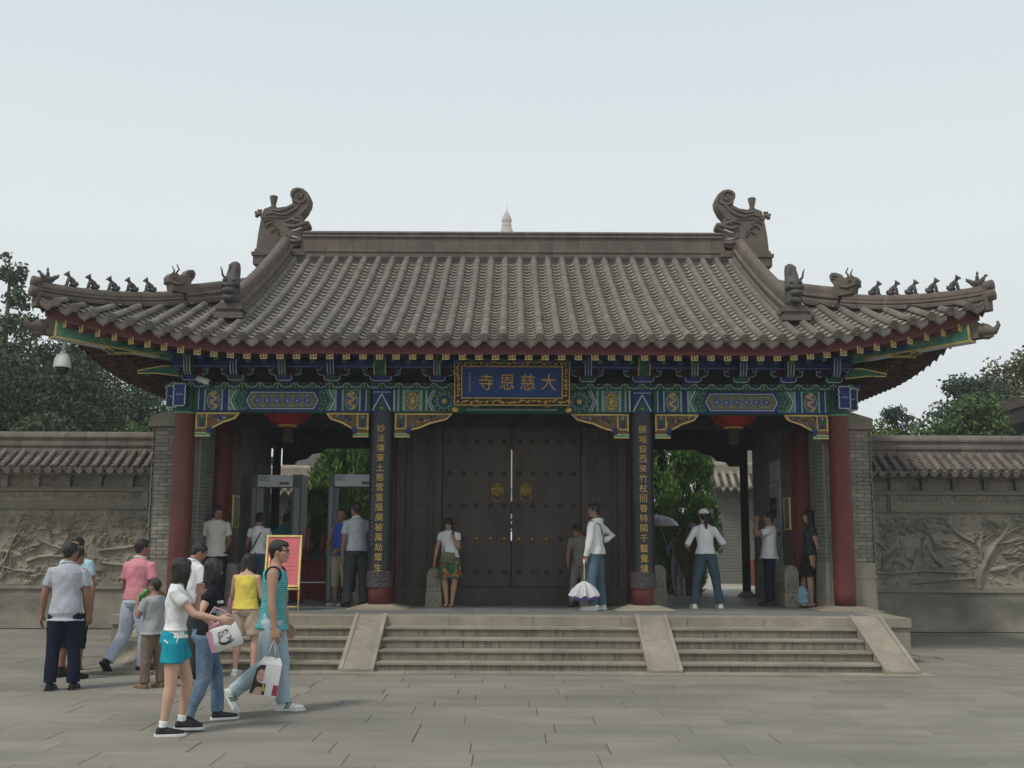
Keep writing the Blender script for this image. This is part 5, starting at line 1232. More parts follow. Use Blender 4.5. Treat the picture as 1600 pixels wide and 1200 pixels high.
    while x < 12.2:
        m = MB(); bx(x-.06, x+.06, Y-.14, Y-.02, 2.80, 2.95, WALLB, m); bx(x-.085, x+.085, Y-.17, Y-.02, 2.95, 2.99, WALLB, m)
        m.prism([(s*(x-.06), 2.80), (s*(x+.06), 2.80), (s*(x+.03), 2.76), (s*(x-.03), 2.76)], Y-.12, Y-.02, WALLB); b = m.build('small_bracket', WALLB, Wl)
        q = MB()
        for t in (-1, 1): q.prism([(s*(x+t*.07), 2.93), (s*(x+t*.33), 2.93), (s*(x+t*.28), 2.86), (s*(x+t*.2), 2.87), (s*(x+t*.15), 2.80), (s*(x+t*.07), 2.80)], Y-.04, Y-.021, WALLST)
        q.build('bracket_scroll', WALLST, b); x += .62
    m = MB(); bx(x0, 12.4, Y-.25, Y+.3, 3.0, 3.03, WALLB, m); bx(x0, 12.4, Y-.33, Y+.3, 3.032, 3.06, WALLB, m); m.build('cornice', WALLB, Wl)
    # coping tiles
    e = Vector((0, Y-.60, 3.10)); r = Vector((0, Y-.06, 3.44)); sl = math.atan2(r.z-e.z, r.y-e.y); L = (r-e).length
    m = MB(); m.prism([(Y-.58, 3.07), (Y-.06, 3.40), (Y+.5, 3.4), (Y+.5, 3.06)], *sorted((s*x0, s*12.4)), MORTAR, axis='x'); m.build('coping_bed', MORTAR, Wl)
    cv = MB(); vs = []; n = 9
    for y, q in ((-.01, .063), (.02, .063), (.022, .058), (L/2+.02, .056)):
        for j in range(n): a = math.pi*j/(n-1); vs.append((q*math.cos(a), y, q*math.sin(a)))
    cv.add(vs, [(i*n+j, i*n+j+1, (i+1)*n+j+1, (i+1)*n+j) for i in range(3) for j in range(n-1)]+[tuple(range(n-1, -1, -1))], TILEOLD, True); cm = cv.mesh('cover_tile', TILEOLD)
    dm = MB(); dm.prism([(-.085, .0), (.085, 0), (.07, -.06), (0, -.115), (-.07, -.06)], -.008, .008, TILEOLD); dmm = dm.mesh('drip_tile', TILEOLD)
    dc = MB(); dc.lathe([(.062, 0), (.062, .03), (.04, .03), (.035, .022), (.012, .03)], 0, 0, TILEOLD, 12); dcm = dc.mesh('tile_end', TILEOLD)
    pn = MB(); x = x0+.1
    while x < 12.3:
        M = Matrix.Translation((s*x, e.y, e.z+.03)) @ Matrix.Rotation(sl+rr.uniform(-.02, .02), 4, 'X') @ Matrix.Rotation(rr.uniform(-.03, .03), 4, 'Z')
        place('cover_tile', cm, M, Wl); place('cover_tile', cm, M @ Matrix.Translation((0, L/2, -.006)), Wl); place('tile_end', dcm, M @ FACE, Wl)
        for k in range(5):
            yy = e.y+k*.11; zz = e.z+k*.11*math.tan(sl); c = s*(x+.1)
            pn.add([(c-.07, yy, zz+.02), (c, yy, zz-.005), (c+.07, yy, zz+.02), (c-.07, yy, zz+.005), (c, yy, zz-.02), (c+.07, yy, zz+.005), (c-.07, yy+.13, zz+.07), (c, yy+.13, zz+.045), (c+.07, yy+.13, zz+.07)], [(3, 4, 1, 0), (4, 5, 2, 1), (0, 1, 7, 6), (1, 2, 8, 7)], TILEOLD)
        place('drip_tile', dmm, Matrix.Translation((s*(x+.1), e.y-.01, e.z+.005)) @ Matrix.Rotation(rad(12), 4, 'X'), Wl); x += .2
    pn.build('pan_tiles', TILEOLD, Wl, kind='stuff')
    # ridge mouldings in lengths
    x = x0
    while x < 12.4:
        b = min(x+.42, 12.4); m = MB(); c = Y+.1
        m.prism([(c-.20, 3.42), (c-.20, 3.50), (c-.17, 3.52), (c-.17, 3.56), (c-.20, 3.58), (c-.20, 3.63), (c-.15, 3.65), (c-.15, 3.72), (c-.18, 3.74), (c-.18, 3.78), (c-.12, 3.85), (c, 3.88), (c+.12, 3.85), (c+.18, 3.74), (c+.18, 3.42)], *sorted((s*(x+.003), s*(b-.003))), RIDGE if s < 0 else TILEOLD, axis='x')
        m.build('coping_ridge', RIDGE, Wl); x = b
perimeter(1); perimeter(-1)

# ================================================================== TREES
def leaf_mat(name, c, c2):
    m = mat(name, c, .75, .3, 1.3, col2=c2, rnd=.12, spec=.15, dirt=tuple(q*.6 for q in c), dscale=2.5, damt=.6); return m
LF = {'dark': leaf_mat('foliage_dark', (.042, .066, .036), (.078, .105, .05)), 'mid': leaf_mat('foliage_mid', (.045, .085, .028), (.095, .135, .045)),
      'haze': leaf_mat('foliage_haze', (.06, .085, .06), (.09, .12, .08)), 'olive': leaf_mat('foliage_olive', (.075, .078, .035), (.115, .115, .052)), 'blue': leaf_mat('foliage_blue', (.05, .085, .055), (.085, .125, .08)),
      'juniper': leaf_mat('foliage_juniper', (.07, .155, .03), (.13, .25, .055)), 'bright': leaf_mat('foliage_bright', (.06, .11, .03), (.13, .18, .055))}
def leaves(centres, radii, n, size, m, rng, elong=1.0, upright=False, shell=.55):
    k = rng.choice(len(centres), n, p=(radii**2).prod(1)**.3/((radii**2).prod(1)**.3).sum())
    d = rng.normal(size=(n, 3)); d /= np.linalg.norm(d, axis=1)[:, None]
    r = (shell+(1-shell)*rng.random(n)**.7)*(1+.12*rng.normal(size=n)); P = centres[k]+d*radii[k]*r[:, None]
    a = rng.normal(size=(n, 3)); 
    if upright: a = a*.45+np.array([0, 0, 1.0])+d*.5
    a /= np.linalg.norm(a, axis=1)[:, None]; b = np.cross(a, rng.normal(size=(n, 3))); b /= np.linalg.norm(b, axis=1)[:, None]
    sz = size*(.6+.8*rng.random(n))[:, None]
    V = np.stack([P-a*sz*elong, P+b*sz*.5, P+a*sz*elong, P-b*sz*.5], 1).reshape(-1, 3)
    me = bpy.data.meshes.new('foliage'); me.vertices.add(4*n); me.vertices.foreach_set('co', V.ravel()); me.loops.add(4*n); me.loops.foreach_set('vertex_index', np.arange(4*n, dtype=np.int32))
    me.polygons.add(n); me.polygons.foreach_set('loop_start', (np.arange(n)*4).astype(np.int32)); me.polygons.foreach_set('loop_total', np.full(n, 4, np.int32)); me.materials.append(m); me.update(); me.validate(); return me
def tree(name, x, y, z, h, w, kind, mkey, label, n=7000, group=None, size=.16, seed=0, base=.25):
    rng = np.random.default_rng(seed*97+int(abs(x)*10)); T = empty(name, (x, y, z), label, 'tree', group)
    rr = random.Random(seed+int(x*7)); m = MB()
    C_, R_ = [], []
    if kind == 'broad':
        nc = int(24+w*6); th = .022*h
        m.tube([(x, y, z-.2), (x+.05*h*rr.uniform(-1, 1), y, z+h*.35), (x+.06*h*rr.uniform(-1, 1), y, z+h*.8)], [th, th*.7, th*.25], BARK, 8)
        for i in range(nc):
            a = rr.uniform(0, 6.28); zz = base+(1-base)*rr.random()**.85; q = w/2*math.sin(math.pi*min(max((zz-base)/(1-base)*.78+.18, 0), 1))**.8*rr.uniform(.35, 1)
            c = (x+q*math.cos(a), y+q*math.sin(a), z+h*zz*.93); C_.append(c); s = rr.uniform(.12, .24)*w; R_.append((s, s, s*.62))
            if i % 2 == 0: m.tube([(x, y, z+h*max(zz*.6, .1)), ((x+c[0])/2, (y+c[1])/2, z+h*zz*.75), c], [th*.4, th*.25, th*.08], BARK, 5)
        up = False; el = 1.0; sh = .3
    elif kind == 'cone':
        m.tube([(x, y, z-.2), (x, y, z+h*.95)], [.02*h, .004*h], BARK, 8)
        for i in range(150):
            zz = rr.random()**1.25; q = w/2*(1-zz)**.8*rr.uniform(.2, 1)+.1; a = rr.uniform(0, 6.28); c = (x+q*math.cos(a), y+q*math.sin(a), z+h*(base+(1-base)*zz)); C_.append(c); s = w*.12*(1.25-zz); R_.append((s, s, s*1.0))
            if i % 3 == 0: m.tube([(x, y, c[2]-.2), c], [.01*h*(1-zz)+.01, .01], BARK, 4)
        up = False; el = 1.1; sh = .25
    else:       # juniper: dense upright flame-shaped tufts
        m.tube([(x, y, z-.2), (x, y, z+h*.9)], [.02*h, .005*h], BARK, 8)
        for i in range(130):
            zz = rr.random(); q = w/2*math.sin(math.pi*min(.25+zz*.66, 1))**.8*rr.uniform(.35, 1); a = rr.uniform(0, 6.28); c = (x+q*math.cos(a), y+q*math.sin(a), z+h*(.04+.9*zz)); C_.append(c); s = w*rr.uniform(.08, .13); R_.append((s, s, s*2.2))
        up = True; el = 2.2; sh = .5
    m.build('trunk', BARK, T)
    place('crown', leaves(np.array(C_), np.array(R_), n, size, LF[mkey], rng, el, up, sh), Matrix(), T)
GT = 'trees behind the left wall'
def trees():
    L = [('conifer_tree', -16.2, 34, 0, 10.9, 6.4, 'cone', 'dark', 'tall dark conifer with a pointed top at the left edge of the photo', 60000),
         ('broadleaf_tree', -15.2, 37, 0, 8.6, 6.6, 'broad', 'dark', 'dark dense tree behind the left wall, right of the tall pointed conifer', 26000),
         ('broadleaf_tree', -15.6, 30, 0, 7.6, 6.8, 'broad', 'dark', 'dark low crown filling the left edge above the wall coping', 30000),
         ('broadleaf_tree', -12.9, 31.5, 0, 6.9, 4.8, 'broad', 'dark', 'dark bushy tree directly above the middle of the left wall', 24000),
         ('broadleaf_tree', -11.7, 34, 0, 6.9, 3.4, 'broad', 'blue', 'thin loose blue-green tree seen below the left eave against the sky', 6500),
         ('broadleaf_tree', -9.4, 28, 0, 5.0, 3.6, 'broad', 'mid', 'low fresh green tree just above the left wall beside the brick pier', 22000),
         ('broadleaf_tree', -11.9, 27.5, 0, 4.9, 3.2, 'broad', 'dark', 'low dark green crown just above the left wall coping, left of the fresh green tree', 16000),
         ('broadleaf_tree', -8.4, 29.5, 0, 4.8, 2.6, 'broad', 'bright', 'bright green bush-like tree behind the left brick pier', 12000),
         ('broadleaf_tree', 10.2, 30, 0, 5.2, 3.2, 'broad', 'bright', 'low light green tree just right of the right brick pier', 9000),
         ('broadleaf_tree', 12.9, 36, 0, 6.6, 2.4, 'broad', 'blue', 'thin airy tree between the right brick pier and the tall olive tree', 4500),
         ('broadleaf_tree', 14.8, 34.5, 0, 7.5, 3.4, 'broad', 'blue', 'layered blue-green tree behind the right wall left of the olive tree', 16000),
         ('broadleaf_tree', 17.5, 36, 0, 8.7, 4.6, 'broad', 'olive', 'tall olive brown tree at the right edge behind the wall', 28000),
         ('broadleaf_tree', 13.3, 30.5, 0, 5.9, 4.4, 'broad', 'mid', 'mid green rounded tree right above the right wall coping', 24000),
         ('broadleaf_tree', 11.2, 28, 0, 4.5, 2.6, 'broad', 'mid', 'small mid green crown above the coping nearest the right brick pier', 9000),
         ('broadleaf_tree', 16.3, 31, 0, 5.6, 3.8, 'broad', 'mid', 'green crown at the far right end of the wall', 22000),
         ('juniper_tree', 4.22, 28.0, .45, 5.4, 2.0, 'jun', 'juniper', 'dense bright green juniper filling the left of the right passage', 42000),
         ('juniper_tree', -4.25, 28.6, .45, 5.6, 2.2, 'jun', 'juniper', 'dense green juniper seen through the left passage beside the couplet column', 36000),
         ('juniper_tree', -4.75, 26.0, .45, 2.5, 1.4, 'jun', 'juniper', 'lower green juniper behind the metal detectors in the left passage', 18000),
         ('broadleaf_tree', -6.5, 27.5, .45, 2.3, 2.0, 'broad', 'blue', 'low dark shrub beyond the table in the left passage', 9000),
         ('broadleaf_tree', -8.5, 36, .45, 4.4, 2.0, 'broad', 'mid', 'green tree beside the grey gable seen through the left passage', 9000)]
    for i, (nm, x, y, z, h, w, k, mk, lb, n) in enumerate(L):
        tree(nm, x, y, z, h, w, k, mk, lb, n, None, .070 if k != 'jun' else .040, i, .2 if k != 'cone' else .12)
trees()

# ================================================================== BEYOND THE GATE
def far_things():
    BW = mat('far_grey_brick', (.165, .16, .14), .9, .12, 1.2, .3, 20, dirt=(.17, .17, .155), dscale=1.5, damt=.5)
    TN = mat('far_pale_tile', (.27, .235, .18), .85, .15, 3, rnd=.08)
    def tiled_wall(name, x0, x1, y, z0, zt, lab, cat='wall', th=.5):
        B = empty(name, ((x0+x1)/2, y, z0), lab, cat)
        m = MB(); m.box(x0, x1, y, y+th, z0, zt, BW); w = m.build('wall', BW, B)
        q = MB(); z = z0
        while z < zt-.1:
            q.box(x0, x1, y-.012, y-.001, z, z+.085, BW); z += .1
        q.build('brick_courses', BW, w, kind='stuff')
        m = MB(); m.box(x0-.1, x1+.1, y-.12, y+th, zt, zt+.12, BW); m.box(x0-.1, x1+.1, y-.25, y+th, zt+.122, zt+.2, BW)
        m.prism([(y-.5, zt+.2), (y+.15, zt+.72), (y+th+.2, zt+.72), (y+th+.2, zt+.2)], x0-.2, x1+.2, MORTAR, axis='x'); r = m.build('roof', BW, B)
        t = MB(); t.tube([(0, -.02, 0), (0, .82, 0)], .075, TN, 8); tm = t.mesh('cover_tile', TN)
        a = math.atan2(.52, .65); x = x0
        while x < x1: place('cover_tile', tm, Matrix.Translation((x, y-.5, zt+.25)) @ Matrix.Rotation(a, 4, 'X'), r); x += .25
        d = MB(); x = x0+.125
        while x < x1: d.prism([(x-.09, zt+.24), (x+.09, zt+.24), (x, zt+.1)], y-.53, y-.51, TN); x += .25
        d.build('drip_tiles', TN, r, kind='stuff')
        m = MB(); m.box(x0-.2, x1+.2, y+.1, y+.35, zt+.72, zt+.95, TN); m.tube([(x0-.2, y+.22, zt+.98), (x1+.2, y+.22, zt+.98)], .12, TN, 10); m.build('ridge', TN, r)
        return B
    tiled_wall('courtyard_wall', -9.6, -5.0, 34.5, .45, 3.05, 'grey courtyard wall with pale tiled coping seen through the left passage')
    tiled_wall('courtyard_wall', 6.6, 12.5, 35, .45, 3.25, 'grey courtyard wall with pale curved tiled eave seen through the right passage')
    H = empty('grey_hall', (-8, 41, .45), 'large plain grey brick gable rising behind the left courtyard wall', 'building')
    m = MB(); m.prism([(-8.7, .45), (-3.5, .45), (-3.5, 7.6), (-8.2, 7.6), (-8.7, 7.3)], 41, 48, BW); w = m.build('gable_wall', BW, H); q = MB(); z = .5
    m = MB(); m.box(-9.6, -3.3, 40.7, 48.2, 7.5, 7.8, MORTAR); m.build('roof', MORTAR, H)
    H = empty('drum_tower', (9, 42, .45), 'pale grey brick tower with dark window slot beyond the right courtyard wall', 'building')
    PB = mat('pale_tower_brick', (.25, .235, .20), .9, .1, 2)
    m = MB(); m.box(8.15, 11.5, 42, 47, .45, 8.2, PB); w = m.build('wall', PB, H); m = MB(); m.box(8.35, 8.95, 41.97, 42.02, 5.4, 7.3, mat('dark_recess', (.12, .125, .12), .9)); m.build('window', None, w)
    m = MB(); m.prism([(7.0, 7.0), (8.14, 5.3), (8.14, 7.9), (7.0, 9.3)], 42.2, 46, PB); m.prism([(7.2, 4.9), (8.6, 4.55), (8.6, 4.8), (7.2, 5.2)], 41.2, 41.98, TN); m.build('sloping_gable', PB, w)
    m = MB(); m.box(8.6, 11.5, 41.85, 41.99, 4.5, 4.75, TN); m.build('ledge', TN, w)
    # rubbish box
    m = MB(); m.box(7.35, 7.98, 33.2, 33.7, .46, 1.22, mat('bin_red', (.16, .025, .02), .5)); B = m.build('red_box', None, None, 'dark red box with yellow marks standing by the courtyard wall', 'box')
    m = MB(); m.box(7.45, 7.6, 33.18, 33.195, 1.0, 1.1, GOLDP); m.box(7.72, 7.88, 33.18, 33.195, .85, 1.02, GOLDP); m.box(7.5, 7.66, 33.18, 33.195, .66, .72, GOLDP); m.build('yellow_mark', GOLDP, B)
    # pagoda behind: only the top shows above the ridge, the rest is built behind the gate
    PG = empty('brick_pagoda', (-1.2, 200, 0), 'pale brown pagoda spire showing above the centre of the roof ridge', 'pagoda')
    PM = mat('pagoda_brick', (.42, .37, .32), .9, .06, .3)
    x, y = -1.15, 200; m = MB(); z = 4; w = 12.4; ww = []
    for k in range(7):
        h = 7.2-.28*k; m.box(x-w, x+w, y-w, y+w, z, z+h, PM); m.box(x-w-.6, x+w+.6, y-w-.6, y+w+.6, z+h, z+h+.9, PM); z += h+.9; w -= 1.6
    ztop = 56.0
    m.add([(x-w-1, y-w-1, z), (x+w+1, y-w-1, z), (x+w+1, y+w+1, z), (x-w-1, y+w+1, z), (x, y, z+3)], [(0, 1, 4), (1, 2, 4), (2, 3, 4), (3, 0, 4)], PM)
    m.build('tower_body', PM, PG)
    zr = 59.9
    m = MB(); m.lathe([(1.9, z-1), (1.45, zr-.6), (1.15, zr+1.0), (.88, zr+1.7), (.97, zr+1.9), (.94, zr+2.1), (.82, zr+2.2), (.86, zr+2.6), (1.0, zr+2.8), (.98, zr+3.1), (.75, zr+3.7), (.45, zr+4.3), (.24, zr+4.6)], x, y, PM, 20); m.build('spire', PM, PG)
    m = MB(); m.lathe([(.30, zr+4.5), (.2, zr+4.8), (.06, zr+5.0), (.04, zr+6.2), (.02, zr+6.4)], x, y, GREYMETAL, 10); m.build('finial_rod', GREYMETAL, PG)
    # corner of a neighbouring roof at the right edge
    m = MB(); x, y = 12.62, 26.2
    m.prism([(x-.02, 5.32), (x+.35, 5.40), (x+1.6, 5.7), (x+1.6, 5.2), (x+.5, 5.1), (x+.05, 5.12)], y, y+1.5, TILEOLD); N = m.build('neighbouring_roof', TILEOLD, None, 'brown tiled roof corner poking in at the right edge above the wall', 'building', origin=(x, y, 3))
    m = MB(); m.prism([(x+.1, 5.1), (x+.45, 5.1), (x+.6, 4.6), (x+.3, 4.5), (x+.12, 4.75)], y+.1, y+1.3, MORTAR); m.build('eave_bracket', MORTAR, N); m = MB(); m.box(x+.7, x+1.6, y+.3, y+1.3, 0, 5.1, BW); m.build('wall', BW, N)
far_things()

# ================================================================== THINGS STANDING IN THE PASSAGES
def props():
    for (x0, x1, y, lab) in ((-4.62, -3.93, 19.55, 'grey walk-through metal detector, left one, over the woman with the shoulder strap'), (-3.20, -2.42, 19.3, 'grey walk-through metal detector partly behind the left couplet column')):
        D = empty('metal_detector', ((x0+x1)/2, y, PZ), lab, 'metal detector', 'metal detectors in the left passage')
        m = MB(); m.box(x0, x1, y-.06, y+.42, 2.68, 2.89, GREYMETAL); h = m.build('header', GREYMETAL, D)
        m = MB(); m.box(x1-.24, x1-.07, y-.066, y-.061, 2.715, 2.765, mat('led_panel', (.10, .06, .01), .4)); m.build('display', None, h)
        me = text_mesh('汉仁', .10, mat('dark_print', (.03, .03, .035), .6), .003, .001); place('lettering', me, Matrix.Translation((x0+.17, y-.064, 2.825)) @ FACE, h)
        for a, mm, w in ((x0-.04, GREYMETAL, .10), (x1+.003, DARKMETAL, .17)):
            m = MB(); m.box(a, a+w, y-.08, y+.45, PZ, 2.90, DARKMETAL); lg = m.build('side_panel', DARKMETAL, D); m = MB(); m.box(a+w*.2, a+w*.75, y-.086, y-.081, PZ+.06, 2.66, mat('grey_strip', (.16, .175, .175), .5)); m.build('panel_strip', None, lg)
    # small desk under a dark red cloth
    T = empty('desk', (-3.55, 19.4, PZ), 'desk covered with a dark red cloth behind the red sign', 'desk')
    m = MB(); m.box(-3.95, -3.14, 19.25, 19.75, PZ+.76, PZ+.80, DARKW); m.build('desk_top', DARKW, T)
    m = MB()
    for a, b in ((-3.93, 19.27), (-3.18, 19.27), (-3.93, 19.71), (-3.18, 19.71)): m.box(a, a+.03, b, b+.03, PZ, PZ+.76, GREYMETAL)
    m.box(-3.9, -3.18, 19.27, 19.3, PZ+.35, PZ+.37, GREYMETAL); m.build('leg', GREYMETAL, T)
    n = 60; m = MB(); top = []; bot = []
    for i in range(n+1): a = -3.90+.70*i/n; top.append((a, 19.335, PZ+.755)); bot.append((a, 19.34+.018*math.sin(i*1.3)+.01*math.sin(i*.45), PZ+.06))
    m.add(top+bot, [(i, n+1+i, n+2+i, i+1) for i in range(n)], mat('dark_red_cloth', (.09, .012, .015), .8, .3, 5), True); m.build('cloth', None, T)
    m = MB(); m.lathe([(.06, PZ+.80), (.065, PZ+1.05), (.03, PZ+1.1), (.05, PZ+1.25), (.06, PZ+1.3), (.02, PZ+1.32)], -3.62, 19.5, mat('vase_red', (.12, .02, .02), .4), 14); m.build('red_vase', None, None, 'tall dark red vase on the desk behind the red sign', 'vase', origin=(-3.62, 19.5, PZ+.8))
    m = MB(); m.lathe([(.05, PZ+.80), (.05, PZ+1.02), (.02, PZ+1.2), (.03, PZ+1.22)], -3.36, 19.5, mat('vase_red', (.12, .02, .02), .4), 14); m.build('red_vase', None, None, 'short dark red flask at the right end of the desk', 'vase', origin=(-3.36, 19.5, PZ+.8))
    # framed red notice on an easel
    E = empty('notice_stand', (-3.59, 17.25, PZ), 'pink-red notice in a gold frame on an easel above the left steps', 'sign')
    y = 17.2; M = Matrix.Translation((-3.59, y, 0)) @ Matrix.Rotation(rad(-6), 4, 'X')
    RP = mat('notice_red_paper', (.60, .15, .17), .6, .06, 3)
    sg = MB(); M = Matrix.Translation((-3.59, y, PZ+.36)) @ Matrix.Rotation(rad(-8), 4, 'X')
    m = MB(); m.box(-.255, .255, -.004, .012, .02, .79, RP, M); m.build('notice_sheet', RP, E)
    m = MB()
    for a, b, c, d in ((-.28, .28, 0, .03), (-.28, .28, .78, .81), (-.28, -.25, .03, .78), (.25, .28, .03, .78)): m.box(a, b, -.02, .02, c, d, GOLDP, M)
    m.build('frame', GOLDP, E)
    m = MB(); rr = random.Random(2)
    m.ball(M @ Vector((0, -.006, .68)), (.03, .003, .03), GOLD, 10, 4)
    for k in range(7): w = rr.uniform(.12, .2); m.box(-w, w, -.008, -.005, .58-k*.065, .586-k*.065, mat('notice_faint_lines', (.50, .16, .15), .7), M)
    m.build('notice_lines', None, E)
    for q in ([(-.22, -.05, 0), (-.22, -.02, .5), (-.20, .06, 1.0)], [(.28, -.06, 0), (.28, -.03, .68)], [(0, .42, 0), (0, .06, 1.0)]):
        m = MB(); m.tube([(-3.59+a, y+b, PZ+c) for a, b, c in q], .013, GOLDP, 8); m.build('easel_leg', GOLDP, E)
    m = MB(); m.tube([(-3.81, y-.05, PZ+.06), (-3.31, y-.06, PZ+.06)], .011, GOLDP, 6); m.tube([(-3.85, y-.07, PZ+.33), (-3.29, y-.07, PZ+.33)], .014, GOLDP, 6); m.build('easel_rail', GOLDP, E)
    # blue-white plastic bag by the right stone pier, black cable ball by the left wall base
    m = MB(); m.tube([(4.98, 18.75, PZ+.01), (4.98, 18.75, PZ+.12), (4.97, 18.75, PZ+.3), (4.96, 18.75, PZ+.36)], [.10, .14, .09, .04], mat('pale_blue_plastic', (.22, .38, .45), .35, .5, 14, .5, 20), 10)
    m.build('plastic_bag', None, None, 'pale blue plastic bag on the floor behind the woman in the black dress', 'bag', origin=(4.98, 18.75, PZ))
    m = MB(); m.box(-5.68, -4.62, 14.28, 14.46, .0, .035, STONE); m.build('loose_kerb_stone', STONE, None, 'thin grey kerb stone lying at the foot of the left end ramp', 'kerb stone', origin=(-5.1, 14.4, 0))
    m = MB(); m.ball((-6.42, 21.45, .1), (.09, .09, .09), BLACKPL, 12, 8); m.tube([(-6.42, 21.45, .1), (-6.42, 21.56, .1)], .03, BLACKPL, 8); m.build('drain_spout', BLACKPL, None, 'small black drain spout at the foot of the left wall', 'drain', origin=(-6.42, 21.45, 0))
props()
# ================================================================== PEOPLE
SKIN = mat('skin', (0.40, 0.235, 0.16), .55, .07, 5, .1, 60, rnd=.0)
SKIND = mat('skin_tanned', (0.27, 0.145, 0.095), .55, .07, 5, .1, 60)
SKINL = mat('skin_light', (0.50, 0.31, 0.225), .55, .06, 5, .1, 60)
HAIR = mat('black_hair', (0.017, 0.013, 0.012), .38, .4, 30, .5, 70, stretch=(3, 3, .6), spec=.4)
LIP = mat('lips', (0.30, 0.10, 0.085), .5, .1, 5); EYE = mat('eye_dark', (0.012, 0.010, 0.010), .25)
def cloth(name, c, bump=.9, var=.09, sc=11): return mat(name, c, .85, var, 4, bump, sc, spec=.12)
DG = None
def V3(t): return Vector(t)
def remeshed(mb, m, voxel, smooth=2, dec=None, wr=0.0, wf=9.0, seed=0, crease=(1, 1, .45)):
    me = mb.mesh('tmp', m); me.materials.clear(); me.materials.append(m)
    o = bpy.data.objects.new('tmp', me); C.objects.link(o)
    a = o.modifiers.new('r', 'REMESH'); a.mode = 'VOXEL'; a.voxel_size = voxel; a.use_smooth_shade = True
    if smooth: b = o.modifiers.new('s', 'SMOOTH'); b.factor = .5; b.iterations = smooth
    if dec: d = o.modifiers.new('d', 'DECIMATE'); d.ratio = dec
    dg = bpy.context.evaluated_depsgraph_get(); r = bpy.data.meshes.new_from_object(o.evaluated_get(dg))
    bpy.data.objects.remove(o); bpy.data.meshes.remove(me)
    if wr > 0:
        n = len(r.vertices); co = np.empty(n*3); r.vertices.foreach_get('co', co); co = co.reshape(-1, 3)
        no = np.empty(n*3); r.vertices.foreach_get('normal', no); no = no.reshape(-1, 3)
        q = co*np.array(crease)*wf+seed*3.7
        # cheap fold pattern: warped sines
        w = np.sin(q[:, 0]*1.3+1.7*np.sin(q[:, 2]*1.1+q[:, 1]))*.5+np.sin(q[:, 1]*1.9+q[:, 2]*2.3+1.3*np.sin(q[:, 0]*.9))*.35+np.sin(q[:, 2]*3.7+2*np.sin(q[:, 0]*1.7+q[:, 1]*1.2))*.25
        co += no*(w*wr)[:, None]; r.vertices.foreach_set('co', co.ravel()); r.update()
    r.polygons.foreach_set('use_smooth', np.ones(len(r.polygons), bool))
    if not r.materials: r.materials.append(m)
    return r
def loft(mb, rings, m, n=16):
    """rings: (centre, lateral, forward, rx, ry)"""
    vs = []
    for c, l, f, rx, ry in rings:
        for j in range(n): a = 2*math.pi*j/n; vs.append(c+l*math.cos(a)*rx+f*math.sin(a)*ry)
    k = len(rings); mb.add(vs, [(i*n+j, i*n+(j+1) % n, (i+1)*n+(j+1) % n, (i+1)*n+j) for i in range(k-1) for j in range(n)]+[tuple(range(n-1, -1, -1)), tuple(range((k-1)*n, k*n))], m, True)
TM = [(-.055, .070, .058, 0), (-.02, .094, .070, -.004), (.03, .092, .066, -.002), (.09, .082, .058, 0), (.15, .088, .060, 0), (.21, .099, .066, 0), (.255, .102, .062, -.004), (.285, .090, .050, -.006), (.305, .058, .040, -.006), (.33, .034, .034, -.002)]
TF = [(-.055, .072, .062, 0), (-.02, .097, .074, -.006), (.03, .090, .066, -.002), (.09, .070, .052, 0), (.15, .076, .056, .003), (.205, .086, .070, .008), (.25, .088, .056, 0), (.28, .080, .045, -.004), (.303, .048, .036, -.004), (.33, .029, .030, -.002)]
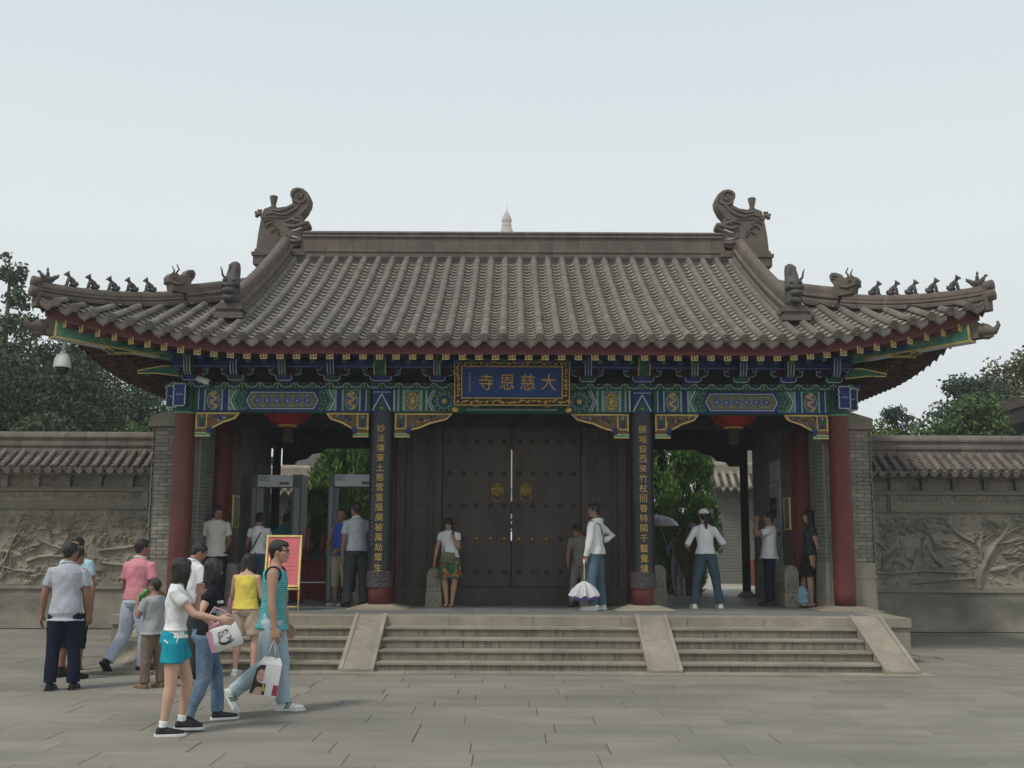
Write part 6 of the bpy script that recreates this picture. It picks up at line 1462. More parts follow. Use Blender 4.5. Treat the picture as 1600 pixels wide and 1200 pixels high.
class Person:
    def __init__(s, label, x, y, z, yaw, H, sex='m', skin=SKIN, spine=(0, .02, 1), hyaw=0, hpitch=0, la=None, ra=None, ll=None, rl=None, twist=0, near=False, group=None, foot=(0, 0), lh=None, rh=None, build=1.0):
        s.H, s.near, s.sex, s.skin = H, near, sex, skin; s.bw = build
        s.T = empty('person', (x, y, z), label, 'person', group, rad(yaw))
        s.vox = (.0065 if near else .0095); T_ = TM if sex == 'm' else TF
        d = lambda t: V3(t).normalized()
        la = la or [(-.16, .02, -1), (-.08, .14, -1)]; ra = ra or [(.16, .02, -1), (.08, .14, -1)]
        ll = ll or [(-.06, .03, -1), (-.01, -.03, -1)]; rl = rl or [(.06, .03, -1), (.01, -.03, -1)]
        s.la, s.ra, s.ll, s.rl = [[d(q) for q in t] for t in (la, ra, ll, rl)]
        sd = d(spine); tw = Matrix.Rotation(rad(twist), 3, 'Z')
        lat = V3((1, 0, 0)); slat = tw @ lat; fwd = sd.cross(lat)*-1; fwd = V3((0, 1, 0)); fwd = (fwd-sd*fwd.dot(sd)).normalized()
        sf = slat.cross(sd)*-1; sf = sd.cross(slat)
        s.sd, s.lat, s.slat, s.fwd, s.sf = sd, lat, slat, fwd, sf
        hj = .052; s.hips = [V3((-hj*H, 0, -.02*H)), V3((hj*H, 0, -.02*H))]
        s.knees = [s.hips[0]+s.ll[0]*.245*H, s.hips[1]+s.rl[0]*.245*H]; s.ank = [s.knees[0]+s.ll[1]*.235*H, s.knees[1]+s.rl[1]*.235*H]
        low = min(s.ank[0].z, s.ank[1].z); P = V3((0, 0, .045*H-low)); s.P = P
        for L in (s.hips, s.knees, s.ank): L[0] = L[0]+P; L[1] = L[1]+P
        sw = .108*(1 if sex == 'm' else .90)*s.bw**.5
        s.neck = P+sd*.305*H; s.sh = [s.neck-slat*sw*.96*H-sd*.043*H, s.neck+slat*sw*.96*H-sd*.043*H]
        s.elb = [s.sh[0]+s.la[0]*.168*H, s.sh[1]+s.ra[0]*.168*H]; s.wri = [s.elb[0]+s.la[1]*.142*H, s.elb[1]+s.ra[1]*.142*H]
        s.hd = [d(lh) if lh else s.la[1], d(rh) if rh else s.ra[1]]
        s.hand = [s.wri[i]+s.hd[i]*.05*H for i in (0, 1)]
        s.tab = [(a, b*s.bw, c*s.bw, e) for a, b, c, e in T_]
        s.Rh = Matrix.Rotation(rad(twist+hyaw), 3, 'Z') @ Matrix.Rotation(rad(-hpitch), 3, 'X')
        s.nk2 = s.neck+sd*.026*H; s.hc = s.nk2+s.Rh @ V3((0, .012*H, .070*H)); s.hh = .132*H
        s.footp = foot; s.body()
    def ringat(s, u, rx, ry, oy):
        t = min(max(u/.3, 0), 1); l = (s.lat*(1-t)+s.slat*t).normalized(); f = (s.fwd*(1-t)+s.sf*t).normalized()
        c = s.P+(s.sd if u > 0 else V3((0, 0, 1)))*u*s.H+f*oy*s.H
        return (c, l, f, rx*s.H, ry*s.H)
    def footvec(s, i):
        sh = (s.ll, s.rl)[i][1]; pit = s.footp[i]
        q = Matrix.Rotation(rad(-pit), 3, 'X') @ V3((0, 1, 0)); return q
    def body(s):
        H = s.H; m = MB(); sk = s.skin
        loft(m, [s.ringat(*t) for t in s.tab], sk)
        m.tube([s.neck-s.sd*.02*H, s.nk2, s.hc], [.036*H, .033*H, .034*H], sk, 10)
        for i in (0, 1):
            sh, e, w = s.sh[i], s.elb[i], s.wri[i]; f = .9 if s.sex == 'f' else 1
            inn = s.neck-s.sd*.012*H+(sh-s.neck)*.30
            m.tube([inn, sh+(sh-inn)*.12, sh+(e-sh)*.25, e*.5+sh*.5, e, e+(w-e)*.25, e+(w-e)*.65, w], [q*H*f for q in (.020, .034, .033, .029, .0245, .0255, .020, .0155)], sk, 10)
            h, k, a = s.hips[i], s.knees[i], s.ank[i]
            m.tube([h+V3((0, 0, .02*H)), h, h+(k-h)*.35, h+(k-h)*.75, k, k+(a-k)*.28, k+(a-k)*.6, a], [q*H for q in (.050, .056, .052, .040, .034, .035, .026, .019)], sk, 12)
            fv = s.footvec(i); up = V3((1, 0, 0)).cross(fv); q = a-up*.022*H
            m.tube([a, q-fv*.02*H], [.019*H, .022*H], sk, 8); m.tube([q-fv*.03*H, q+fv*.02*H, q+fv*.075*H, q+fv*.115*H], [(.019*H, .020*H), (.022*H, .020*H), (.026*H, .013*H), (.018*H, .009*H)], sk, 10)
            s.hand_mesh(m, i, sk)
        # head
        hh = s.hh; R = s.Rh; l, f, u = R @ V3((1, 0, 0)), R @ V3((0, 1, 0)), R @ V3((0, 0, 1)); s.hl, s.hf, s.hu = l, f, u
        tb = [(-.50, .14, .12, .20), (-.43, .22, .22, .14), (-.32, .27, .31, .07), (-.17, .305, .375, .02), (0, .325, .41, -.01), (.15, .335, .425, -.03), (.3, .305, .39, -.04), (.41, .22, .28, -.04), (.48, .10, .13, -.03)]
        loft(m, [(s.hc+u*a*hh+f*d_*hh, l, f, b*hh, c*hh) for a, b, c, d_ in tb], sk, 18)
        P = lambda a, b, c: s.hc+l*a*hh+f*b*hh+u*c*hh; s.hp = P
        m.tube([P(0, .385, .05), P(0, .43, -.05), P(0, .465, -.13), P(0, .40, -.15)], [.035*hh, .045*hh, .06*hh, .05*hh], sk, 8)
        m.ball(P(0, .38, -.27), (.10*hh, .06*hh, .05*hh), sk, 8, 5); m.ball(P(0, .33, -.41), (.09*hh, .08*hh, .06*hh), sk, 8, 5)
        for a in (-1, 1):
            m.ball(P(a*.125, .345, .075), (.10*hh, .05*hh, .03*hh), sk, 8, 5); m.ball(P(a*.335, -.02, -.06), (.03*hh, .075*hh, .115*hh), sk, 8, 6); m.ball(P(a*.19, .28, -.12), (.09*hh, .07*hh, .07*hh), sk, 8, 5)
        b = place('body', remeshed(m, sk, s.vox, 1, .45 if s.near else .6), WM[s.T].copy(), s.T); s.B = b
        e = MB()
        for a in (-1, 1): e.ball(P(a*.135, .375, .015), (.052*hh, .03*hh, .022*hh), EYE, 8, 5)
        me = e.mesh('eyes', EYE)
        for a in (-1, 1):
            e = MB(); e.ball(P(a*.135, .378, .012), (.050*hh, .03*hh, .02*hh), EYE, 8, 5); s.add('eye', e, EYE)
            e = MB(); e.tube([P(a*.06, .405, .10), P(a*.14, .395, .125), P(a*.22, .34, .10)], [.012*hh, .017*hh, .008*hh], HAIR, 5); s.add('eyebrow', e, HAIR)
        e = MB(); e.tube([P(-.095, .405, -.265), P(0, .44, -.258), P(.095, .405, -.265)], [.012*hh, .024*hh, .012*hh], LIP, 6); s.add('mouth', e, LIP)
    def hand_mesh(s, m, i, sk):
        pass
    def add(s, name, mb, m, label=None):
        return place(name, mb.mesh(name, m), WM[s.T].copy(), s.T, label)
    def rem(s, name, mb, m, vox=.011, sm=2, wr=.0, wf=16, dec=None, label=None):
        return place(name, remeshed(mb, m, vox, sm, dec, wr, wf, s.H*7), WM[s.T].copy(), s.T, label)
    # ---------------------------------------------------------------- clothes
    def shirt(s, m, hem=-.03, sleeve=.55, infl=.010, flare=.0, neck=.306, name='shirt', tight=0):
        H = s.H; b = MB(); rg = []
        tb = [t for t in s.tab if hem < t[0] <= neck]
        for a, rx, ry, oy in tb:
            k = infl+flare*max(0, (.12-a)/.15)
            w = 1.0 if tight else 0.0
            rx2 = rx+k; 
            if not tight and a < .2: rx2 = max(rx2, .088*s.bw+k*.8); ry = max(ry, .060*s.bw)
            rg.append(s.ringat(a, rx2, ry+k, oy))
        a0 = s.tab[1]; rg.insert(0, s.ringat(hem, max(a0[1], .09)+infl+flare*1.2+(.019 if hem < -.02 else 0), a0[2]+infl+flare*1.2+(.019 if hem < -.02 else 0), 0))
        if neck > .3: c, l, f, a_, b_ = s.ringat(.318, .044, .040, -.005); rg.append((c, l, f, a_, b_))
        loft(b, rg, m, 20)
        if sleeve > 0:
            for i in (0, 1):
                sh, e, w = s.sh[i], s.elb[i], s.wri[i]; f = .92 if s.sex == 'f' else 1; inn = s.neck-s.sd*.010*H+(sh-s.neck)*.30
                if sleeve <= 1: pts = [inn, sh+(sh-inn)*.12, sh+(e-sh)*.3, sh+(e-sh)*sleeve]; rd = [.024, .038*f, .041*f, .042*f+flare*.3]
                else: pts = [inn, sh+(sh-inn)*.12, sh+(e-sh)*.5, e, e+(w-e)*.5, e+(w-e)*min(sleeve-1, .97)]; rd = [.024, .038*f, .036*f, .034*f, .029*f, .025*f]
                b.tube(pts, [q*H for q in rd], m, 12)
        return s.rem(name, b, m, .010, 2, .0075, 19)
    def collar(s, m, r=.040):
        H = s.H; b = MB(); n = 14; c = s.neck+s.sd*.004*H; pts = [c+s.slat*math.cos(a)*r*H*1.12+s.sf*math.sin(a)*r*H+s.sd*(.012-.012*math.sin(a))*H for a in np.linspace(-.35*math.pi, 1.35*math.pi, n)]
        pts = [c+s.slat*math.cos(a)*r*H*1.0+s.sf*math.sin(a)*r*H*.95+s.sd*(.010-.010*math.sin(a))*H for a in np.linspace(0, 2*math.pi, 17)]
        b.tube(pts, .0105*H, m, 8, False); s.add('collar', b, m)
    def buttons(s, m): pass
    def legs(s, m, frac=2.0, infl=.012, flare=0.0, top=.055, name='trousers', wr=.0065):
        H = s.H; b = MB(); tt = [t for t in s.tab if t[0] <= top]; rg = [s.ringat(a, rx+infl*.6, ry+infl*.6, oy) for a, rx, ry, oy in tt]+[s.ringat(top, .090*s.bw+infl*.3 if s.sex == 'm' else .084*s.bw+infl*.3, .063*s.bw+infl*.3, 0)]
        loft(b, rg, m, 18)
        for i in (0, 1):
            h, k, a = s.hips[i], s.knees[i], s.ank[i]
            if frac <= 1: q = h+(k-h)*frac; pts = [h+V3((0, 0, .02*H)), h, h+(q-h)*.5, q]; rd = [.052, .060+infl*.3, .056+infl*.8, .052+infl+flare-.012*frac]
            else:
                fr = min(frac-1, 1); q = k+(a-k)*fr*.98; pts = [h+V3((0, 0, .02*H)), h, h+(k-h)*.5, k, k+(a-k)*.35*fr, q+(a-k)*.0]; rd = [.052, .060+infl*.3, .048+infl, .036+infl, .034+infl*.9, .024+infl+flare]
            b.tube(pts, [r*H for r in rd], m, 14)
        return s.rem(name, b, m, .010, 2, wr, 15)
    def skirt(s, m, length=.27, flare=.05, top=.05, name='skirt', ripples=9, amp=.05):
        H = s.H; vs = []; n = 54; lv = 10; b = MB(); c0 = s.P+s.sd*top*H; kn = (s.knees[0]+s.knees[1])/2; d = (kn-s.P); d = (d/abs(d.z)) if abs(d.z) > .01 else V3((0, 0, -1))
        for j in range(lv+1):
            t = j/lv; z = t*length*H; c = c0+d*z*.85+V3((0, 0, -z*.15)); w = .080+.02*min(t*4, 1)+flare*t; dd = .062+.014*min(t*4, 1)+flare*.8*t
            for i in range(n): a = 2*math.pi*i/n; q = 1+amp*t*math.cos(ripples*a+1.2*math.sin(2*a)); vs.append(c+V3((math.cos(a)*w*q*H, math.sin(a)*dd*q*H, 0)))
        b.add(vs, [(i*n+j, i*n+(j+1) % n, (i+1)*n+(j+1) % n, (i+1)*n+j) for i in range(lv) for j in range(n)]+[tuple(range(n)), tuple(range(lv*n+n-1, lv*n-1, -1))], m, True)
        return s.add(name, b, m)
    def shoes(s, m, sole=None, sock=None, kind='shoe', stripe=None):
        H = s.H
        for i in (0, 1):
            a = s.ank[i]; fv = s.footvec(i); up = V3((1, 0, 0)).cross(fv); q = a-up*.024*H; b = MB()
            if kind == 'sandal':
                b.tube([q+fv*.05*H+V3((-.028*H, 0, 0)), q+fv*.06*H+up*.014*H, q+fv*.05*H+V3((.028*H, 0, 0))], .006*H, m, 6); b.tube([q+fv*.02*H+V3((-.024*H, 0, 0)), q-fv*.01*H+up*.02*H, q+fv*.02*H+V3((.024*H, 0, 0))], .005*H, m, 6)
            else:
                b.tube([q-fv*.036*H, q-fv*.02*H, q+fv*.03*H, q+fv*.08*H, q+fv*.122*H], [(.018*H, .024*H), (.026*H, .030*H), (.028*H, .027*H), (.030*H, .017*H), (.018*H, .010*H)], m, 12)
                b.tube([q+up*.005*H, a+up*.008*H], [.027*H, .026*H], m, 12)
            sh = s.rem('shoe', b, m, .009, 1) if kind != 'sandal' else s.add('sandal', b, m)
            b = MB(); z0 = -.021*H; out = [(-.026, -.036), (.0, -.046), (.026, -.036), (.026, .03), (.033, .085), (.018, .124), (0, .134), (-.018, .124), (-.033, .085), (-.026, .03)]
            o2 = [(q+V3((x*H, 0, 0))+fv*y*H) for x, y in out]; n = len(out)
            b.add([p+up*(z0-.0) for p in o2]+[p+up*(z0+.014*H) for p in o2], [tuple(range(n)), tuple(range(2*n-1, n-1, -1))]+[(j+n, (j+1) % n+n, (j+1) % n, j) for j in range(n)], sole or m); place('sole', b.mesh('sole', sole or m), WM[s.T].copy(), sh)
            if stripe:
                b = MB()
                for t in (.02, .035): b.tube([q+fv*(t-.005)*H+V3((.030*H, 0, 0))-up*.004*H, q+fv*(t+.01)*H+V3((.022*H, 0, 0))+up*.018*H, q+fv*(t+.012)*H+up*.029*H, q+fv*(t+.01)*H-V3((.022*H, 0, 0))+up*.018*H, q+fv*(t-.005)*H-V3((.030*H, 0, 0))-up*.004*H], .0045*H, stripe, 5)
                place('stripe', b.mesh('stripe', stripe), WM[s.T].copy(), sh)
            if sock:
                b = MB(); k = s.knees[i]; b.tube([a-up*.01*H, a, a+(k-a)*.12, a+(k-a)*.17], [.026*H, .0235*H, .0245*H, .025*H], sock, 12); s.add('sock', b, sock)
    # ---------------------------------------------------------------- hair
    def hair(s, style='short', m=HAIR, length=.2):
        hh = s.hh; P = s.hp; b = MB(); R = Matrix((s.hl, s.hf, s.hu)).transposed()
        b.ball(P(0, -.075, .13), (.368*hh, .435*hh, .41*hh), m, 18, 12, R)
        b.ball(P(0, .19, .33), (.27*hh, .20*hh, .14*hh), m, 12, 8, R); b.ball(P(0, -.2, -.12), (.27*hh, .24*hh, .25*hh), m, 12, 8, R)
        for a in (-1, 1): b.ball(P(a*.29, .05, .12), (.07*hh, .13*hh, .2*hh), m, 10, 6, R)
        if style == 'spiky':
            rr = random.Random(3)
            for i in range(26): a = rr.uniform(0, 6.28); c = rr.uniform(.2, .95); x, y = .33*c*math.cos(a), -.05+.4*c*math.sin(a); z = .5-.25*c*c; b.tube([P(x*.9, y*.9, z-.1), P(x*1.12, y*1.1+.02, z+.05)], [.09*hh, .02*hh], m, 6)
            b.ball(P(0, -.22, -.2), (.24*hh, .2*hh, .22*hh), m, 10, 6, R)
            for a in (-1, 1): b.tube([P(a*.2, .3, .33), P(a*.22, .39, .18)], [.07*hh, .03*hh], m, 6); b.tube([P(a*.05, .33, .36), P(a*.06, .44, .2)], [.08*hh, .03*hh], m, 6)
        if style in ('long', 'bob', 'long_back'):
            L = length/ .132
            back = -s.sf if 1 else 0
            rg = []; n = 7
            for k in range(n+1):
                t = k/n; c = P(0, -.17, .05)*(1-t)+(s.hc-s.hf*.24*hh*(1-t)-s.sf*(.36*hh*t+.1*hh*t)+V3((0, 0, -1))*length*s.H)*t; w = (.36+.05*math.sin(3.1*t)-.12*t)*hh; dp = (.30-.14*t)*hh
                if k == n: w *= .75; dp *= .6
                rg.append((c, s.hl, s.hf, w, dp))
            loft(b, rg, m, 16)
            rr = random.Random(5)
            for a in (-1, 1):
                b.tube([P(a*.24, .16, .28), P(a*.335, .14, .0), P(a*.345, .13, -.3), P(a*.31, .10, -.55), P(a*.29, .04, -.6-min(L*.45, .9))], [.12*hh, .12*hh, .12*hh, .09*hh, .03*hh], m, 8); b.tube([P(a*.25, -.08, .2), P(a*.34, -.05, -.15), P(a*.32, -.08, -.6)], [.16*hh, .15*hh, .1*hh], m, 8)
            for i in range(9): x = -.3+.6*i/8; base = rg[-2][0]+s.hl*x*hh*.9; b.tube([base+V3((0, 0, .03)), base-V3((0, 0, rr.uniform(.02, .06)*s.H*.9))], [.06*hh, .015*hh], m, 5)
            b.ball(P(0, .30, .24), (.27*hh, .12*hh, .14*hh), m, 12, 7, R)
        if style == 'pony':
            b.tube([P(0, -.40, .05), P(0, -.55, -.05), P(.03, -.58, -.5), P(.05, -.52, -1.0), P(.05, -.5, -1.25)], [.09*hh, .12*hh, .14*hh, .11*hh, .03*hh], m, 10)
        if style == 'bun': b.ball(P(0, -.45, .2), (.17*hh, .15*hh, .16*hh), m, 10, 8)
        place('hair', remeshed(b, m, .009, 1, None, .0016, 70, 1, (1.6, 1.6, .2)), WM[s.T].copy(), s.T)
# hands: palm with four jointed fingers and a thumb
def hand_mesh(s, m, i, sk):
    H = s.H; w = s.wri[i]; d = s.hd[i]; sg = -1 if i == 0 else 1
    body_in = V3((-sg, 0, 0)); pn = (body_in-d*body_in.dot(d)); pn = pn.normalized() if pn.length > .2 else V3((0, -1, 0))        # palm normal
    side = d.cross(pn).normalized()                                                                                    # across the palm
    if side.dot(V3((0, 1, 0))) < 0 and abs(d.z) > .5: side = -side
    curl = getattr(s, 'curl', .35)
    m.tube([w, w+d*.012*H, w+d*.035*H, w+d*.056*H], [(.0150*H, .0150*H), (.0125*H, .021*H), (.0115*H, .0265*H), (.0085*H, .0245*H)], sk, 10, up=side)
    for k, (o, L) in enumerate(((.019, .039), (.0065, .044), (-.006, .041), (-.0185, .032))):
        p = w+d*.052*H+side*o*H; pts = [p]; dd = d.copy(); a = curl*(1+.12*k)
        for j in range(3):
            dd = (dd*math.cos(a*.75)+pn*math.sin(a*.75)).normalized(); p = p+dd*L*H*(.46, .32, .24)[j]; pts.append(p)
        m.tube([w+d*.035*H+side*o*.8*H]+pts, [.0068*H, .0060*H, .0056*H, .0052*H, .0042*H], sk, 7)
    b = w+d*.014*H+side*.014*H; t1 = (d*.62+side*.62+pn*.38).normalized(); t2 = (d*.85+side*.22+pn*.45).normalized()
    m.tube([b-d*.004*H, b+t1*.024*H, b+t1*.024*H+t2*.022*H, b+t1*.024*H+t2*.036*H], [.0088*H, .0078*H, .0068*H, .0045*H], sk, 7)
Person.hand_mesh = hand_mesh
def held(P, local):  return WM[P.T] @ V3(local)

BLK = cloth('black_cloth', (.014, .014, .017)); NAVY = cloth('navy_cloth', (.012, .015, .032)); WHT = cloth('white_cloth', (.66, .66, .66)); WHT2 = cloth('off_white_cloth', (.56, .555, .50))
LGREY = cloth('pale_grey_shirt', (.37, .385, .43)); LBLUE = cloth('pale_blue_shirt', (.33, .52, .58)); PINK = cloth('pink_polo', (.56, .22, .26)); PALEJ = cloth('pale_blue_trousers', (.43, .475, .57))
GREYT = cloth('grey_tee', (.30, .31, .32)); KHAKI = cloth('brown_trousers', (.17, .125, .09)); TURQ = cloth('turquoise_cotton', (.012, .26, .34)); YEL = cloth('yellow_top', (.66, .54, .10)); BEIGE = cloth('beige_shorts', (.46, .37, .28))
JEAN = mat('blue_denim', (.055, .10, .165), .85, .25, 3, .6, 16, col2=(.13, .20, .28), spec=.12, dirt=(.26, .33, .38), dscale=2.2, damt=.65); JEANL = mat('washed_denim', (.27, .36, .42), .85, .2, 3, .6, 16, col2=(.40, .49, .53), spec=.12); JEAND = mat('dark_denim', (.035, .06, .085), .85, .25, 3, .6, 16, col2=(.06, .095, .125), spec=.12)
SHBLK = mat('black_shoe', (.012, .012, .013), .35, .1, 8); SHWHT = mat('white_trainer', (.62, .63, .60), .5, .08, 8); SOLEW = mat('white_rubber', (.66, .66, .64), .6); BROWNS = mat('tan_shoe', (.17, .11, .06), .6, .2, 8)
TEAL = cloth('teal_shirt', (.035, .17, .20)); TAUPE = cloth('taupe_cloth', (.20, .175, .15)); DGREY = cloth('dark_grey_trousers', (.045, .05, .05)); OLIVEC = cloth('olive_canvas', (.12, .115, .055)); LILAC = cloth('lilac_grey_cloth', (.33, .30, .35)); BROWNC = cloth('brown_dress', (.08, .055, .04)); SLATE = cloth('dark_slate_blouse', (.035, .042, .048)); BLUEV = cloth('bright_blue_cloth', (.03, .09, .38))
def stripes():
    m = cloth('striped_vest', (.02, .27, .30)); t = m.node_tree; N, L = t.nodes, t.links; p = N['Principled BSDF']
    src = p.inputs['Base Color'].links[0].from_socket; co = N.new('ShaderNodeTexCoord'); sx = N.new('ShaderNodeSeparateXYZ'); L.new(co.outputs['Object'], sx.inputs[0])
    mt = N.new('ShaderNodeMath'); mt.operation = 'MULTIPLY'; mt.inputs[1].default_value = 2*math.pi/.021; L.new(sx.outputs['Z'], mt.inputs[0])
    sn = N.new('ShaderNodeMath'); sn.operation = 'SINE'; L.new(mt.outputs[0], sn.inputs[0]); gt = N.new('ShaderNodeMapRange'); gt.inputs['From Min'].default_value = .25; gt.inputs['From Max'].default_value = .5; L.new(sn.outputs[0], gt.inputs[0])
    mx = N.new('ShaderNodeMix'); mx.data_type = 'RGBA'; mx.inputs[7].default_value = (.20, .44, .46, 1); L.new(gt.outputs[0], mx.inputs[0]); L.new(src, mx.inputs[6]); L.new(mx.outputs[2], p.inputs['Base Color']); return m
def floral():
    m = cloth('floral_skirt', (.04, .10, .05)); t = m.node_tree; N, L = t.nodes, t.links; p = N['Principled BSDF']; co = N.new('ShaderNodeTexCoord')
    v = N.new('ShaderNodeTexVoronoi'); v.inputs['Scale'].default_value = 17; L.new(co.outputs['Object'], v.inputs['Vector']); cr = N.new('ShaderNodeValToRGB'); cr.color_ramp.interpolation = 'CONSTANT'; sp = N.new('ShaderNodeSeparateColor'); L.new(v.outputs['Color'], sp.inputs[0]); L.new(sp.outputs[0], cr.inputs[0])
    E = cr.color_ramp.elements; E[0].color = (.02, .09, .05, 1); E[1].position = .26; E[1].color = (.30, .05, .035, 1)
    for q, c in ((.44, (.05, .14, .05, 1)), (.6, (.34, .17, .05, 1)), (.74, (.03, .12, .12, 1)), (.88, (.36, .28, .08, 1))): e = E.new(q); e.color = c
    L.new(cr.outputs[0], p.inputs['Base Color']); return m

def people():
    A = rad
    # --- three men in front of the left wall
    p = Person('man in a pale grey shirt and navy trousers seen from behind, far left group', -5.17, 12.81, 0, 8, 1.66, 'm', SKIND, hyaw=-25, near=True, la=[(-.30, .0, -1), (-.12, .22, -1)], ra=[(.16, .08, -1), (.05, .3, -1)], ll=[(-.05, .0, -1), (-.03, -.08, -1)], rl=[(.06, .06, -1), (.03, .02, -1)], build=.94)
    p.shirt(LGREY, -.075, .62, .016, .006); p.collar(LGREY); p.legs(NAVY, 2, .012, .008); p.shoes(SHBLK); p.hair()
    p = Person('man in a cream shirt, black shorts and black socks behind the grey-shirted man', -5.52, 13.9, 0, -20, 1.60, 'm', SKIND, hyaw=-10, la=[(-.22, .05, -1), (-.1, .2, -1)], ll=[(-.16, .1, -1), (-.05, -.05, -1)], rl=[(.16, -.05, -1), (.06, -.12, -1)])
    p.shirt(WHT2, -.04, .62, .014, .004); p.legs(BLK, 1.22, .016, .012, name='shorts'); p.shoes(SHBLK, sock=BLK); p.hair()
    p = Person('man in a light blue shirt and sunglasses facing the camera, far left', -5.78, 14.6, 0, 168, 1.73, 'm', SKIND, hyaw=0, la=[(-.26, .02, -1), (-.10, .12, -1)], ra=[(.22, .02, -1), (.10, .12, -1)])
    p.shirt(LBLUE, -.05, .60, .014, .004); p.collar(LBLUE); p.legs(BLK, 1.15, .016, .012, name='shorts'); p.shoes(SHBLK, kind='sandal', sole=SHBLK); p.hair()
    b = MB(); hh = p.hh
    for a in (-1, 1): b.ball(p.hp(a*.14, .41, .02), (.11*hh, .03*hh, .07*hh), EYE, 10, 6)
    b.tube([p.hp(-.34, 0, .03), p.hp(-.25, .34, .04), p.hp(0, .44, .05), p.hp(.25, .34, .04), p.hp(.34, 0, .03)], .012*hh, EYE, 5); p.add('sunglasses', b, EYE)
    # --- man in pink polo, walking away
    p = Person('man in a pink polo shirt and pale trousers stepping away', -4.93, 14.5, 0, -22, 1.71, 'm', SKIND, hyaw=-20, near=True, spine=(0, .06, 1), la=[(-.30, .10, -1), (.10, .75, -.45)], ra=[(.26, .06, -1), (-.2, .75, -.35)], ll=[(-.12, -.10, -1), (-.12, -.62, -.85)], rl=[(.05, .14, -1), (.02, -.03, -1)], foot=(48, 0), build=1.04)
    p.shirt(PINK, .0, .62, .012, .002); p.collar(WHT2); p.legs(PALEJ, 2, .014, .010); p.shoes(SHBLK); p.hair()
    b = MB(); loft(b, [p.ringat(.045, .096*1.04, .070*1.04, 0), p.ringat(.062, .094*1.04, .068*1.04, 0)], SHBLK, 24); p.add('belt', b, SHBLK)
    # --- boy drinking from a green bottle
    p = Person('small boy in a grey tee and brown trousers drinking from a green bottle', -4.20, 13.0, 0, 62, 1.24, 'm', SKIND, hyaw=10, hpitch=-8, near=True, la=[(-.18, .35, -.8), (.25, .35, .9)], ra=[(.14, .45, -.7), (-.35, .45, .75)], ll=[(-.06, .06, -1), (-.02, -.05, -1)], rl=[(.05, -.10, -1), (.02, -.14, -1)], build=1.02)
    p.shirt(GREYT, -.05, .62, .018, .008); p.legs(KHAKI, 2, .014, .004); p.shoes(BROWNS); p.hair()
    hp = held(p, (p.hand[0]+p.hand[1])/2+V3((0, 0, .02))); mo = held(p, p.hp(0, .50, -.2)); d = (hp-mo).normalized()
    B = empty('green_bottle', hp, 'green plastic drink bottle held to the mouth by the small boy', 'bottle'); GB = mat('green_plastic', (.06, .30, .04), .25, .15, 6, spec=.5)
    m = MB(); m.tube([mo, mo+d*.03], .011, GB, 10); m.tube([mo+d*.03, mo+d*.06, mo+d*.10, mo+d*.20, mo+d*.215], [.012, .03, .034, .033, .024], GB, 12); m.build('bottle_body', GB, B)
    # --- man in white polo between the girls
    p = Person('man in a white polo seen from behind, between the two long-haired girls', -4.08, 13.9, 0, -38, 1.68, 'm', SKIND, hyaw=-18, hpitch=28, spine=(0, .10, 1), la=[(-.14, .3, -.9), (.1, .7, -.5)], ra=[(.25, .12, -1), (-.1, .6, -.6)])
    p.shirt(WHT, -.06, .64, .015, .004); p.collar(WHT); p.legs(DGREY, 2, .012, .006); p.shoes(SHBLK); p.hair()
    # --- three in the foreground
    p = Person('long-haired girl in a white tee and turquoise shorts, nearest the camera', -3.02, 9.95, 0, -78, 1.53, 'f', SKINL, hyaw=38, near=True, spine=(0, .03, 1), ra=[(.10, .72, -.72), (-.10, .98, -.22)], la=[(-.25, .45, -.8), (.45, .15, .9)], ll=[(-.05, .34, -1), (-.02, -.10, -1)], rl=[(.05, -.02, -1), (.02, -.14, -1)], twist=-8, rh=(-.05, .95, -.2))
    p.shirt(WHT, .005, .50, .006, .0, tight=1, name='tee'); p.legs(TURQ, .48, .013, .010, .05, name='shorts', wr=.005)
    p.shoes(SHBLK, SOLEW, WHT); p.hair('long', length=.145)
    b = MB(); H = p.H; q = p.P+p.lat*.103*H
    b.tube([q+V3((0, .03*H, .02*H)), q+V3((.004, .02*H, -.02*H)), q+V3((.006, -.01*H, -.035*H)), q+V3((.004, -.05*H, .0))], .004*H, SOLEW, 6); p.add('belt_chain', b, SOLEW)
    b = MB(); loft(b, [p.ringat(.045, .094, .069, 0), p.ringat(.060, .090, .066, 0)], SOLEW, 24); p.add('belt', b, SOLEW)
    b = MB(); b.box(.100*H, .112*H, -.035*H, .03*H, p.P.z-.075*H, p.P.z-.03*H, TURQ); p.add('pocket', b, TURQ)
    g1 = p
    p = Person('long-haired girl in a black tee and blue jeans, one hand on the hip', -2.93, 10.60, 0, -68, 1.54, 'f', SKINL, hyaw=22, hpitch=8, near=True, spine=(0, .05, 1), ra=[(.55, -.42, -.75), (.0, .72, -.62)], la=[(-.25, .1, -.9), (-.05, .5, -.85)], ll=[(-.04, .36, -1), (-.02, .10, -1)], rl=[(.05, .0, -1), (.02, -.42, -1)], foot=(0, 20), rh=(-.5, .55, -.6))
    p.shirt(BLK, -.005, .50, .008, .0, tight=1, name='tee'); p.legs(JEAN, 2, .008, .010, .045, name='jeans'); p.shoes(SHBLK, SOLEW); p.hair('long', length=.20)
    b = MB(); q = p.sh[1]; rr = random.Random(1); fr = p.ringat(.20, .093, .078, .008)
    for k in range(5): an = -.35+.16*k; c = fr[0]+fr[1]*math.cos(an+.9)*fr[3]*1.02+fr[2]*math.sin(an+.9)*fr[4]*1.04; b.ball(c, (.012, .012, .016), WHT, 6, 4)
    fr = p.ringat(.12, .086, .068, .004)
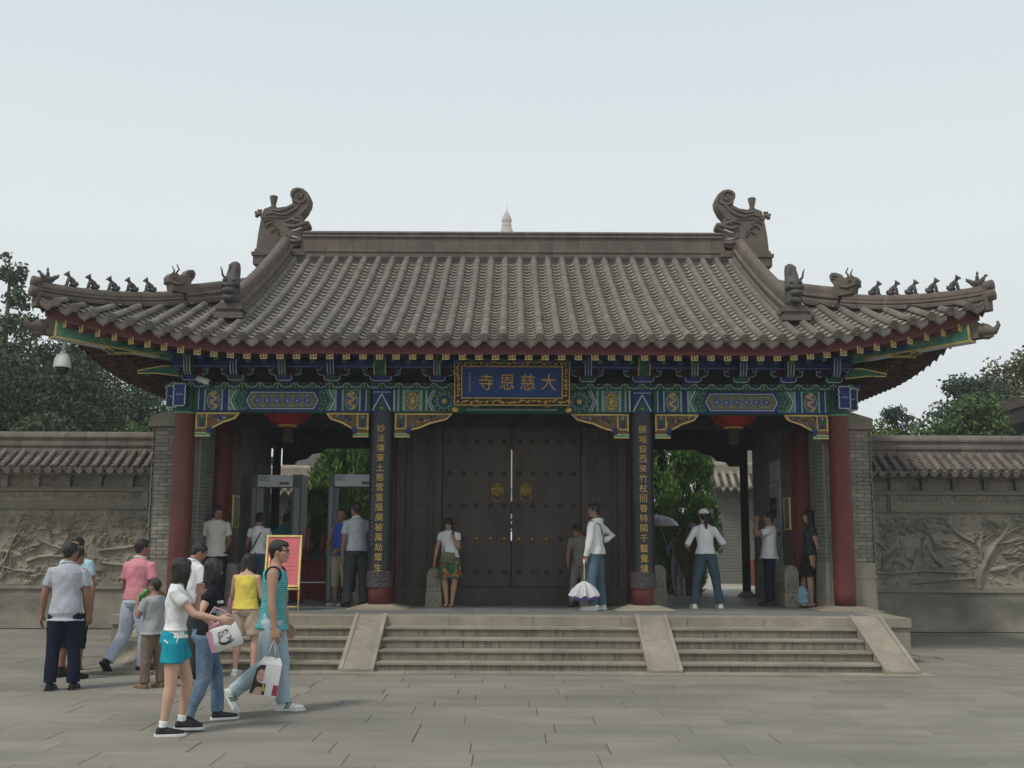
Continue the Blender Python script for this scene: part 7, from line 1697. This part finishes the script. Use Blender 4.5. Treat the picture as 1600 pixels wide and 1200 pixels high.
    for k in range(9): an = rr.uniform(.3, 1.5); c = fr[0]+fr[1]*math.cos(an)*fr[3]*1.0+fr[2]*math.sin(an)*fr[4]*1.0+V3((0, 0, rr.uniform(-.05, .05))); b.ball(c, (.016, .016, .02), LGREY, 6, 4)
    p.add('shirt_print', b, WHT)['kind'] = 'stuff'
    # white and pink bag between them
    c = V3((-2.62, 10.15, .83)); B = empty('shoulder_bag', c, 'white and pink shoulder bag with a black drawing held between two girls', 'bag')
    BW_, BP = mat('white_vinyl', (.62, .60, .60), .4, .06, 5, .3, 10), mat('pink_vinyl', (.60, .30, .40), .4, .08, 5, .3, 10); M = Matrix.Translation(c) @ Matrix.Rotation(rad(14), 4, 'Z') @ Matrix.Rotation(rad(-18), 4, 'Y') @ Matrix.Scale(.86, 4)
    m = MB(); vs = []; rg = [(-.135, .14, .03), (-.12, .165, .055), (-.02, .170, .062), (.08, .155, .05), (.14, .135, .02)]
    for z, w, d in rg:
        for k in range(16): a = 2*math.pi*k/16; ex = lambda v: math.copysign(abs(v)**.55, v); vs.append(M @ V3((ex(math.cos(a))*w, ex(math.sin(a))*d, z)))
    m.add(vs, [(i*16+j, i*16+(j+1) % 16, (i+1)*16+(j+1) % 16, (i+1)*16+j) for i in range(4) for j in range(16)]+[tuple(range(15, -1, -1)), tuple(range(64, 80))], BW_, True); m.build('bag_body', BW_, B)
    m = MB(); m.box(-.175, -.125, -.058, .058, -.12, .10, BP, M); m.build('side_panel', BP, B); m = MB(); m.tube([M @ V3((-.13, 0, .12)), M @ V3((-.10, 0, .26)), M @ V3((-.02, -.01, .33)), M @ V3((.06, 0, .26)), M @ V3((.12, 0, .12))], .010, BP, 6); m.tube([M @ V3((-.13, 0, .13)), M @ V3((0, -.02, .16)), M @ V3((.13, 0, .13))], .022, BP, 8); m.build('strap', BP, B)
    m = MB(); yy = -.066
    for x0, z0, rx, rz, a0, a1, w in ((-.01, -.01, .075, .05, 3.5, 5.9, .007), (0, -.025, .085, .05, 3.9, 6.0, .005), (-.03, .03, .035, .035, .6, 3.6, .004), (.02, .04, .03, .03, 0, 3.4, .004), (-.045, -.01, .02, .03, 1.2, 4.6, .004), (.035, .0, .025, .02, 3.4, 6.8, .004)):
        m.tube([M @ V3((x0+rx*math.cos(a), yy, z0+rz*math.sin(a))) for a in np.linspace(a0, a1, 9)], [w*.4, w*.8, w, w, w, w, w, w*.8, w*.4], BLACKPL, 5)
    for x, z, r in ((-.045, .062, .009), (.03, .068, .012), (-.03, .015, .008)): m.ball(M @ V3((x, yy+.005, z)), (r, .004, r*.7), BLACKPL, 8, 4)
    m.build('bag_drawing', BLACKPL, B)
    # young man with vest
    p = Person('young man with glasses in a striped turquoise vest striding right', -2.42, 11.22, 0, -88, 1.70, 'm', SKIN, hyaw=0, near=True, spine=(0, .035, 1), ra=[(.12, .02, -1), (.03, .16, -1)], la=[(-.14, .12, -1), (-.05, .3, -1)], ll=[(-.04, .20, -1), (-.02, .08, -1)], rl=[(.05, -.10, -1), (.02, -.85, -.72)], foot=(0, 58), build=.96)
    p.shirt(stripes(), -.055, 0, .012, .002, .296, name='vest'); p.legs(JEANL, 2, .014, .008, name='jeans'); p.shoes(SHWHT, SOLEW, stripe=mat('green_stripe', (.02, .13, .06), .5)); p.hair('spiky')
    b = MB(); hh = p.hh
    for a in (-1, 1): b.tube([p.hp(a*.14+.085*math.cos(t), .43, .01+.05*math.sin(t)) for t in np.linspace(0, 6.28, 13)], .010*hh, BLACKPL, 5, False); b.tube([p.hp(a*.22, .42, .03), p.hp(a*.335, .02, .03)], .011*hh, BLACKPL, 5)
    b.tube([p.hp(-.05, .44, .03), p.hp(.05, .44, .03)], .01*hh, BLACKPL, 5); p.add('glasses', b, BLACKPL)
    b = MB(); H = p.H
    for i in (0, 1):
        c = p.sh[i]; r = .047*H; b.tube([c+p.sd*(.012*H+r*math.cos(t))-V3((0, 0, .012*H))+p.sf*r*math.sin(t)*.95+p.slat*(-.012*H if i else .012*H) for t in np.linspace(0, 6.28, 17)], .0065*H, NAVY, 6, False)
    p.add('armhole_trim', b, NAVY)
    h = held(p, p.hand[1]); c = h+V3((-.06, -.01, -.36)); B = empty('carrier_bag', c, 'white carrier bag with a printed female portrait carried by the striding young man', 'bag'); M = Matrix.Translation(c) @ Matrix.Rotation(rad(10), 4, 'Z') @ Matrix.Rotation(rad(9), 4, 'Y')
    m = MB(); m.add([M @ V3(q) for q in [(-.15, -.05, -.20), (.12, -.05, -.20), (.13, .06, -.20), (-.14, .06, -.20), (-.11, -.035, .10), (.12, -.04, .11), (.12, .03, .11), (-.10, .03, .10), (-.06, -.012, .17), (.09, -.012, .17), (.09, .008, .17), (-.06, .008, .17)]],
          [(0, 3, 2, 1), (0, 1, 5, 4), (1, 2, 6, 5), (2, 3, 7, 6), (3, 0, 4, 7), (4, 5, 9, 8), (5, 6, 10, 9), (6, 7, 11, 10), (7, 4, 8, 11), (8, 9, 10, 11)], BW_); m.build('bag_body', BW_, B)
    m = MB()
    for dx in (-.03, .06): m.tube([M @ V3((dx-.01, -.012, .16)), V3(h)+V3((-.01, -.01, -.02)), M @ V3((dx+.02, .006, .16))], .008, BW_, 6)
    m.build('handle', BW_, B)
    PM = {'hair': mat('print_dark_brown', (.035, .02, .02), .5), 'face': mat('print_skin', (.56, .34, .28), .5), 'red': mat('print_crimson', (.28, .03, .06), .5), 'yel': mat('print_yellow_green', (.45, .45, .06), .5), 'lip': LIP}
    def pr(poly, k, ly, x=None):
        q = MB(); fy = lambda z: -.05+.015*(z+.20)/.30-.002*ly
        P2 = [(a, fy(b), b) for a, b in poly]; Ar = sum(poly[i][0]*poly[(i+1) % len(poly)][1]-poly[(i+1) % len(poly)][0]*poly[i][1] for i in range(len(poly)))
        if Ar < 0: P2 = P2[::-1]
        q.add([M @ V3(t) for t in P2], [tuple(range(len(P2)))], PM[k]); q.build('bag_print', PM[k], B)
    el = lambda x, z, rx, rz, n=18: [(x+rx*math.cos(2*math.pi*i/n), z+rz*math.sin(2*math.pi*i/n)) for i in range(n)]
    pr([(-.145, -.195), (-.115, .05), (-.085, .085), (-.03, .09), (-.005, .04), (.0, -.195)], 'hair', 1); pr(el(-.065, -.02, .038, .065), 'face', 2); pr([(-.12, -.195), (-.09, -.13), (-.05, -.12), (-.02, -.195)], 'face', 2); pr([(-.05, -.16), (-.02, -.08), (.0, -.16)], 'yel', 3)
    pr(el(-.065, -.055, .012, .005, 8), 'lip', 3); pr(el(-.082, -.005, .009, .004, 8), 'hair', 3); pr(el(-.048, -.005, .009, .004, 8), 'hair', 3); pr([(.07, -.19), (.125, -.19), (.122, .08), (.075, .07)], 'red', 1)
    # girl in yellow by the steps
    p = Person('girl in a yellow top and beige shorts with her back turned', -3.43, 14.25, 0, -8, 1.53, 'f', SKINL, hyaw=10, near=True, hpitch=15, la=[(-.22, .1, -.9), (.15, .8, -.3)], ra=[(.2, .1, -.9), (-.1, .8, -.35)], ll=[(-.05, .02, -1), (-.02, -.04, -1)], rl=[(.12, .12, -1), (.02, -.14, -1)])
    p.shirt(YEL, .0, 0, .014, .008, .29, name='top'); p.legs(BEIGE, .78, .014, .006, .05, name='shorts'); p.shoes(SHWHT, SOLEW); p.hair('long', length=.17)
    c = held(p, (-.19, .12, .88)); m = MB(); m.ball(c, (.10, .08, .15), BP, 14, 9); m.tube([c+V3((-.03, 0, .12)), c+V3((.03, 0, .32)), c+V3((.08, 0, .45))], .012, BP, 6); m.build('pink_bag', BP, None, 'soft pink bag at the left side of the girl in yellow', 'bag', origin=c)
    # --- on the platform, left passage
    p = Person('man in a pale shirt leaning beside the left column, head bowed', -5.02, 18.55, PZ, 205, 1.66, 'm', SKIND, hyaw=8, hpitch=20, spine=(0, .06, 1), la=[(-.22, -.22, -1), (.2, -.30, -.7)], ra=[(.22, -.22, -1), (-.2, -.30, -.7)])
    p.shirt(WHT2, -.05, .62, .014, .004); p.collar(WHT2); p.legs(NAVY, 2, .012, .006); p.shoes(SHBLK); p.hair()
    p = Person('woman in a white tee with dark shoulder strap passing the left metal detector', -4.40, 19.05, PZ, 2, 1.55, 'f', SKIND, hyaw=0, hpitch=6, la=[(-.25, .12, -.9), (-.05, .5, -.5)], ra=[(.18, .35, -.8), (-.1, .7, -.3)])
    p.shirt(WHT, .0, .40, .008, .002, name='tee', tight=1); p.legs(JEAND, 2, .010, .0, name='jeans'); p.shoes(SHBLK); p.hair('bun')
    H = p.H; b = MB(); b.tube([p.sh[1]+V3((-.03, 0, .04*H)), p.P+p.sd*.22*H+V3((.03, -.075*H, 0)), p.P+p.sd*.1*H+V3((-.06, -.072*H, 0)), p.P+V3((-.10*H, -.05*H, .02*H))], .010, BLK, 6); p.add('shoulder_strap', b, BLK)
    p = Person('person in a teal shirt bending behind the woman with the shoulder strap', -4.15, 20.1, PZ, 10, 1.60, 'm', SKIND, hpitch=30, spine=(0, .35, 1), la=[(-.7, .3, -.5), (-.1, .7, -.5)], ra=[(.75, .3, -.45), (.1, .7, -.5)])
    p.shirt(TEAL, -.03, .8, .018, .006); p.legs(NAVY, 2, .012, .004); p.shoes(SHBLK); p.hair()
    p = Person('person in a white shirt sitting behind the dark red desk', -3.42, 21.0, PZ-.22, 175, 1.55, 'm', SKIND, hpitch=15, la=[(-.2, .3, -.9), (.3, .7, .0)], ra=[(.2, .3, -.9), (-.3, .7, .0)], ll=[(-.1, .95, -.1), (0, .0, -1)], rl=[(.1, .95, -.1), (0, .0, -1)])
    p.shirt(WHT, -.02, .6, .014); p.legs(DGREY, 2, .012); p.shoes(SHBLK); p.hair()
    p.T.location.z = PZ; WM[p.T] = Matrix.Translation((-3.42, 21.0, PZ)) @ Matrix.Rotation(rad(175), 4, 'Z')
    c = V3((-3.42, 20.98, PZ)); St = empty('stool', c, 'plain dark stool under the person behind the desk', 'stool'); sz = p.P.z-.075*p.H
    m = MB(); m.box(c.x-.18, c.x+.18, c.y-.18, c.y+.18, PZ+sz-.04, PZ+sz, DARKW); m.build('seat', DARKW, St)
    for a in (-1, 1):
        for b2 in (-1, 1): m = MB(); m.box(c.x+a*.15-.015, c.x+a*.15+.015, c.y+b2*.15-.015, c.y+b2*.15+.015, PZ, PZ+sz-.04, DARKW); m.build('leg', DARKW, St)
    p = Person('man in a pale shirt, hand on hip, beside the left couplet column', -2.58, 18.25, PZ, 32, 1.70, 'm', SKIND, hyaw=15, spine=(-.03, .0, 1), la=[(-.12, .05, -1), (.02, .25, -.9)], ra=[(.55, -.35, -.75), (-.70, .55, -.45)], ll=[(-.10, .06, -1), (-.02, -.05, -1)], rl=[(.08, -.04, -1), (.05, -.05, -1)], near=True)
    p.shirt(cloth('blue_grey_shirt', (.40, .44, .47)), -.005, .62, .013, .003); p.collar(WHT); p.legs(DGREY, 2, .014, .012); p.shoes(SHBLK); p.hair()
    p = Person('person in a blue sleeveless top half hidden behind the man with hand on hip', -2.92, 18.85, PZ, 150, 1.62, 'f', SKIND, hyaw=15, ra=[(.35, .1, -.8), (-.5, .6, -.35)], la=[(-.2, .1, -.9), (.3, .6, -.4)])
    p.shirt(BLUEV, -.03, 0, .012, .002, name='vest'); p.legs(cloth('pale_khaki', (.30, .28, .2)), 1.4, .014, .004); p.shoes(SHBLK, kind='sandal', sole=SHWHT); p.hair('short')
    # --- in front of the door
    p = Person('woman in a white blouse and floral skirt looking down before the door', -1.03, 18.5, PZ, 176, 1.48, 'f', SKIN, hyaw=0, hpitch=30, spine=(.06, .02, 1), ra=[(.28, .02, -1), (.16, .12, -1)], la=[(-.12, .2, -1), (.28, .55, .85)], ll=[(-.0, .04, -1), (.10, .1, -1)], rl=[(.03, .06, -1), (-.12, .08, -1)], near=True)
    p.shirt(WHT, .005, .38, .010, .002, name='blouse'); p.collar(WHT); p.skirt(floral(), .275, .045, .055, amp=.07); p.shoes(BROWNS, kind='sandal', sole=BROWNS); p.hair('bob', length=.10)
    hp = held(p, p.hand[0]); m = MB(); m.box(hp.x-.022, hp.x+.022, hp.y-.012, hp.y+.0, hp.z-.03, hp.z+.08, BLACKPL); m.build('mobile_phone', BLACKPL, None, 'black mobile phone held up by the woman in the floral skirt', 'phone', origin=hp)
    c = held(p, (.02, .145, p.P.z+.02)); B = empty('handbag', c, 'olive handbag hanging in front of the woman in the floral skirt', 'bag'); OB = mat('olive_leather', (.12, .115, .075), .6, .15, 8, .3, 30)
    m = MB(); M = Matrix.Translation(c) @ Matrix.Rotation(rad(8), 4, 'Y'); m.tube([M @ V3((0, 0, -.11)), M @ V3((0, 0, -.10)), M @ V3((0, 0, 0)), M @ V3((0, 0, .07)), M @ V3((0, 0, .08))], [(.12, .03), (.125, .05), (.125, .05), (.11, .035), (.10, .015)], OB, 18, up=(0, 1, 0)); m.build('bag_body', OB, B)
    m = MB(); m.box(-.105, .105, -.056, -.045, -.02, .075, OB, M); m.build('flap', OB, B); m = MB(); m.tube([M @ V3((-.09, 0, .07)), held(p, (.08, .07, p.P.z+.25)), held(p, (.10, .0, p.P.z+.44)), held(p, (-.02, -.09, p.P.z+.3)), M @ V3((.1, .04, .06))], .008, OB, 6); m.build('strap', OB, B)
    p = Person('leaning person in taupe clothes mostly hidden behind the man in white', 1.20, 18.75, PZ, 165, 1.40, 'm', SKIND, hyaw=-40, hpitch=35, spine=(.02, .22, 1), la=[(-.2, .25, -1), (.3, .5, -.6)], ra=[(.24, .15, -1), (-.1, .5, -.8)], ll=[(-.05, .25, -1), (-.02, -.2, -1)], rl=[(.12, .34, -1), (.1, -.08, -1)])
    p.shirt(TAUPE, -.04, .6, .014); p.legs(cloth('mauve_grey_trousers', (.22, .19, .18)), 2, .014, .006); p.shoes(SHBLK, kind='sandal', sole=SHBLK); p.hair()
    p = Person('man in a white hooded jacket and blue jeans looking left before the door', 1.36, 17.66, PZ, 68, 1.68, 'm', SKIND, hyaw=15, near=True, spine=(0, .0, 1), la=[(-.22, .12, -1), (-.02, .20, -1)], ra=[(.30, -.72, -.62), (-.6, .30, -.25)], ll=[(-.12, .05, -1), (-.05, -.04, -1)], rl=[(.10, -.06, -1), (.05, -.10, -1)])
    p.shirt(WHT, -.015, 2.0, .017, .004, name='jacket'); p.legs(JEAND if 0 else mat('mid_denim', (.06, .10, .14), .85, .25, 3, .6, 16, col2=(.10, .155, .20), spec=.12), 2, .012, .010, name='jeans'); p.shoes(SHWHT, SOLEW); p.hair()
    b = MB(); H = p.H; b.tube([p.neck+p.slat*q*H*.055+p.sf*r*H for q, r in ((-.9, .01), (-1, -.02), (-.5, -.05), (.5, -.05), (1, -.02), (.9, .01))], [.016*H, .02*H, .026*H, .026*H, .02*H, .016*H], WHT, 8); p.add('hood', b, WHT)
    b = MB(); b.tube([p.sh[0]+V3((.02, .03, .045*H)), p.sh[0]+V3((.03, -.08*H, 0)), p.P+p.sd*.15*H+V3((-.02, -.085*H, 0)), p.P+p.sd*.05*H+V3((.06, -.08*H, 0))], .008, BLK, 6); p.add('shoulder_strap', b, BLK)
    h = held(p, p.hand[0]); c = h+V3((-.02, -.03, 0)); U = empty('folded_umbrella', (c.x, c.y, c.z-.52), 'half-folded silver and violet umbrella hanging from the hand of the man in white', 'umbrella'); SV, VI = mat('silver_fabric', (.50, .50, .53), .4, .08, 6, .2, 12), mat('violet_fabric', (.16, .14, .36), .7, .1, 6)
    m = MB(); m.tube([c+V3((0, 0, .02)), c+V3((0, 0, -.58))], .006, GREYMETAL, 8); m.build('shaft', GREYMETAL, U); m = MB(); m.tube([c+V3((0, 0, .04)), c+V3((0, 0, -.05))], .016, SHWHT, 8); m.build('handle', SHWHT, U)
    m = MB(); n = 48; vs = []; 
    for r, z, am in ((.03, -.30, 0), (.10, -.36, .14), (.17, -.45, .22), (.205, -.54, .26)):
        for k in range(n): a = 2*math.pi*k/n; q = r*(1+am*math.cos(8*a)); vs.append(c+V3((q*math.cos(a), q*math.sin(a)*.8, z+.02*math.cos(8*a)*am*4)))
    m.add(vs, [(i*n+j, i*n+(j+1) % n, (i+1)*n+(j+1) % n, (i+1)*n+j) for i in range(3) for j in range(n)], SV, True); cp = m.build('canopy', SV, U)
    m = MB(); vs = []
    for r, z, am in ((.203, -.535, .26), (.18, -.575, .2), (.12, -.60, .1), (.02, -.60, 0)):
        for k in range(n): a = 2*math.pi*k/n; q = r*(1+am*math.cos(8*a)); vs.append(c+V3((q*math.cos(a), q*math.sin(a)*.8, z+.02*math.cos(8*a)*am*4)))
    m.add(vs, [(i*n+j, i*n+(j+1) % n, (i+1)*n+(j+1) % n, (i+1)*n+j) for i in range(3) for j in range(n)], VI, True); m.build('lining', VI, cp)
    # --- right passage
    p = Person('woman in a white cap, white shirt and jeans with legs apart', 3.25, 18.3, PZ, 3, 1.62, 'f', SKIN, hyaw=0, near=True, spine=(-.02, .04, 1), la=[(-.50, -.05, -.85), (.12, .65, -.15)], ra=[(.55, -.08, -.80), (-.05, .62, -.1)], ll=[(-.20, .0, -1), (-.12, -.02, -1)], rl=[(.20, .0, -1), (.17, -.03, -1)])
    p.shirt(WHT, .01, 1.75, .012, .002, name='shirt', tight=1); p.legs(JEAND, 2, .010, .014, .05, name='jeans'); p.shoes(SHWHT, SOLEW); p.hair('pony')
    b = MB(); hh = p.hh; R = Matrix((p.hl, p.hf, p.hu)).transposed(); b.ball(p.hp(0, -.02, .28), (.41*hh, .47*hh, .33*hh), WHT, 16, 10, R); b.tube([p.hp(0, .40, .18), p.hp(0, .62, .14)], [(.28*hh, .04*hh), (.2*hh, .02*hh)], WHT, 12); b.tube([p.hp(.40*math.cos(a), -.02+.46*math.sin(a), .20) for a in np.linspace(0, 6.28, 20)], .03*hh, WHT, 6, False); p.add('cap', b, WHT)
    p = Person('man in a white tee holding a camera to the face by the right passage wall', 4.52, 19.2, PZ, 82, 1.60, 'm', SKIND, hyaw=0, near=True, spine=(0, -.05, 1), la=[(-.15, .85, -.25), (.25, -.12, .95)], ra=[(.15, .85, -.3), (-.25, -.12, .95)], ll=[(-.05, .02, -1), (-.01, -.03, -1)])
    p.shirt(WHT2 if 0 else WHT, -.04, .62, .016, .005, name='tee'); p.legs(NAVY, 2, .014, .008); p.shoes(SHBLK); p.hair()
    c = held(p, p.hp(0, .62, .0)); m = MB(); m.box(c.x-.015, c.x+.015, c.y-.045, c.y+.045, c.z-.03, c.z+.03, BLACKPL); m.tube([c+V3((-.01, 0, 0)), c+V3((-.04, 0, 0))], .02, BLACKPL, 10); m.build('compact_camera', BLACKPL, None, 'small black camera held up by the man in the white tee', 'camera', origin=c)
    p = Person('woman in a dark blouse and black skirt leaning beside the right column', 5.10, 18.72, PZ, 88, 1.62, 'f', SKIN, hyaw=0, near=True, spine=(0, -.06, 1), la=[(-.2, -.25, -1), (.25, -.25, -.8)], ra=[(.2, -.25, -1), (-.25, -.25, -.8)], ll=[(-.02, .06, -1), (-.0, -.04, -1)], rl=[(.06, .22, -1), (.02, .12, -1)])
    p.shirt(SLATE, .0, .45, .008, .002, name='blouse', tight=1); p.skirt(BLK, .31, .012, .085, amp=.02); p.shoes(SHBLK, kind='sandal', sole=SHBLK); p.hair('long', length=.11)
    # --- beyond the gate on the lower ground
    gz = .45
    p = Person('woman in lilac grey clothes walking under a pale parasol beyond the gate', 3.92, 25.6, gz, 150, 1.60, 'f', SKIND, hyaw=10, ra=[(.3, .3, -.8), (-.1, .5, .8)], la=[(-.25, .1, -1), (.1, .4, -.6)], ll=[(-.05, .25, -1), (-.02, .05, -1)], rl=[(.05, -.05, -1), (.02, -.3, -1)])
    p.shirt(LILAC, -.02, 1.7, .012, .004, name='blouse'); p.legs(LILAC, 2, .012, .004); p.shoes(SHBLK); p.hair('bob', length=.08)
    h = held(p, p.hand[1]); c = h+V3((-.22, 0, .36)); U = empty('parasol', c, 'pale lilac parasol held open by the walking woman beyond the gate', 'umbrella'); PF = mat('parasol_fabric', (.60, .56, .62), .7, .05, 4)
    m = MB(); n = 48; vs = []
    for k in range(6):
        t = k/5; r = .52*math.sin(t*1.35)/math.sin(1.35); z = .30*(math.cos(t*1.35)-math.cos(1.35))
        for j in range(n): a = 2*math.pi*j/n; sc = 1-.05*t*abs(math.sin(4*a)); vs.append(c+V3((r*sc*math.cos(a), r*sc*math.sin(a), z-.02*t*abs(math.sin(4*a))+.02)))
    m.add(vs, [(i*n+j, i*n+(j+1) % n, (i+1)*n+(j+1) % n, (i+1)*n+j) for i in range(5) for j in range(n)], PF, True); cp = m.build('canopy', PF, U)
    m = MB(); m.tube([c+V3((0, 0, .30)), h+V3((0, 0, -.03))], .008, GREYMETAL, 6); m.build('shaft', GREYMETAL, U)
    for k in range(8): a = k*math.pi/4; m = MB(); m.tube([c+V3((0, 0, .27)), c+V3((.3*math.cos(a), .3*math.sin(a), .20)), c+V3((.5*math.cos(a), .5*math.sin(a), .03))], .004, GREYMETAL, 4); m.build('rib', GREYMETAL, U)
    p = Person('person in a grey cap carrying a large olive cloth beyond the gate', 4.05, 24.4, gz, 170, 1.68, 'm', SKIND, hyaw=0, ra=[(.55, .3, -.5), (.2, .4, .5)], la=[(-.2, .1, -1), (-.1, .2, -1)], ll=[(-.05, .15, -1), (-.02, -.05, -1)], rl=[(.05, -.1, -1), (.02, -.25, -1)])
    p.shirt(BROWNC, -.06, .6, .014, .005); p.legs(cloth('olive_brown_trousers', (.10, .08, .05)), 2, .014, .006); p.shoes(SHBLK); p.hair()
    b = MB(); hh = p.hh; b.ball(p.hp(0, -.02, .30), (.40*hh, .46*hh, .28*hh), GREYT, 14, 8); b.tube([p.hp(0, .38, .2), p.hp(0, .66, .14)], [(.28*hh, .04*hh), (.2*hh, .02*hh)], GREYT, 10); p.add('cap', b, GREYT)
    h = held(p, p.hand[1]); m = MB(); vs = []; nn = 14
    for i in range(nn+1):
        t = i/nn; z = .42-1.25*t; w = .06+.30*math.sin(min(t*1.5, 1)*math.pi*.62)*(1-.55*max(t-.6, 0)/.4); cx = -.02+.10*t
        for j in range(9): q = j/8; vs.append(V3((3.86+cx+(q-.5)*w*1.6, 24.1+.05*math.sin(q*9+t*4), h.z-.15+z*.9)))
    fs = [(i*9+j, i*9+j+1, (i+1)*9+j+1, (i+1)*9+j) for i in range(nn) for j in range(8)]; N0 = len(vs); vs += [v+V3((0, .02, 0)) for v in vs]; fs += [(a+N0, d+N0, c2+N0, b2+N0) for a, b2, c2, d in fs]
    m.add(vs, fs, OLIVEC, True); m.build('olive_cloth', OLIVEC, None, 'large olive cloth held up by the person in the grey cap beyond the gate', 'cloth', origin=(3.9, 24.1, gz+.5))
people()

# ================================================================== THE HAZY SUMMER AIR
hz_m = bpy.data.materials.new('haze'); hz_m.use_nodes = True
_t = hz_m.node_tree; _t.nodes.clear(); _o = _t.nodes.new('ShaderNodeOutputMaterial'); _v = _t.nodes.new('ShaderNodeVolumePrincipled')
_v.inputs['Density'].default_value = 0.0012; _v.inputs['Color'].default_value = (0.93, 0.95, 0.97, 1); _t.links.new(_v.outputs[0], _o.inputs['Volume'])
_b = MB(); _b.box(-195, 195, -65, 305, -1.2, 72, hz_m); _h = _b.build('haze', hz_m, kind='stuff')
